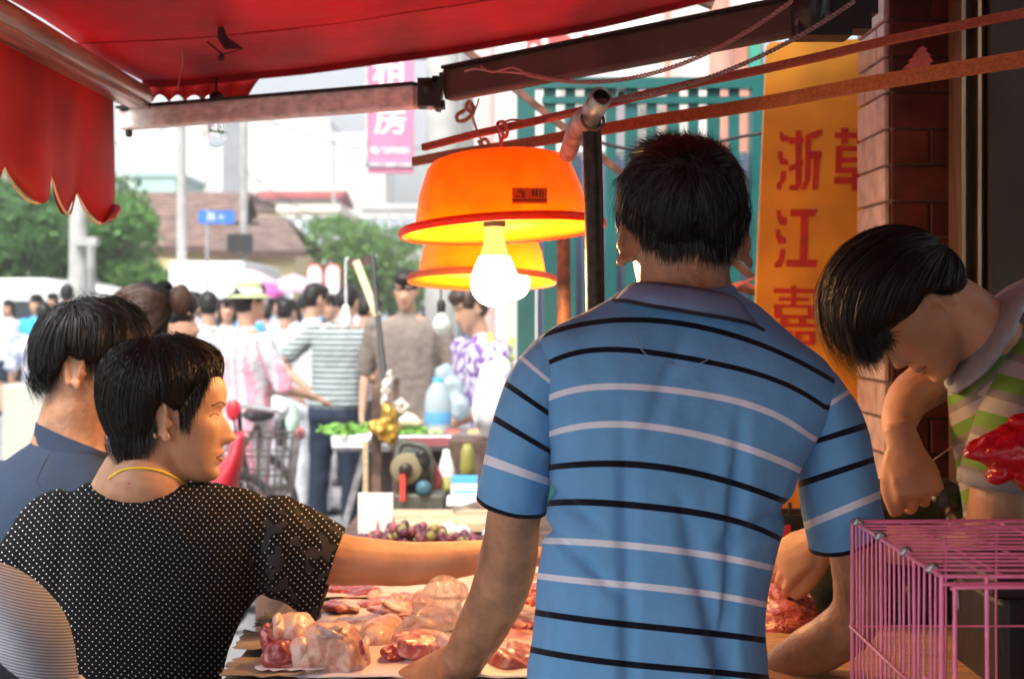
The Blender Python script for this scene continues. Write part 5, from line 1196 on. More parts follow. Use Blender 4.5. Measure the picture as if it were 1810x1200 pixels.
minced = meatmat('shredded_meat', (.30,.035,.03), (.44,.085,.07), (.64,.27,.22), sc=42, stretch=(1,2.2,1), dist=4)
def EL(px, py, Y, rx, rz, ry, ang=0, yaw=0):
    """ellipsoid in picture units, ry in metres"""
    R = Matrix.Rotation(math.radians(yaw), 3, 'Z') @ Matrix.Rotation(math.radians(-ang), 3, 'Y')
    return ell(P(px,py,Y), pm(rx,Y), ry, pm(rz,Y), M=R.transposed() if False else R, nu=28, nv=16)
def SL(px, py, Y, rx, rz, ry, ang=0, yaw=0):
    R = Matrix.Rotation(math.radians(yaw), 3, 'Z') @ Matrix.Rotation(math.radians(-ang), 3, 'Y'); V_, F_ = ell((0,0,0), 1, 1, 1, nu=28, nv=16); ex_ = .42
    out = []
    for v in V_:
        q = Vector([math.copysign(abs(c)**ex_, c) for c in v]); q = Vector((q.x*pm(rx,Y)*.92, q.y*ry*.9, q.z*pm(rz,Y)*.9)); out.append(R @ q + P(px,py,Y))
    return out, F_
def wr2f(a, s1_, b=.0008, s2_=70, st=(1,1,1)): return lambda p, n: a*(nz((p.x*st[0],p.y*st[1],p.z*st[2]), s1_)) - a*.8*abs(nz((p.x*st[0]+3,p.y*st[1],p.z*st[2]), s1_*1.4)) + b*nz(p, s2_)
t = empty('pork_hock', tuple(TT(555,1190)), 'large folded pork hock with wrinkled skin and dark red cut end, nearest piece', 'meat')
Yh = 2.13
union('skin', [EL(575,1148,Yh,68,50,.055,12), EL(522,1118,Yh+.02,40,36,.05,-10), EL(622,1160,Yh-.005,32,42,.048,30), EL(545,1165,Yh-.01,38,38,.05), EL(497,1112,Yh+.01,16,26,.045,5), EL(600,1185,Yh-.02,44,26,.04), EL(640,1178,Yh,20,26,.03,-20)], skinm, t, vox=.0028, sm=3,
      fn=lambda p, n: .0055*nz((p.x*1.6,p.y*.6,p.z*.55), 34)-.006*abs(nz((p.x*1.8,p.y,p.z*.6+2), 26))+.0008*nz(p, 120))
union('cut_face', [EL(496,1163,Yh-.035,36,36,.03,20), EL(478,1130,Yh-.01,18,34,.03,10), EL(512,1176,Yh-.03,28,26,.03)], flesh, t, vox=.0028, sm=3, fn=wr2f(.004, 40))
union('fat', [EL(527,1160,Yh-.036,20,38,.022,-12), EL(541,1186,Yh-.035,20,18,.022), EL(492,1095,Yh+.0,8,14,.03)], fatm, t, vox=.0028, sm=3, fn=wr2f(.004, 36))
union('vein', [tube([P(562,1106,Yh-.035),P(575,1114,Yh-.044),P(590,1122,Yh-.05),P(604,1126,Yh-.052)], .0045), EL(585,1117,Yh-.035,26,9,.012,20)], meatmat('greyish_skin', (.34,.24,.24), (.48,.34,.31), (.60,.44,.38)), t, vox=.0028, sm=3, fn=wr2f(.002, 60))
union('dark_edge', [tube([P(636,1130,Yh-.03),P(640,1150,Yh-.04),P(648,1166,Yh-.03)], .004)], flesh, t, vox=.0025, sm=2, fn=wr2f(.002, 80))
def piece(name, label, base, parts, cat='meat'):
    t = empty(name, base, label, cat, None)
    for nm, els, m_, fn in parts: union(nm, els, m_, t, vox=.0032, sm=3, fn=fn)
    return t
Y1 = 2.30
piece('rolled_pork_leg', 'rolled pork leg with smooth skin and a white fat band, behind the hock', tuple(TT(675,1150)), [('skin', [EL(672,1124,Y1,38,30,.06,-18), EL(690,1110,Y1+.03,26,24,.05,-15)], skinm, wr2f(.002,26)), ('fat_band', [EL(650,1136,Y1-.012,14,31,.058,-18)], fatm, wr2f(.0012,40)), ('flesh', [EL(640,1138,Y1+.0,12,26,.05,-18)], flesh2, wr2f(.002,40)), ('flap', [EL(628,1103,Y1+.06,42,8,.05,-8), EL(655,1096,Y1+.06,30,7,.04)], fatm, wr2f(.004,40))])
Y2 = 2.16
piece('pork_loin', 'pink loin piece with dark red tapering end, left of the seller\'s hand', tuple(TT(735,1170)), [('flesh', [SL(738,1144,Y2+.02,48,20,.045,-12,20), SL(762,1134,Y2+.045,36,18,.04,-8,10)], flesh2, wr2f(.003,34)), ('dark_end', [EL(692,1155,Y2,24,12,.03,-20), EL(704,1148,Y2+.01,22,15,.03,-25)], flesh, wr2f(.003,44)), ('fat_edge', [SL(782,1138,Y2+.005,8,20,.045,-12,20)], fatm, wr2f(.001,40))])
piece('meat_slab', 'marbled red slab with a pale rind, farthest at the left under the woman\'s arm', tuple(TT(630,1056)), [('flesh', [SL(628,1046,2.66,42,10,.06,8,25), SL(600,1040,2.68,26,9,.05,4)], flesh, wr2f(.004,40)), ('rind', [EL(660,1051,2.62,12,8,.04,10)], fatm, wr2f(.002,40))])
piece('meat_slab', 'dark flat cut lying right of the marbled slab, in front of the forearm', tuple(TT(705,1050)), [('flesh', [SL(700,1043,2.72,50,7,.06,0)], flesh, wr2f(.003,40))])
piece('pork_strips', 'loose pink pork strips in the middle of the paper, left of the plastic bag', tuple(TT(690,1090)), [('flesh', [SL(688,1084,2.45,34,8,.045,-15,30), SL(712,1070,2.5,34,9,.045,-25,-20), SL(672,1092,2.42,16,8,.03), SL(740,1062,2.55,34,9,.05,-10,15)], flesh2, wr2f(.005,44)), ('fat', [EL(700,1072,2.46,26,6,.03,-25)], fatm, wr2f(.002,40))])
piece('meat_chunks', 'pale pink chunks lying under and beside the plastic bag', tuple(TT(770,1120)), [('flesh', [SL(745,1114,2.36,40,16,.05,-10,25), SL(790,1106,2.38,34,20,.05,6,-15), SL(770,1088,2.45,38,14,.05,-4,10)], flesh2, wr2f(.006,38)), ('fat', [EL(760,1100,2.32,20,9,.02,-20)], fatm, wr2f(.002,40))])
piece('belly_strip', 'long layered strip of pork belly right of the seller\'s left forearm', tuple(TT(905,1140)), [('layers', [SL(910,1124,2.33,60,12,.07,-6)], belly, wr2f(.001,40)), ('rind', [EL(905,1136,2.31,58,4.5,.07,-6)], fatm, wr2f(.001,40))])
piece('belly_strip', 'darker upper pork strip lying on top of the layered belly strip', tuple(TT(915,1110)), [('layers', [SL(918,1098,2.40,50,11,.06,-10)], flesh, wr2f(.003,40)), ('fat', [SL(915,1080,2.45,46,9,.06,-16)], fatm, wr2f(.003,40))])
piece('meat_heap', 'heap of glossy red trimmings under the lamp, left of the seller\'s shirt', tuple(TT(935,1080)), [('flesh', [EL(930,1054,2.62,46,18,.08,-10), EL(955,1040,2.68,46,22,.08), EL(915,1065,2.55,30,12,.05)], minced, wr2f(.007,44))])
piece('pork_chop', 'thick pork chop at the bottom, between the seller\'s arm and his shirt', tuple(TT(905,1195)), [('flesh', [SL(900,1172,2.14,42,20,.05,-24,20), SL(925,1160,2.17,36,18,.05,-12)], flesh2, wr2f(.003,30)), ('dark_rim', [EL(872,1168,2.16,18,12,.04,-40), EL(905,1192,2.12,38,9,.04,-12)], flesh, wr2f(.003,44))])
piece('shredded_meat_heap', 'heap of shredded red meat right of the seller\'s shirt', tuple(TT(1385,1130)), [('flesh', [EL(1385,1098,2.32,58,36,.08,10), EL(1370,1062,2.40,52,28,.07), EL(1405,1080,2.38,40,30,.06,20), EL(1350,1125,2.28,40,26,.05), EL(1400,1052,2.44,24,14,.05)], minced, lambda p, n: .008*nz((p.x*.8,p.y,p.z*1.3), 40)-.005*abs(nz(p, 75)))])
piece('meat_block', 'flat dark red block behind the shredded heap', tuple(TT(1390,1040)), [('flesh', [box(P(1392,1024,2.70), (.115,.10,.055), rot=Matrix.Rotation(.12,3,'Y')), EL(1392,1008,2.70,44,12,.05)], flesh, wr2f(.003,36))])
for i, (px, py, Y, rx, rz, ry, an, yw, mm, lb_) in enumerate((
 (600,1072,2.50,34,8,.04,-6,30,flesh,'small dark cut in the gap between the hock and the marbled slab'),
 (655,1066,2.56,30,7,.04,8,-20,flesh2,'pink flat cut just behind the loose strips'),
 (745,1044,2.72,34,8,.05,-5,10,flesh,'dark red cut under the woman\'s wrist, at the far edge'),
 (800,1036,2.80,30,8,.05,6,-10,flesh2,'pale cut at the far edge behind the plastic bag'),
 (880,1052,2.66,26,10,.05,-10,15,flesh,'red cut right of the seller\'s elbow'),
 (560,1052,2.72,26,7,.04,4,10,flesh2,'pale cut almost hidden under the dotted sleeve'),
 (862,1112,2.36,20,10,.04,-20,20,flesh,'dark wedge between the seller\'s forearm and the belly strip'),
 (722,1098,2.36,20,9,.03,14,-20,flesh,'small red cut between the rolled leg and the bag'),
 (1428,1060,2.52,18,14,.04,20,0,flesh,'small red cut beside the dark green cloth'),
 (940,1150,2.24,30,9,.04,-10,10,flesh2,'pink trimming pressed against the front of the striped shirt'))):
    piece('meat_cut', lb_, tuple(TT(px,py+12)), [('flesh', [SL(px,py,Y,rx,rz,ry,an,yw)], mm, wr2f(.004,46)), ('fat_edge', [SL(px+rx*.55,py-rz*.3,Y-.004,rx*.35,rz*.7,ry*.9,an,yw)], fatm, wr2f(.002,50))])
# plastic bag
pb = bpy.data.materials.new('clear_plastic'); pb.use_nodes = True; n = pb.node_tree.nodes; l = pb.node_tree.links; n.clear()
o_ = n.new('ShaderNodeOutputMaterial'); tr = n.new('ShaderNodeBsdfTransparent'); gl = n.new('ShaderNodeBsdfGlossy'); gl.inputs['Roughness'].default_value = .12; df = n.new('ShaderNodeBsdfTranslucent'); df.inputs[0].default_value = (.9,.85,.82,1)
m1 = n.new('ShaderNodeMixShader'); m2 = n.new('ShaderNodeMixShader'); fr = n.new('ShaderNodeLayerWeight'); fr.inputs[0].default_value = .18
nz_ = n.new('ShaderNodeTexNoise'); nz_.inputs['Scale'].default_value = 40; bm_ = n.new('ShaderNodeBump'); bm_.inputs['Strength'].default_value = .8; bm_.inputs['Distance'].default_value = .006; l.new(nz_.outputs[0], bm_.inputs['Height'])
l.new(bm_.outputs[0], gl.inputs['Normal']); l.new(bm_.outputs[0], fr.inputs['Normal'])
m1.inputs[0].default_value = .34; l.new(tr.outputs[0], m1.inputs[1]); l.new(df.outputs[0], m1.inputs[2]); l.new(fr.outputs['Facing'], m2.inputs[0]); l.new(m1.outputs[0], m2.inputs[1]); l.new(gl.outputs[0], m2.inputs[2]); l.new(m2.outputs[0], o_.inputs[0])
tag(union('plastic_bag', [EL(762,1092,2.28,46,38,.05,-20), EL(790,1055,2.30,34,34,.04,-40), EL(800,1085,2.30,22,34,.04), EL(728,1108,2.26,24,22,.04)], pb, None, vox=.0032, sm=1, fn=lambda p, n: .020*nz(p, 26)-.016*abs(nz(p, 48))), 'crumpled clear plastic bag lying open among the cuts of meat', 'plastic bag')
tag(mk('fly_speck', *ell(TT(613,1073,-.004)+Vector((0,0,.008)), .006,.005,.003), M['black']), 'small dark scrap on the paper below the marbled slab', 'scrap')

# board, cage and things at the right
tag(bevbox('chopping_board', (.60, 1.84, TZ+.012), (.50, .88, .022), M['wood'], bw=.003), 'pale wooden board under the pink cage and beside the seller\'s right hand', 'board')
for x in (.40,.80):
    pass
t = empty('side_bench', (.62, 1.65, 0), 'dark bench carrying the pale wooden board and the pink cage', 'bench')
mk('top', *box((.62,1.55,TZ-.018), (.50,.30,.034)), M['wood_dark'], t, smooth=False)
for x in (.42,.82): mk('leg', *box((x,1.48,.455), (.05,.05,.91)), M['wood_dark'], t, smooth=False)
cg = mat('pink_wire', (1.0,.24,.44), .35, var=(40,.15), coat=.3); zinc = mat('zinc_clip', (.45,.47,.46), .4, metal=.8)
xa, xb, ya, yb, za, zb_ = .438, .98, 1.45, 1.83, TZ+.026, 1.19
t = empty('wire_cage', (.7, 1.64, TZ+.024), 'pink wire animal cage standing on the wooden board at the bottom right', 'cage')
rw = random.Random(4)
def wire(a, b, r=.00135, nm='wire', bow=.0012):
    a, b = Vector(a), Vector(b); mid = (a+b)/2+Vector((rw.uniform(-1,1), rw.uniform(-1,1), rw.uniform(-1,1)))*bow
    mk(nm, *tube([a, mid, b], r*1.2, seg=7, sub=2), cg, t)
n_l = 19
for k in range(n_l+1):
    y = ya+(yb-ya)*k/n_l; wire((xa, y, za), (xa, y, zb_), .0017 if k in (0, 5, 12, n_l) else .0012)
for z in (1.055, za+.01): wire((xa-.003, ya, z), (xa-.003, yb, z), .0015)
for y in (ya, yb):
    for z in (zb_, za, 1.055 if y == yb else zb_-.008): wire((xa, y, z), (xb, y, z), .0019 if z != 1.055 else .0014, 'frame_wire', .0005)
for x in (xa, xb): wire((x, ya, zb_), (x, yb, zb_), .0021, 'frame_wire', .0004); wire((x, ya, za), (x, yb, za), .0021, 'frame_wire', .0004)
for x in (xa, xb): 
    for y in (ya, yb): wire((x, y, za), (x, y, zb_), .0022, 'frame_wire', .0004)
for k in range(1, 15):
    y = ya+(yb-ya)*k/15; wire((xa, y, zb_+.002), (xb, y, zb_+.002), .0013)
for k in range(1, 9):
    x = xa+(xb-xa)*k/9+.006*(k % 2); wire((x, ya, zb_-.001), (x, yb, zb_-.001), .0013); wire((x, yb+.002, za), (x, yb+.002, zb_), .0013)
for k in range(1, 12):
    x = xa+(xb-xa)*k/12; wire((x, ya-.002, za), (x, ya-.002, zb_), .0019 if k % 3 else .0024)
door = mk('door_frame', *tube([(xa+.012,ya-.005,za),(xa+.012,ya-.005,zb_-.030),(xa+.014,ya-.005,zb_-.014),(xa+.024,ya-.005,zb_-.010),(xa+.2,ya-.005,zb_-.010)], .0024, seg=8, sub=4), cg, t)
mk('latch', *tube([(xa-.018,ya-.004,1.088),(xa-.004,ya-.008,1.080),(xa+.014,ya-.010,1.080),(xa+.020,ya-.010,1.068),(xa+.020,ya-.010,1.054),(xa+.014,ya-.010,1.044),(xa+.0,ya-.008,1.046),(xa-.016,ya-.004,1.056)], .0018, seg=8), cg, t)
mk('latch', *tube([(xa-.004,ya+.12,.985),(xa-.010,ya+.10,.980),(xa-.010,ya+.08,.972),(xa-.006,ya+.075,.955),(xa-.002,ya+.085,.95)], .0015, seg=7), cg, t)
for y in (ya+.03, ya+.13, ya+.24, yb-.03): mk('clip', *tube([(xa-.004,y,zb_+.001),(xa+.0,y,zb_+.006),(xa+.005,y,zb_+.0)], .0042, seg=8), zinc, t)
# dark crate behind the cage and black bags
blk = M['black']
t = empty('black_crate', (.80, 1.95, 0), 'tall black plastic crate standing behind the pink cage', 'crate')
bevbox('crate_body', (.90, 1.99, .54), (.50, .20, 1.08), blk, t, bw=.012); bevbox('crate_rim', (.90, 1.99, 1.095), (.53, .23, .03), blk, t, bw=.006)
mk('handle', *tube([P(1690,1030,1.86),P(1692,1050,1.86),P(1694,1075,1.86)], .004), M['steel'], t)
tag(union('black_bag', [EL(1600,905,2.36,70,34,.06), EL(1560,880,2.36,32,36,.05,10), EL(1668,885,2.36,44,40,.05,-14), EL(1690,935,2.33,40,50,.05), EL(1590,960,2.38,80,40,.05), EL(1560,1040,2.42,60,60,.06), EL(1640,1060,2.40,80,70,.06)], mat('black_bag', (.012,.012,.013), .35, bump=(30,.6,.006)), None, vox=.006, sm=3, fn=lambda p, n: .010*nz(p, 22)-.007*abs(nz(p, 40))), 'open black bag under the vendor\'s hands, beside the pillar', 'bag')
tag(union('dark_green_cloth', [EL(1465,1030,2.50,40,60,.05,20), EL(1490,1090,2.5,50,60,.05), EL(1440,1000,2.52,24,40,.04,30)], mat('dark_green_cloth', (.03,.04,.022), .85, var=(12,.4)), None, vox=.006, sm=4, fn=cloth_fn(.010,.004,1)), 'dark green cloth hanging beside the heap of shredded meat', 'cloth')
t = empty('plastic_crate', tuple(P(1390,1010,2.95)), 'dark slatted crate seen under the vendor\'s left hand', 'crate')
for k in range(9): mk('slat', *box(P(1352+22*k,960,2.95), (.006,.012,.17)), blk, t, smooth=False)
for yy in (915,955,1010): mk('rail', *box(P(1435,yy,2.945), (.24,.012,.012)), blk, t, smooth=False)
mk('back', *box(P(1435,965,3.02), (.25,.01,.16)), mat('crate_inside', (.02,.012,.012), .7), t, smooth=False)
mk('red_label', *box(P(1388,940,2.935), (.022,.003,.03)), rdc, t, smooth=False)
tag(mk('bag_string', *tube([P(1640,820,2.28),P(1668,800,2.28),P(1696,780,2.26)], .0012), mat('string', (.45,.36,.2), .8)), 'thin pale string behind the vendor\'s fist', 'string')
# red plastic bag at right edge
rb = mat('red_plastic', (.62,.012,.03), .25, bump=(55,1.0,.008), trans=.35, coat=.6)
tag(union('red_plastic_bag', [pl([(1712,800,1.92,12,.02),(1735,798,1.92,24,.035),(1775,795,1.92,42,.05),(1830,800,1.92,60,.06),(1900,790,1.92,62,.06)], seg=24), EL(1800,772,1.92,40,12,.03,-30), EL(1768,835,1.92,30,14,.03,25), EL(1815,845,1.90,20,30,.03,30), EL(1840,760,1.92,60,26,.03,-20)], rb, None, vox=.0035, sm=2, fn=lambda p, n: .005*nz((p.x*.35,p.y,p.z*1.4), 46)-.005*abs(nz((p.x*.3,p.y,p.z), 60))), 'crumpled red plastic bag pointing in from the right edge above the cage', 'plastic bag')
# white paper held at the left
tag(mk('folded_paper', [P(26,1014,2.0),P(68,1034,2.0),P(58,1058,1.98),P(24,1046,1.98),P(26,1014,2.006),P(68,1034,2.006),P(58,1058,1.986),P(24,1046,1.986)], [(0,1,2,3),(7,6,5,4),(0,4,5,1),(1,5,6,2),(2,6,7,3),(3,7,4,0)], mat('pale_pink_paper', (.75,.58,.55), .6), smooth=False), 'small folded pale pink paper between the striped shoulder and the dotted blouse', 'paper')

# ================================================================ lamps
org = mat('orange_plastic', (.92,.40,.012), .42, var=(24,.10), bump=(160,.25,.0008), trans=.42)
orr = mat('orange_rim', (.80,.06,.012), .4, trans=.35); prim_ = mat('faded_rim', (.62,.17,.08), .5, trans=.25)
warm = (1.0, .56, .20)
bulbm = mat('bulb_glow', (1,.9,.7), .3, emit=(warm, BULB)); neckm = mat('bulb_neck', (.45,.30,.14), .2, emit=((1,.55,.16), .45)); sock = mat('lamp_socket', (.03,.02,.015), .5)
def lamp(label, cx, cy, Y, R_, hgt, tiltx, tilty, bx, by, br, rimm, bulbY):
    c = P(cx, cy, Y); t = empty('hanging_lamp', tuple(c), label, 'lamp', 'orange basin lamps'); Mx = Matrix.Rotation(tilty, 3, 'Y') @ Matrix.Rotation(tiltx, 3, 'X')
    rb_, rt_ = R_*.845, R_*.66
    prof = [(.001,hgt),(rt_*.5,hgt),(rt_*.82,hgt-.002),(rt_*.97,hgt-.008),(rt_*1.06,hgt-.020),(rt_*1.11,hgt-.036),(rb_*.93,hgt*.50),(rb_*.975,hgt*.22),(rb_,.004),(R_*.95,-.001),(R_*.985,-.004)]
    inn = [(r-.0022 if r > .01 else r, z-.0025) for r, z in prof[::-1]]
    V, F = lathe(prof+inn, c, 72, Mx); b = mk('basin', V, F, org, t)
    mk('rim', *lathe([(R_*.965,.000),(R_*.985,.004),(R_*1.0,.002),(R_*1.005,-.004),(R_*.995,-.010),(R_*.975,-.010),(R_*.962,-.005),(R_*.965,.000)], c, 72, Mx), rimm, b)
    bc = P(bx, by, bulbY)
    bl_ = mk('bulb', *lathe([(.0005,-br)]+[(br*math.sin(a), -br*math.cos(a)) for a in [math.pi*k/14 for k in range(1,10)]]+[(br*.80,br*.72),(br*.62,br*1.1)], bc, 28), bulbm, t)
    mk('bulb_neck', *lathe([(br*.62,br*1.1),(br*.48,br*1.55),(br*.40,br*2.0),(br*.40,br*2.35)], bc, 24), neckm, bl_)
    mk('socket', *lathe([(br*.43,br*2.33),(br*.46,br*2.36),(br*.46,br*3.0),(br*.3,br*3.1),(.001,br*3.1)], bc, 24), sock, t)
    mk('flex', *tube([bc+Vector((0,0,br*3.05)), Vector((bc.x, bc.y, c.z+hgt*.9)), c+Vector((0,0,hgt+.004))], .0022), M['white'], t)
    return t, c, Mx
L1, c1, Mx1 = lamp('larger front orange basin lamp with a small printed label and a lit bulb', 888, 402, 2.45, .178, .124, math.radians(-3.6), math.radians(-3.2), 874, 500, .0405, orr, 2.40)
L2, c2, Mx2 = lamp('smaller rear orange basin lamp hanging lower behind the front one', 852, 492, 3.05, .162, .115, math.radians(-5.5), math.radians(.5), 906, 500, .036, prim_, 3.02)
# printed label on the basin
lb = mat('label_print', (.78,.17,.02), .5, trans=.3); lbd = mat('label_dark', (.38,.04,.012), .5)
tb = bvh(L1.children[0])
def onb(px, py, off): 
    q = snap(tb, [(px,py)], off, 2.4); return q[0]
def patch(nm, x0, x1, y0, y1, off, m, n=6):
    V, F = [], []
    for j in range(2):
        for i in range(n+1): V.append(onb(x0+(x1-x0)*i/n, y0+(y1-y0)*j, off))
    for i in range(n): F.append((i, i+1, i+n+2, i+n+1))
    o = mk(nm, V, F, m, L1, smooth=False); o.modifiers.new('th','SOLIDIFY').thickness = .0003; return o
patch('label', 905, 967, 332, 360, .0006, lb); patch('label_print', 906, 966, 352, 356, .0012, lbd)
for a, b, c_, d_ in ((910,918,346,349),(914,926,338,341),(922,928,341,350),(940,944,336,347),(946,950,335,348),(952,962,337,339),(953,956,339,349),(958,961,340,349),(941,950,341,343),(916,922,334,336)): patch('label_print', a, b, c_, d_, .0010, lbd, 1)
# knots and cords over the lamps
cordm = mat('pink_twine', (.62,.16,.12), .7); cord2 = mat('brown_twine', (.35,.17,.10), .7)
tag(mk('knotted_twine', *join([tube([P(885,268,2.43),P(886,250,2.42),P(890,238,2.40),P(882,228,2.40),P(880,218,2.42),P(890,216,2.40),P(897,232,2.39),P(893,243,2.41),P(888,238,2.44)], .0030), tube([P(884,268,2.44),P(884,246,2.45),P(879,222,2.46),P(886,216,2.47)], .0022), tube([P(888,218,2.41),P(905,212,2.42),P(925,214,2.44),P(948,214,2.45)], .0020)]), cordm), 'pink twine knotted over the red stick above the front lamp', 'cord')
tag(mk('knotted_twine', *join([tube([P(855,272,2.98),P(856,262,2.98),P(850,252,2.97),P(858,246,2.96),P(864,255,2.97),P(856,262,2.99),P(846,250,2.98)], .0042), tube([P(852,250,2.97),P(845,235,2.9),P(838,215,2.85),P(834,200,2.82)], .0028), tube([P(834,200,2.82),P(824,190,2.8),P(830,180,2.8),P(838,196,2.8),P(824,212,2.8),P(810,214,2.8),P(808,204,2.8),P(820,196,2.8)], .0042), tube([P(834,200,2.80),P(842,190,2.78),P(846,176,2.74)], .0020), tube([P(832,200,2.81),P(831,178,2.75)], .0020)]), cord2), 'brown twine bundle hanging the rear lamp from the awning arm', 'cord')
# sticks
stk1 = mat('red_stained_stick', (.36,.06,.028), .6, var=(30,.3,(1,8,8)), bump=(80,.3,.001)); stk2 = mat('orange_bamboo_slat', (.30,.075,.018), .75, var=(26,.3,(1,8,8)), bump=(80,.3,.001))
def polybeam(pts, wd, ht):
    return join([beam(pts[i], pts[i+1], wd, ht) for i in range(len(pts)-1)])
def taperbeam(a, b, w0, h0, w1, h1, n=10, sag=0, amp=.0015):
    a, b = Vector(a), Vector(b); V, F = [], []; tt = (b-a).normalized(); s = tt.cross(Vector((0,0,1))).normalized(); u = s.cross(tt)
    for k in range(n+1):
        f = k/n; p = a+(b-a)*f+Vector((0,0,-sag*4*f*(1-f)+amp*math.sin(f*17))); w_, h_ = w0+(w1-w0)*f, h0+(h1-h0)*f
        for i, j in ((-1,-1),(1,-1),(1,1),(-1,1)): V.append(p+s*i*w_/2+u*j*h_/2)
    F = [(0,1,2,3), (4*n+3,4*n+2,4*n+1,4*n)]
    for k in range(n):
        for i in range(4): F.append((4*k+i, 4*k+4+i, 4*k+4+(i+1) % 4, 4*k+(i+1) % 4))
    return V, F
tag(mk('lamp_stick', *taperbeam(P(748,261,2.52), P(1830,18,2.02), .012, .0115, .012, .0125, sag=-.004), stk1, smooth=False), 'slim red stained stick carrying the twisted flex and the front lamp', 'stick')
tag(mk('bamboo_strip', *taperbeam(P(731,286,3.02), P(1830,100,1.95), .010, .0185, .010, .0225, sag=0), stk2, smooth=False), 'broad flat orange-brown slat running below the red stick to the right edge', 'slat')
# twisted wires
wp = mat('pink_flex', (.50,.22,.20), .5); wp2 = mat('mauve_flex', (.36,.22,.22), .5)
def twist(a, b, sag, turns, r=.0017, rad=.0026, n=None, lateral=0):
    n = n or turns*7; out = []
    for ph in (0, math.pi):
        pts = []
        for k in range(n+1):
            f = k/n; p = a.lerp(b, f)+Vector((0,0,-sag*4*f*(1-f))); an = f*turns*2*math.pi+ph; pts.append(p+Vector((rad*.3*math.cos(an), rad*math.cos(an), rad*math.sin(an))))
        out.append(tube(pts, r, seg=6, sub=1))
    return join(out)
tag(mk('twisted_flex', *twist(P(1052,180,2.16), P(1510,3,2.1), .030, 34), wp2), 'twisted electric flex lying along the red stick up to the bracket', 'cable')
tag(mk('twisted_flex', *twist(P(1045,196,2.2), P(958,215,2.42), .0, 7), cordm), 'short twisted flex wound round the red stick left of the pipe', 'cable')
tag(mk('twisted_flex', *join([twist(P(930,131,2.44), P(1400,2,2.16), .055, 34), tube([P(930,131,2.44),P(900,128,2.45),P(865,126,2.46),P(840,122,2.48),P(822,126,2.5)], .0018, seg=6), tube([P(930,130,2.44),P(905,120,2.44),P(870,128,2.45),P(850,118,2.47)], .0016, seg=6)]), wp), 'twisted pink flex sagging in front of the brown awning arm', 'cable')
tag(mk('dark_cable', *tube([P(1060,252,3.6),P(1100,262,3.6),P(1160,268,3.6),P(1240,262,3.6),P(1290,246,3.6),P(1345,236,3.6)], .0045, seg=6), M['dark_pipe']), 'dark cable drooping behind the seller\'s head', 'cable')
# pipe post
t = empty('pipe_post', (P(1052,560,2.22).x, 2.22, 0), 'dark upright steel pipe standing right of the orange lamps with a welded pipe stub', 'post')
mk('upright', *tube([P(1057,1700,2.22),P(1053,600,2.22),P(1046,215,2.22)], .0150, seg=22, sub=2), M['dark_pipe'], t)
d0, d1 = P(1048,192,2.17), P(1004,272,2.34)
dr = (d0-d1).normalized(); Rm = dr.to_track_quat('Z','Y').to_matrix()
mk('elbow_pipe', *loft([(*d1,.0145,.0145),(*(d1.lerp(d0,.6)+Vector((-.006,0,.006))),.0155,.0155),(*d0.lerp(d1,.12),.0155,.0155)], seg=20, hint=(.1,.3,.9)), M['galv'], t)
R2 = Vector((.25,-.95,.38)).normalized().to_track_quat('Z','Y').to_matrix(); pc = P(1046,200,2.19)
mk('open_pipe', *lathe([(.001,.012),(.0125,.012),(.0130,.052),(.0150,.054),(.0172,.050),(.0172,-.03),(.01,-.032)], pc, 28, R2), M['galv'], t)
mk('pipe_mouth', *lathe([(.001,.014),(.0126,.014),(.0128,.050)], pc, 24, R2), blk, t)
mk('weld_ring', *lathe([(.0165,.0),(.0195,.002),(.0195,.006),(.0165,.008)], pc-Vector((0,0,.012)), 24, R2), M['rust'], t)
tag(mk('rear_post', *tube([P(1000,1250,3.3),P(997,560,3.3),P(994,330,3.3)], .0165, seg=20, sub=2), M['rust']), 'brown steel post behind the lamps, left of the dark pipe', 'post')
tag(mk('rear_brace', *tube([P(1270,500,3.35),P(1345,520,3.35),P(1375,545,3.35)], .010, seg=8), M['rust']), 'rusty brace by the yellow signboard behind the seller\'s ear', 'brace')
tag(mk('pink_ribbon', *join([tube([P(1286,510,3.3),P(1310,500,3.3),P(1335,508,3.3)], .004), tube([P(1290,514,3.3),P(1318,498,3.29),P(1342,490,3.3)], .003)]), cordm), 'pink ribbon tied behind the seller\'s right ear', 'ribbon')
# clear bulb under the arm
gls = mat('clear_glass', (.95,.96,.96), .03, spec=.6); gls.node_tree.nodes['Principled BSDF'].inputs['Transmission Weight'].default_value = 1.0; gls.node_tree.nodes['Principled BSDF'].inputs['IOR'].default_value = 1.15
t = empty('clear_bulb', tuple(P(381,240,2.98)), 'unlit clear light bulb hanging under the pale awning arm', 'light bulb')
mk('glass', *lathe([(.0005,-.026)]+[(.026*math.sin(a), -.026*math.cos(a)) for a in [math.pi*k/12 for k in range(1,9)]]+[(.018,.024),(.012,.036),(.011,.046)], P(381,239,2.98), 28), gls, t)
mk('socket', *lathe([(.012,.044),(.014,.046),(.014,.07),(.001,.072)], P(381,239,2.98), 20), M['black'], t)
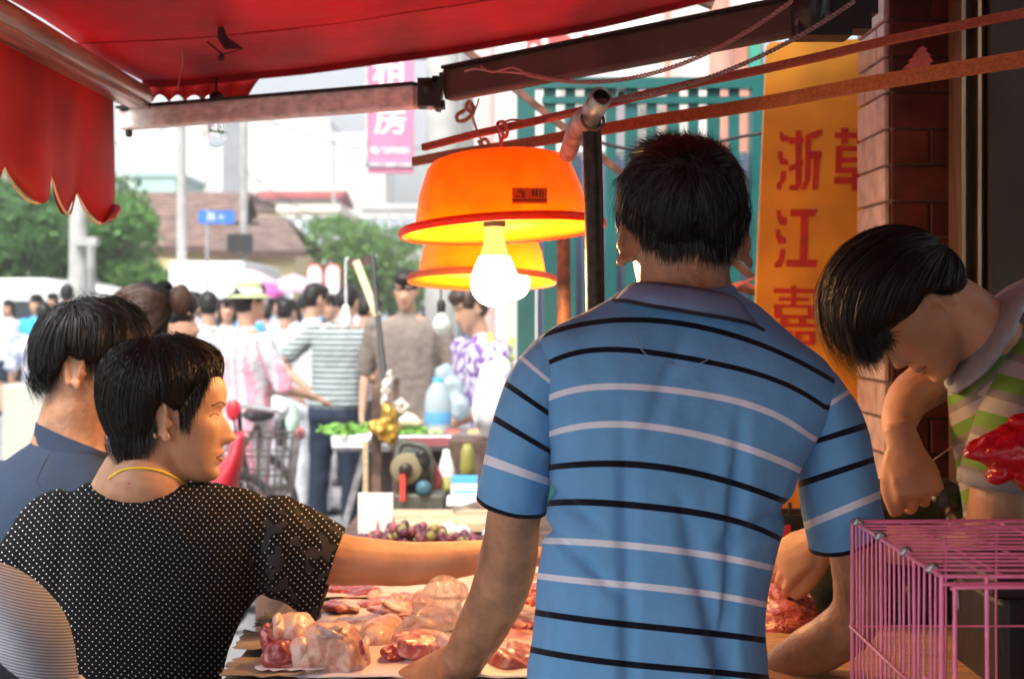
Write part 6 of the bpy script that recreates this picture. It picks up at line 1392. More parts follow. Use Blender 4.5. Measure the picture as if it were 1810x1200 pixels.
# ================================================================ stall across the lane
def G(px, Y): return (X(px, Y), Y, 0)
wl_ = mat('pale_wood', (.55,.42,.26), .7, var=(10,.3,(2,14,14)), bump=(50,.4,.002)); mg = mat('machine_green', (.10,.11,.09), .5, var=(20,.4), bump=(60,.4,.002), metal=.2)
Yg = 4.6
t = empty('work_bench', G(790, Yg), 'low wooden bench with stacked boards and tools across from the meat table', 'bench')
zt = Z(950, 4.2)
for k in range(7): mk('plank', *box((X(800,Yg), 4.14+.15*k, zt-.02-.001*(k % 2)), (.64, .145, .035)), M['wood_dark'], t, smooth=False)
for x in (-.28,.28):
    for y in (4.1,5.1): mk('leg', *box((X(800,Yg)+x, y, zt/2-.02), (.06,.06,zt-.04)), M['wood_dark'], t, smooth=False)
def Zt(py, Y): return Z(py, Y)
for i, (a, b, py, Y, lb_) in enumerate(((690,792,929,4.3,'lower left pale board of the small stack on the bench'),(792,878,926,4.3,'lower right pale board of the small stack on the bench'),(692,806,913,4.45,'upper left pale board of the small stack on the bench'),(800,876,912,4.45,'upper right pale board of the small stack on the bench'),(850,930,897,4.75,'pale board lying at the right behind the cleaver'))):
    tag(bevbox('board', ((X(a,Y)+X(b,Y))/2, Y, Z(py,Y)), (X(b,Y)-X(a,Y), .14, .028), wl_, rot=Matrix.Rotation(.01*(i-2),3,'Y'), bw=.003), lb_, 'board')
tag(mk('bench_block', *box((X(785,4.5), 4.55, (zt+Z(932,4.5))/2), (.38,.3,abs(Z(932,4.5)-zt))), M['wood_dark'], smooth=False), 'dark wood block under the stack of pale boards', 'block')
# grinder
Yk = 4.7; zb = Z(905,Yk)
t = empty('bench_grinder', (X(740,Yk), Yk, zb), 'old grey-green grinding machine with a wheel and red guard on the bench', 'machine')
bevbox('base', (X(742,Yk), Yk, Z(884,Yk)), (pm(92,Yk), .22, pm(38,Yk)), mg, t, bw=.01)
mk('foot', *join([box((X(702,Yk),Yk,Z(902,Yk)), (.03,.2,.03)), box((X(784,Yk),Yk,Z(902,Yk)), (.03,.2,.03))]), mg, t, smooth=False)
RX = Matrix.Rotation(math.pi/2, 3, 'X')
w0 = mk('wheel', *lathe([(.001,-.03),(.045,-.03),(.05,-.02),(.052,.02),(.045,.03),(.001,.03)], (X(722,Yk),Yk-.08,Z(823,Yk)), 32, RX), mat('grinding_wheel', (.20,.17,.10), .8, bump=(200,.5,.001)), t)
mk('hub', *lathe([(.001,-.05),(.02,-.05),(.022,.05),(.001,.05)], (X(722,Yk),Yk-.08,Z(823,Yk)), 24, RX), M['dark_pipe'], w0)
mk('motor', *lathe([(.001,-.1),(.05,-.1),(.062,-.08),(.062,.08),(.05,.1),(.001,.1)], (X(728,Yk),Yk+.06,Z(828,Yk)), 32, RX), mg, t)
mk('column', *join([tube([(X(706,Yk),Yk-.02,Z(870,Yk)),(X(706,Yk),Yk-.02,Z(790,Yk)),(X(735,Yk),Yk-.02,Z(785,Yk)),(X(760,Yk),Yk-.02,Z(800,Yk)),(X(762,Yk),Yk-.02,Z(870,Yk))], .011)]), mg, t)
mk('red_guard', *box((X(717,Yk),Yk-.13,Z(853,Yk)), (.018,.02,.085)), rd, t, smooth=False)
mk('shield', [(X(765,Yk),Yk,Z(810,Yk)),(X(782,Yk),Yk,Z(845,Yk)),(X(768,Yk),Yk,Z(880,Yk)),(X(765,Yk),Yk+.03,Z(810,Yk)),(X(782,Yk),Yk+.03,Z(845,Yk)),(X(768,Yk),Yk+.03,Z(880,Yk))], [(0,1,2),(5,4,3),(0,3,4,1),(1,4,5,2),(2,5,3,0)], mat('maroon_sheet', (.22,.04,.05), .5), t, smooth=False)
union('gear_head', [ell((X(750,Yk),Yk-.08,Z(810,Yk)), .028,.03,.03), ell((X(748,Yk),Yk-.09,Z(798,Yk)), .02,.02,.018), tube([(X(750,Yk),Yk-.08,Z(800,Yk)),(X(752,Yk),Yk-.08,Z(870,Yk))], .016)], blk, t, vox=.005, sm=2)
mk('blue_knob', *lathe([(.001,.02),(.02,.02),(.026,.0),(.02,-.02),(.001,-.02)], (X(752,Yk),Yk-.11,Z(855,Yk)), 12, RX), mat('blue_metal', (.04,.12,.17), .5), t)
# white card
tag(bevbox('price_card', (X(664,4.05),4.05,Z(908,4.05)), (pm(62,4.05),.012,pm(74,4.05)), M['paper'], bw=.001), 'blank cream card standing among the grapes', 'card')
# grapes, each tray as one heap of countable fruit
grm = [mat('grape', c, .3, sss=.1, spec=.6) for c in ((.16,.03,.06), (.10,.02,.05), (.30,.30,.08), (.24,.08,.08))]
t = empty('grape_tray', (X(735,3.75),3.75,Z(975,3.75)), 'shallow tray of dark red and green grapes in front of the bench', 'tray')
bevbox('tray', (X(735,3.75),3.75,Z(968,3.75)), (.36,.26,.03), M['wood_dark'], t, bw=.004)
tag(bevbox('tray_stand', (X(735,3.75),3.78,Z(972,3.75)/2-.01), (.8,.34,Z(972,3.75)-.02), M['wood_dark'], bw=.01), 'dark crate stand carrying the grape tray', 'stand')
rg = random.Random(9); gme = None
for k in range(150):
    a = rg.uniform(-1,1); b = rg.uniform(-1,1); hgt = max(0, 1-abs(a)**1.5)*rg.uniform(0,1)
    c = (X(735,3.75)+a*.165, 3.75+b*.11, Z(958,3.75)+hgt*.045-.008)
    if gme is None or k < 4: o = mk('grape', *ell((0,0,0), .0125,.0125,.014, nu=12, nv=8), grm[k % 4], t); gm_ = o; gme = gme or {}; gme[k % 4] = o.data; o.location = Vector(c)
    else: o = bpy.data.objects.new('grape', gme[rg.choice((0,0,1,1,2,3))]); COL.objects.link(o); o.parent = t; o.matrix_parent_inverse = Matrix.Translation(-Vector(t.location)); o.location = Vector(c)
for i, (px, py, w_, h_, tl_) in enumerate(((668,936,9,34,.0),(696,925,8,26,.1),(655,945,6,16,0))):
    tag(mk('paper_cone', *lathe([(.001,pm(h_,3.7)),(pm(w_,3.7)*.5,pm(h_,3.7)*.4),(pm(w_,3.7),0),(.001,0)], P(px,py+h_*.5,3.7), 14), mat('pink_onion', (.50,.20,.20), .5)), ['tallest pink pointed onion tip beside the card','pink pointed onion tip above the grapes','smallest pink onion tip left of the card'][i], 'onion')
for i, (px, py, r_) in enumerate(((792,938,18),(818,942,12),(860,950,10))):
    tag(union('white_wrapper', [EL(px,py,3.9,r_,14,.03,30-20*i), EL(px+6,py+4,3.9,r_*.8,9,.025)], M['white_cloth'], None, vox=.006, sm=2, fn=lambda p, n: .008*nz(p, 40)), ['largest crumpled white wrapper right of the grapes','small upright white wrapper right of the grapes','third white wrapper close to the seller\'s left elbow'][i], 'wrapper')
# bottle, box, cleaver
Yq = 4.75
t = empty('squeeze_bottle', (X(790,Yq),Yq,Z(868,Yq)), 'white bottle with yellow-green contents beside the grinder', 'bottle')
mk('body', *lathe([(.001,0),(.024,.002),(.028,.02),(.027,.07),(.020,.10),(.012,.125),(.011,.14),(.001,.142)], (X(789,Yq),Yq,Z(870,Yq)), 28), mat('bottle_plastic', (.55,.58,.20), .3, var=(10,.2)), t)
mk('upper', *lathe([(.0275,.055),(.028,.075),(.021,.103),(.013,.127),(.012,.142),(.001,.144)], (X(789,Yq),Yq,Z(870,Yq)), 28), M['white'], t)
tag(mk('hanging_bag', *lathe([(.001,0),(.02,.0),(.028,.04),(.024,.10),(.014,.13),(.001,.131)], (X(826,5.4),5.4,Z(845,5.4)), 20), mat('olive_bag', (.28,.27,.06), .5)), 'olive bottle standing right of the white squeeze bottle', 'bottle')
t = empty('tissue_box', (X(822,Yq),Yq-.1,Z(880,Yq)), 'white and blue printed box on the bench near the cleaver', 'box')
bevbox('carton', (X(821,4.6),4.6,Z(862,4.6)), (.085,.07,.065), M['white'], t, bw=.003)
mk('blue_band', *join([box((X(821,4.6),4.563,Z(848,4.6)), (.086,.003,.010)), box((X(821,4.6),4.563,Z(866,4.6)), (.07,.003,.008)), box((X(821,4.6),4.6,Z(843,4.6)), (.087,.072,.004))]), mat('box_blue', (.05,.38,.75), .5), t, smooth=False)
tag(mk('cloth_pad', *box((X(835,4.55),4.55,Z(884,4.55)), (.16,.1,.02)), M['white_cloth'], smooth=False), 'folded white cloth under the printed box', 'cloth')
t = empty('cleaver', (X(835,4.4),4.4,Z(890,4.4)), 'steel knife with a red handle lying by the printed box', 'knife')
mk('blade', *beam(P(800,902,4.4),P(846,888,4.4),.02,.012), M['steel'], t, smooth=False); mk('handle', *tube([P(844,889,4.4),P(866,884,4.4)], .008), rd, t)
# dark posts with tied yellow bags
for i, (px0, y0, px1, y1, Y, w_, lb_) in enumerate(((665,684,674,905,4.9,.030,'tall dark wooden post between the plate of greens and the grinder'),(700,668,702,850,5.2,.022,'second shorter dark post right behind the yellow bags'),(646,780,652,900,5.0,.018,'pale wooden post left of the tall dark one'))):
    tag(mk('wooden_post', *beam(Vector((X(px0,Y),Y,Z(y0,Y))), Vector((X(px1,Y)-.01,Y,.0)), w_, w_, up=Vector((0,1,0))), M['wood_dark'] if i < 2 else wl_, smooth=False), lb_, 'post')
gold = mat('golden_plastic', (.45,.28,.05), .25, metal=.45, bump=(60,.6,.004))
tag(union('yellow_bags', [EL(686,742,4.85,16,26,.03,-20), EL(672,760,4.85,10,22,.03,15), EL(694,765,4.85,12,24,.03,-10), EL(684,720,4.85,9,16,.02), EL(660,755,4.85,8,14,.02,30)], gold, None, vox=.005, sm=1, fn=lambda p, n: .008*nz(p, 45)-.007*abs(nz(p, 80))), 'shiny golden-yellow plastic bags tied to the dark wooden post', 'bags')
tag(union('grey_tinsel', [EL(683,690,4.85,9,26,.02,-8), EL(690,668,4.85,6,16,.02,10), EL(706,720,4.9,14,18,.03,-40)], mat('grey_plastic', (.55,.52,.46), .4, bump=(60,.6,.004)), None, vox=.005, sm=1, fn=lambda p, n: .012*nz(p, 50)), 'crumpled pale grey plastic strips tied above the yellow bags', 'plastic strips')
# lamp stand across: wooden stick, dark pole, white wire with bulb
tag(mk('wooden_brace', *beam(P(630,462,5.6), P(668,560,5.4), .028, .02, up=Vector((0,1,0))), wl_, smooth=False), 'slanting pale wooden brace beside the thin black pole', 'brace')
tag(mk('short_beam', *beam(P(615,466,5.6), P(662,460,5.6), .02, .035), M['wood_dark'], smooth=False), 'short dark wooden beam on top of the slanting brace', 'arm')
tag(mk('black_pole', *tube([P(659,452,5.5),P(668,560,5.4),P(686,720,5.2)], .011), blk), 'thin black pole leaning over the vegetable stall', 'pole')
t = empty('hanging_stall_lamp', tuple(P(612,560,6.0)), 'white energy-saving bulb hanging on a white wire above the striped shopper', 'lamp')
mk('wire', *tube([P(665,452,6),P(640,458,6),P(622,462,6),P(612,458,6),P(611,500,6),P(612,545,6)], .004, seg=6), M['white'], t)
mk('bulb', *lathe([(.001,-.045),(.02,-.04),(.024,-.02),(.022,.015),(.014,.03),(.013,.06),(.001,.062)], P(611,565,6), 20), M['white'], t)
t = empty('hanging_clear_lamp', tuple(P(781,560,5)), 'large clear bulb with black socket hanging right of the man in taupe', 'lamp')
mk('glass', *lathe([(.001,-.032)]+[(.034*math.sin(a), -.034*math.cos(a)) for a in [math.pi*k/12 for k in range(1,9)]]+[(.02,.032),(.014,.045)], P(781,575,5), 24), mat('milky_glass', (.80,.84,.78), .15, trans=.5), t)
mk('socket', *lathe([(.014,.04),(.016,.075),(.010,.09),(.001,.09)], P(780,575,5), 16), blk, t); mk('cable', *tube([P(780,548,5),P(778,470,5),P(775,380,5)], .003, seg=6), blk, t)
# vegetable stall
Yv2 = 6.4; zv = Z(785,Yv2)
t = empty('vegetable_stall', G(790,Yv2), 'steel-edged vegetable table with trestle legs behind the grinder', 'table')
mk('top', *box((X(800,Yv2)+.1, Yv2+.35, zv), (X(960,Yv2)-X(640,Yv2)+.3, .8, .05)), M['steel'], t, smooth=False)
mk('shelf_back', *box((X(830,Yv2), Yv2+.7, zv/2), (1.0,.03,zv*.85)), mat('dark_boards', (.07,.05,.045), .8, bump=(30,.5,.01)), t, smooth=False)
for a, b in (((646,792),(606,940)),((668,792),(640,945))): mk('leg', *beam(P(a[0],a[1],Yv2-.05), P(b[0],b[1],Yv2-.1), .028, .028, up=Vector((0,1,0))), M['steel'] if a[0] == 646 else M['wood_dark'], t, smooth=False)
for x_ in (900,940): mk('leg', *box((X(x_,Yv2),Yv2,zv/2), (.04,.04,zv)), M['steel'], t, smooth=False)
t = empty('display_tray', (X(790,6.3),6.3,zv+.03), 'long shallow steel tray with vegetables on the vegetable table', 'tray')
bevbox('tray', (X(790,6.25),6.3,Z(776,6.2)), (X(872,6.2)-X(708,6.2), .42, .05), M['steel'], t, bw=.006)
mk('maroon_front', *box((X(775,6.05),6.06,Z(781,6.05)), (X(832,6.05)-X(712,6.05), .01, .035)), mat('maroon_strip', (.30,.09,.10), .6), t, smooth=False)
t = empty('white_plate_stack', (X(620,6.2),6.2,zv), 'stack of white foam trays at the left end of the vegetable table', 'trays')
for k in range(3): bevbox('tray', (X(622+2*k,6.2),6.2,Z(783-7*k,6.2)), (pm(58+6*k,6.2),.26,.02), M['white'], t, bw=.005)
tag(mk('tray_support', *box((X(640,6.3),6.35,Z(792,6.3)), (.25,.2,.02)), M['steel'], smooth=False), 'steel plate under the white foam trays', 'plate')
gv = mat('leaf_green', (.16,.36,.05), .5, var=(40,.4), trans=.2)
def greens(label, px, py, Y, rx, n, m, seed):
    rnd = random.Random(seed); V, F = [], []
    for i in range(n):
        p = P(px,py,Y)+Vector((rnd.gauss(0,rx*.5), rnd.gauss(0,.05), abs(rnd.gauss(0,.012)))); u = Vector((rnd.gauss(0,1),rnd.gauss(0,1),rnd.gauss(0,.6))).normalized()*rnd.uniform(.015,.035); v = u.orthogonal().normalized()*.012; b = len(V)
        V += [p-u,p+v,p+u,p-v]; F.append((b,b+1,b+2,b+3))
    tag(mk('leafy_greens', V, F, m, smooth=False), label, 'vegetables', kind='stuff')
greens('small heap of bright green leaves on the white foam trays', 612, 763, 6.2, .08, 260, gv, 1); greens('heap of green and yellow leaves on the long steel tray', 735, 766, 6.3, .09, 320, gv, 2)
for i, (px, c) in enumerate(((650,(.72,.32,.10)),(800,(.55,.10,.06)),(770,(.70,.62,.25)),(838,(.70,.35,.12)),(855,(.75,.55,.35)))):
    tag(union('vegetable', [EL(px,765,6.25,14,7,.04,5), EL(px+10,766,6.3,10,6,.03)], mat('vegetable', c, .5), None, vox=.008, sm=2), ['orange vegetables at the end of the white trays','red vegetables in the middle of the steel tray','pale yellow vegetables on the steel tray','orange slices at the right of the steel tray','pale roots at the far right of the steel tray'][i], 'vegetables')
tag(union('cut_melon', [EL(716,742,6.3,26,14,.08,-8), EL(728,748,6.3,18,10,.06)], mat('melon_cream', (.75,.66,.45), .5), None, vox=.008, sm=2), 'pale cut melon behind the yellow bags', 'melon')
t = empty('water_jug', (X(773,6.3),6.3,Z(755,6.3)), 'large clear water bottle with blue cap and label on the vegetable table', 'bottle')
jg = mat('jug_plastic', (.50,.60,.64), .2, trans=.4)
mk('body', *lathe([(.001,0),(.055,.003),(.06,.03),(.058,.10),(.060,.13),(.05,.19),(.03,.22),(.02,.235),(.001,.236)], (X(774,6.3),6.3,Z(768,6.3)), 28), jg, t)
mk('label', *lathe([(.0605,.05),(.0610,.055),(.0600,.10),(.059,.102)], (X(774,6.3),6.3,Z(768,6.3)), 28), mat('jug_blue', (.08,.28,.48), .5), t)
mk('cap', *lathe([(.022,.232),(.023,.25),(.001,.252)], (X(774,6.3),6.3,Z(768,6.3)), 20), mat('cap_blue', (.03,.35,.7), .5), t)
tag(union('clear_bags', [EL(800,690,6.6,22,34,.07,10), EL(785,665,6.6,16,24,.06), EL(812,720,6.5,20,24,.06)], jg, None, vox=.010, sm=2, fn=lambda p, n: .02*nz(p, 20)), 'clump of pale clear plastic bags in front of the woman in the purple print', 'plastic bags')
tag(union('white_sack', [EL(872,710,5.9,34,66,.13,-4), EL(880,660,5.9,26,26,.10,0), EL(850,700,5.85,12,60,.06,-8)], M['white_cloth'], None, vox=.010, sm=3, fn=lambda p, n: .018*nz((p.x*1.4,p.y,p.z*.4), 14)), 'bulging white cloth sack held beside the vegetable table', 'sack')
tag(mk('sack_stool', *box((X(872,5.95),5.95,Z(775,5.95)/2), (.36,.3,Z(775,5.95))), M['wood_dark'], smooth=False), 'dark box under the white sack', 'box')

# ================================================================ street crowd
wc = cloth_mat('white_shirt_cloth', (.50,.51,.55)); denim = cloth_mat('denim', (.010,.021,.045)); dk_ = cloth_mat('dark_cloth', (.04,.04,.05)); khaki = cloth_mat('khaki', (.35,.30,.22)); lb2 = cloth_mat('pale_blue_cloth', (.42,.55,.75)); bri = cloth_mat('bright_blue_cloth', (.04,.36,.72)); lav = cloth_mat('lavender', (.50,.42,.68)); pinkc = cloth_mat('pink_cloth', (.7,.3,.36)); 
grs = cloth_mat('grey_stripe', (.085,.115,.12), 'h', (.42,.46,.46), 28); pst = cloth_mat('pink_stripe', (.56,.53,.55), 'v', (.72,.30,.38), 14); pur = cloth_mat('purple_print', (.50,.48,.56), 'fl', (.16,.08,.28), 26); tau = cloth_mat('taupe_cloth', (.20,.165,.14)); whp = cloth_mat('white_print', (.50,.50,.53), 'fl', (.25,.28,.42), 9)
straw = mat('straw_green', (.40,.48,.22), .8, var=(30,.2,(1,1,8)), bump=(80,.6,.003))
def D(h, top): return None
def man(px, Y, H, yaw, label, top, bottom, **k): return street_person((X(px,Y), Y, 0), math.radians(yaw), H, label, top, bottom, **k)
# main, nearest ones (yaw 0 = seen from behind, 180 = facing the camera)
man(592, 9.3, 1.66, 18-40, 'man seen from behind in grey striped T-shirt and dark jeans, left hand on his hip', grs, denim, arms=('hip','fwd'), lean=.20, headdown=.5, build=1.12, sleeves=.42, vox=.011)
man(722, 8.6, 1.715, 172, 'young man in a taupe T-shirt with bowl-cut hair looking down, facing the camera', tau, khaki, lean=.05, headdown=.25, build=1.12, sleeves=.55, vox=.011)
man(868, 6.9, 1.60, 118, 'woman in purple and white print blouse and green apron leaning over the vegetables', pur, dk_, arms=('fwd','down'), lean=.12, hairm=M['hair_brown'], hairk='bun', build=1.15, headdown=.3, vox=.011, group='stallholders')
man(437, 8.0, 1.62, -55, 'man in a pale green straw hat and pink striped white shirt', pst, pst, arms='fwd', hat=straw, build=1.15, sleeves=.6, vox=.011)
man(552, 10.2, 1.66, -48, 'man in a plain white shirt walking away, just left of the striped T-shirt', wc, wc, arms=('down','fwd'), build=1.1, headdown=.2)
man(505, 11.5, 1.56, -30, 'shopper in pale blue shirt between the straw hat and the plain white shirt', lb2, wc, arms='down')
man(250, 4.3, 1.525, 62, 'woman with brown hair in a bun and lavender top behind the navy T-shirt', lav, dk_, hairm=M['hair_brown'], hairk='bun', arms='down', vox=.010, headdown=.1)
bunw = [o for o in bpy.data.objects if o.name.startswith('person') and 'lavender top' in o.get('label', '')][0]
for c in list(bunw.children):
    if c.name.startswith('hair'): bpy.data.objects.remove(c)
def wparent(o, r):
    o.parent = r; o.matrix_parent_inverse = (Matrix.Translation(Vector(r.location)) @ Matrix.Rotation(r.rotation_euler.z, 4, 'Z')).inverted(); return o
hbm = mat('brown_strand', (.075,.036,.022), .4, spec=.5, var=(7,.6))
bb = Blob([(197,560),(198,530),(215,508),(245,498),(275,498),(298,505),(306,520),(306,550),(298,575),(292,610),(265,612),(235,600),(210,590)], (252,550), 4.29, .12, lambda al: .11)
bhc = wparent(union('hair', [bb.prim()], M['hair_cap'], None, vox=.007, sm=2), bunw)
strands('strands', bb, [[(200,575),(210,530),(250,510),(296,522)],[(205,595),(225,560),(262,530),(300,530)],[(230,605),(245,580),(275,550),(304,538)],[(262,612),(275,590),(292,565),(305,545)]], 2200, hbm, bhc, wd=.0022, jit=3, t0=(0,.3), t1=(.8,1.05), off=.004, npt=8, seed=51, lump=.006)
b2 = Blob([(302,528),(304,512),(318,504),(330,510),(337,526),(336,545),(326,560),(312,558),(303,545)], (320,532), 4.26, .05, lambda al: .05)
bun_ = wparent(union('bun', [b2.prim(), Blob([(276,508),(280,497),(292,494),(303,500),(305,512),(292,518)], (290,507), 4.3, .04, lambda al: .04).prim()], M['hair_cap'], None, vox=.007, sm=2), bunw)
strands('strands', b2, [[(304,515),(318,506),(333,520),(334,545),(318,556)],[(306,525),(318,515),(327,528),(324,545),(312,548)],[(308,535),(315,525),(322,530),(318,540),(310,540)]], 700, hbm, bun_, wd=.0022, jit=3, t0=(0,.3), t1=(.8,1.05), off=.004, npt=8, seed=52)
man(300, 4.9, 1.52, -100, 'light-skinned woman with dark hair just right of the bun-haired woman', cloth_mat('pale_top', (.7,.6,.62)), dk_, hairk='short', vox=.011)
man(368, 10.5, 1.60, 20, 'person in a white shirt left of the straw hat', wc, khaki, build=1.1)
man(402, 12.5, 1.58, 190, 'woman facing the camera left of the straw hat, in white', wc, dk_, hairk='long')
man(585, 12.0, 1.60, 160, 'person with dark hair behind the striped shopper\'s shoulder', bri, dk_)
man(645, 10.8, 1.58, -60, 'dark-haired person in grey standing behind the slanting wooden brace', cloth_mat('grey_cloth', (.3,.3,.32)), dk_, headdown=.3)
man(583, 12.8, 1.45, 0, 'child in pale shorts seen between the jeans and the trestle leg', wc, khaki, shorts=True)
man(795, 9.4, 1.50, 150, 'woman with black hair right of the man in taupe', wc, dk_, hairk='long', group='stallholders')
man(838, 9.0, 1.56, 130, 'woman in a bright blue top beside the purple print blouse', bri, dk_, group='stallholders')
man(815, 11.0, 1.58, 170, 'woman in pink behind the hanging clear bulb', pinkc, dk_, group='stallholders', hairk='long')
man(1305, 6.2, 1.35, 180, 'person in white half hidden behind the seller\'s right ear and the yellow signboard', whp, dk_, group='stallholders')
# left group
man(16, 20, 1.62, 172, 'girl with long black hair, white top and denim shorts at the left edge', wc, denim, shorts=True, hairk='long', vox=.016)
man(66, 17, 1.66, 165, 'person in a bright blue T-shirt near the left edge', bri, khaki, shorts=True, vox=.016)
man(78, 12.5, 1.53, 10, 'boy in a loose white printed T-shirt seen from behind', whp, wc, vox=.014, build=1.25, sleeves=.6, arms='down')
man(118, 17, 1.78, 20, 'tall man in a white shirt seen above the navy shirt man\'s hair', wc, khaki, vox=.016)
man(95, 22, 1.74, 150, 'person in white behind the tall man at the left', wc, dk_, vox=.018); man(146, 21, 1.62, -70, 'person in pale pink walking right of the concrete posts', cloth_mat('pale_pink', (.72,.5,.5)), dk_, vox=.018)
# far rows
rc = random.Random(17)
looks = [('in white', wc), ('in pale blue', lb2), ('in pink', pinkc), ('in bright blue', bri), ('in dark clothes', dk_), ('in lavender', lav)]
where = [(340,15,'left of the white delivery truck'),(356,19,'in front of the white delivery truck'),(385,21,'left of the truck\'s rear corner'),(418,17,'below the magenta parasol'),(432,14,'close behind the straw hat'),(452,22,'far below the magenta parasol'),(470,16,'right behind the straw hat'),(484,20,'left of the arched boards'),(497,15,'between the straw hat and the white shirt'),(512,24,'far left of the arched boards'),(520,17,'left of the white-shirted man'),(535,21,'below the left arched board'),(548,26,'far below the left arched board'),(566,16,'right of the white-shirted man'),(600,18,'below the right arched board'),(615,23,'far behind the hanging white bulb'),(632,15,'left of the slanting wooden brace'),(655,20,'behind the thin black pole'),(756,17,'right of the man in taupe, far off'),(775,21,'far off behind the clear bulb'),(800,18,'far off between the stallholders')]
for i, (px, Y, wtxt) in enumerate(where):
    nm, tm = looks[(i*5+i//3) % 6]; back = rc.random() < .5
    man(px, Y, rc.uniform(1.52,1.70), rc.uniform(-50,50)+(0 if back else 180), 'distant shopper %s %s' % (nm, wtxt), tm, rc.choice((dk_, denim, khaki, wc)), hairk=rc.choice(('short','short','long','bob')), vox=.020, arms=rc.choice(('down','fwd')))
# green apron straps for the stallholder
apg = mat('lime_apron', (.42,.50,.06), .7)
tag(mk('apron', *join([tube([P(866,590,6.72),P(880,625,6.68),P(900,640,6.70)], .012), tube([P(905,600,6.74),P(900,640,6.70),P(905,690,6.7)], .012), tube([P(880,628,6.67),P(905,632,6.7)], .016)]), apg), 'lime green apron straps worn over the purple print blouse', 'apron')
# bicycle with wire basket and a red scooter
Yb2 = 7.3; bx0 = X(445,Yb2)
t = empty('bicycle', (bx0, Yb2, 0), 'old bicycle with a rusty wire basket standing behind the dotted-blouse woman', 'bicycle')
def tw_(name, pts, r, m=None): return mk(name, *tube(pts, r), m or M['dark_pipe'], t)
bw_ = [(bx0+.02, Yb2-.35), (bx0+.02-.1, Yb2+.70)]
for (x, y) in bw_:
    wv = mk('wheel', *ring(Vector((x,y,.33)), Vector((.24,-.22,0)), Vector((0,0,.33)), .020, 48, 8), tyre, t)
    mk('rim', *join([ring(Vector((x,y,.33)), Vector((.22,-.20,0)), Vector((0,0,.30)), .006, 40, 6)]+[tube([(x,y,.33),(x+.21*math.cos(a),y-.19*math.cos(a),.33+.29*math.sin(a))], .0015, seg=4, sub=1) for a in [k*math.pi/8 for k in range(16)]]), M['steel'], wv)
x, y = bw_[0]; x2, y2 = bw_[1]
tw_('frame', [(x,y,.33),(x-.02,y+.08,.75),(x2+.06,y2-.55,.45),(x2,y2,.33)], .016); tw_('frame', [(x-.02,y+.08,.78),(x2+.05,y2-.3,.82),(x2+.06,y2-.55,.40)], .014)
tw_('handlebar', [(x-.28,y+.22,.98),(x-.05,y+.02,1.0),(x+.22,y-.16,.98)], .012, M['steel']); tw_('stem', [(x-.02,y+.08,.75),(x-.03,y+.05,1.0)], .014)
union('saddle', [ell((x2+.04,y2-.28,.90), .09,.13,.04), ell((x2+.04,y2-.42,.90), .04,.10,.03)], blk, t, vox=.012, sm=2)
bk = empty('x', (0,0,0), '', ''); bpy.data.objects.remove(bk)
parts = []; cx_, cy_ = X(450,6.8), 6.8
for k in range(12):
    f = k/11; parts.append(tube([(cx_-.17+.34*f, cy_-.12, .60),(cx_-.20+.40*f, cy_-.15, .87)], .0035, seg=5, sub=1)); parts.append(tube([(cx_-.17+.34*f, cy_+.12, .60),(cx_-.20+.40*f, cy_+.15, .87)], .0035, seg=5, sub=1)); parts.append(tube([(cx_-.17+.34*f, cy_-.12, .60),(cx_-.17+.34*f, cy_+.12, .60)], .0035, seg=5, sub=1))
for zq, e in ((.60,.0),(.69,.01),(.78,.02),(.87,.03)):
    q = [(cx_-.17-e,cy_-.12-e,zq),(cx_+.17+e,cy_-.12-e,zq),(cx_+.17+e,cy_+.12+e,zq),(cx_-.17-e,cy_+.12+e,zq),(cx_-.17-e,cy_-.12-e,zq)]
    parts.append(tube(q, .005, seg=5, sub=1))
for s in (-1,1):
    for k in range(6): parts.append(tube([(cx_+s*.17, cy_-.12+.048*k, .60),(cx_+s*.20, cy_-.15+.06*k, .87)], .0035, seg=5, sub=1))
mk('basket', *join(parts), mat('basket_wire', (.16,.14,.13), .6, metal=.4), t)
redp = mat('red_enamel', (.55,.015,.03), .3, coat=.4)
t = empty('red_scooter', (X(405,6.6), 6.6, 0), 'glossy red scooter front shield behind the woman\'s chin', 'scooter')
union('front_shield', [pl([(424,770,6.6,10,.05),(414,815,6.6,16,.09),(396,850,6.6,24,.10),(376,890,6.6,26,.10),(360,930,6.6,22,.09)], seg=20)], redp, t, vox=.012, sm=3)
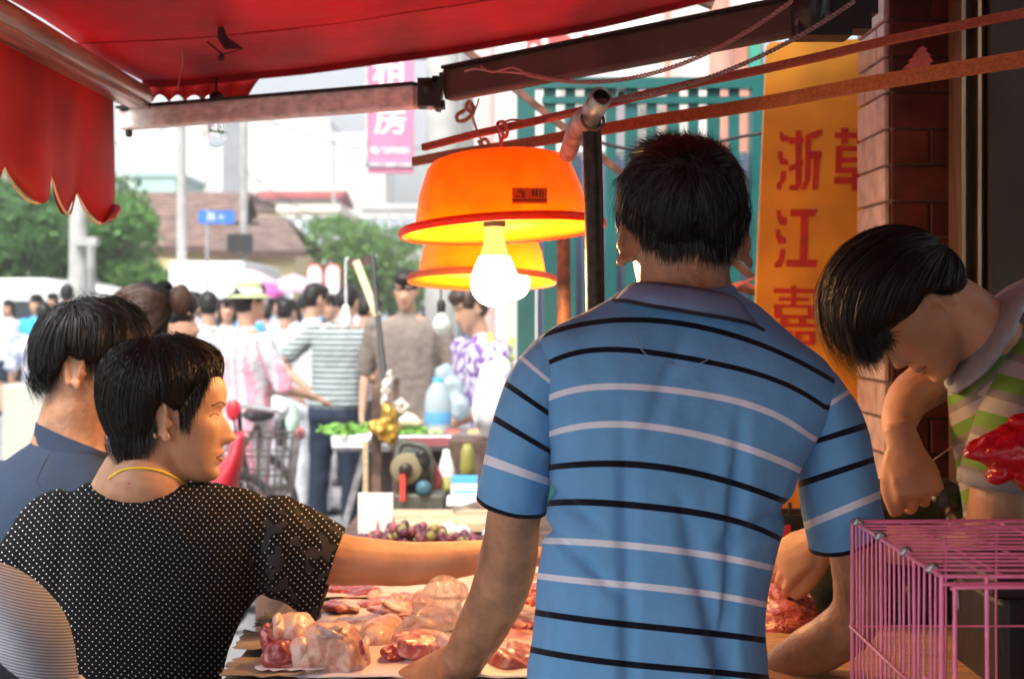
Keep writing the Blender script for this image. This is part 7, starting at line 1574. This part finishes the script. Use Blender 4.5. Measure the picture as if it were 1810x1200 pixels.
mk('mirror', *ell(P(412,724,6.6), .035,.02,.05), redp, t); mk('mirror_stalk', *tube([P(412,735,6.6),P(418,775,6.6)], .006), blk, t)
wheelp = mk('wheel', *ring(Vector((X(385,6.6),6.5,.22)), Vector((.17,-.12,0)), Vector((0,0,.20)), .035, 40, 8), tyre, t)
union('body', [loft([(X(370,6.6),6.75,.35,.12,.1),(X(330,6.6),7.1,.38,.14,.12),(X(310,6.6),7.5,.55,.15,.12)], hint=(0,0,1))], redp, t, vox=.014, sm=3)
wheelp = mk('wheel', *ring(Vector((X(318,6.6),7.45,.22)), Vector((.17,-.12,0)), Vector((0,0,.20)), .035, 40, 8), tyre, t)
# shopping bags in the crowd
for i, (px, py, Y, rx, rz, c, lb_) in enumerate(((492,722,9.0,22,20,(.8,.8,.82),'white round shopping bag carried right of the straw-hat man'),(518,745,9.6,13,26,(.45,.68,.55),'pale green plastic bag carried by the white-shirted man'),(530,768,9.5,11,10,(.5,.12,.14),'small red bag below the pale green bag'),(497,760,10.5,14,30,(.03,.03,.03),'black bag behind the white round shopping bag'))):
    tag(union('shopping_bag', [EL(px,py,Y,rx,rz,.08), EL(px,py-rz*.9,Y,rx*.35,rz*.5,.03)], mat('bag_plastic', c, .4, bump=(20,.6,.01)), None, vox=.012, sm=2, fn=lambda p, n: .01*nz(p, 22)), lb_, 'bag')
tag(bevbox('market_stool', (X(55,12),12.2,.42), (.5,.4,.84), mat('grey_crate', (.42,.42,.36), .7), bw=.02), 'pale grey crate behind the boy in the printed shirt', 'crate')

# ================================================================ air
hz = bpy.data.materials.new('haze'); hz.use_nodes = True; hn_ = hz.node_tree.nodes; hn_.clear()
pv = hn_.new('ShaderNodeVolumePrincipled'); pv.inputs['Color'].default_value = (.97,.98,1,1); pv.inputs['Density'].default_value = HAZE; pv.inputs['Anisotropy'].default_value = .3
ho_ = hn_.new('ShaderNodeOutputMaterial'); hz.node_tree.links.new(pv.outputs[0], ho_.inputs['Volume'])
tag(mk('haze', *box((0, 105, 24), (280, 260, 52)), hz, smooth=False), 'thin bright summer haze over the street', 'haze', kind='stuff')
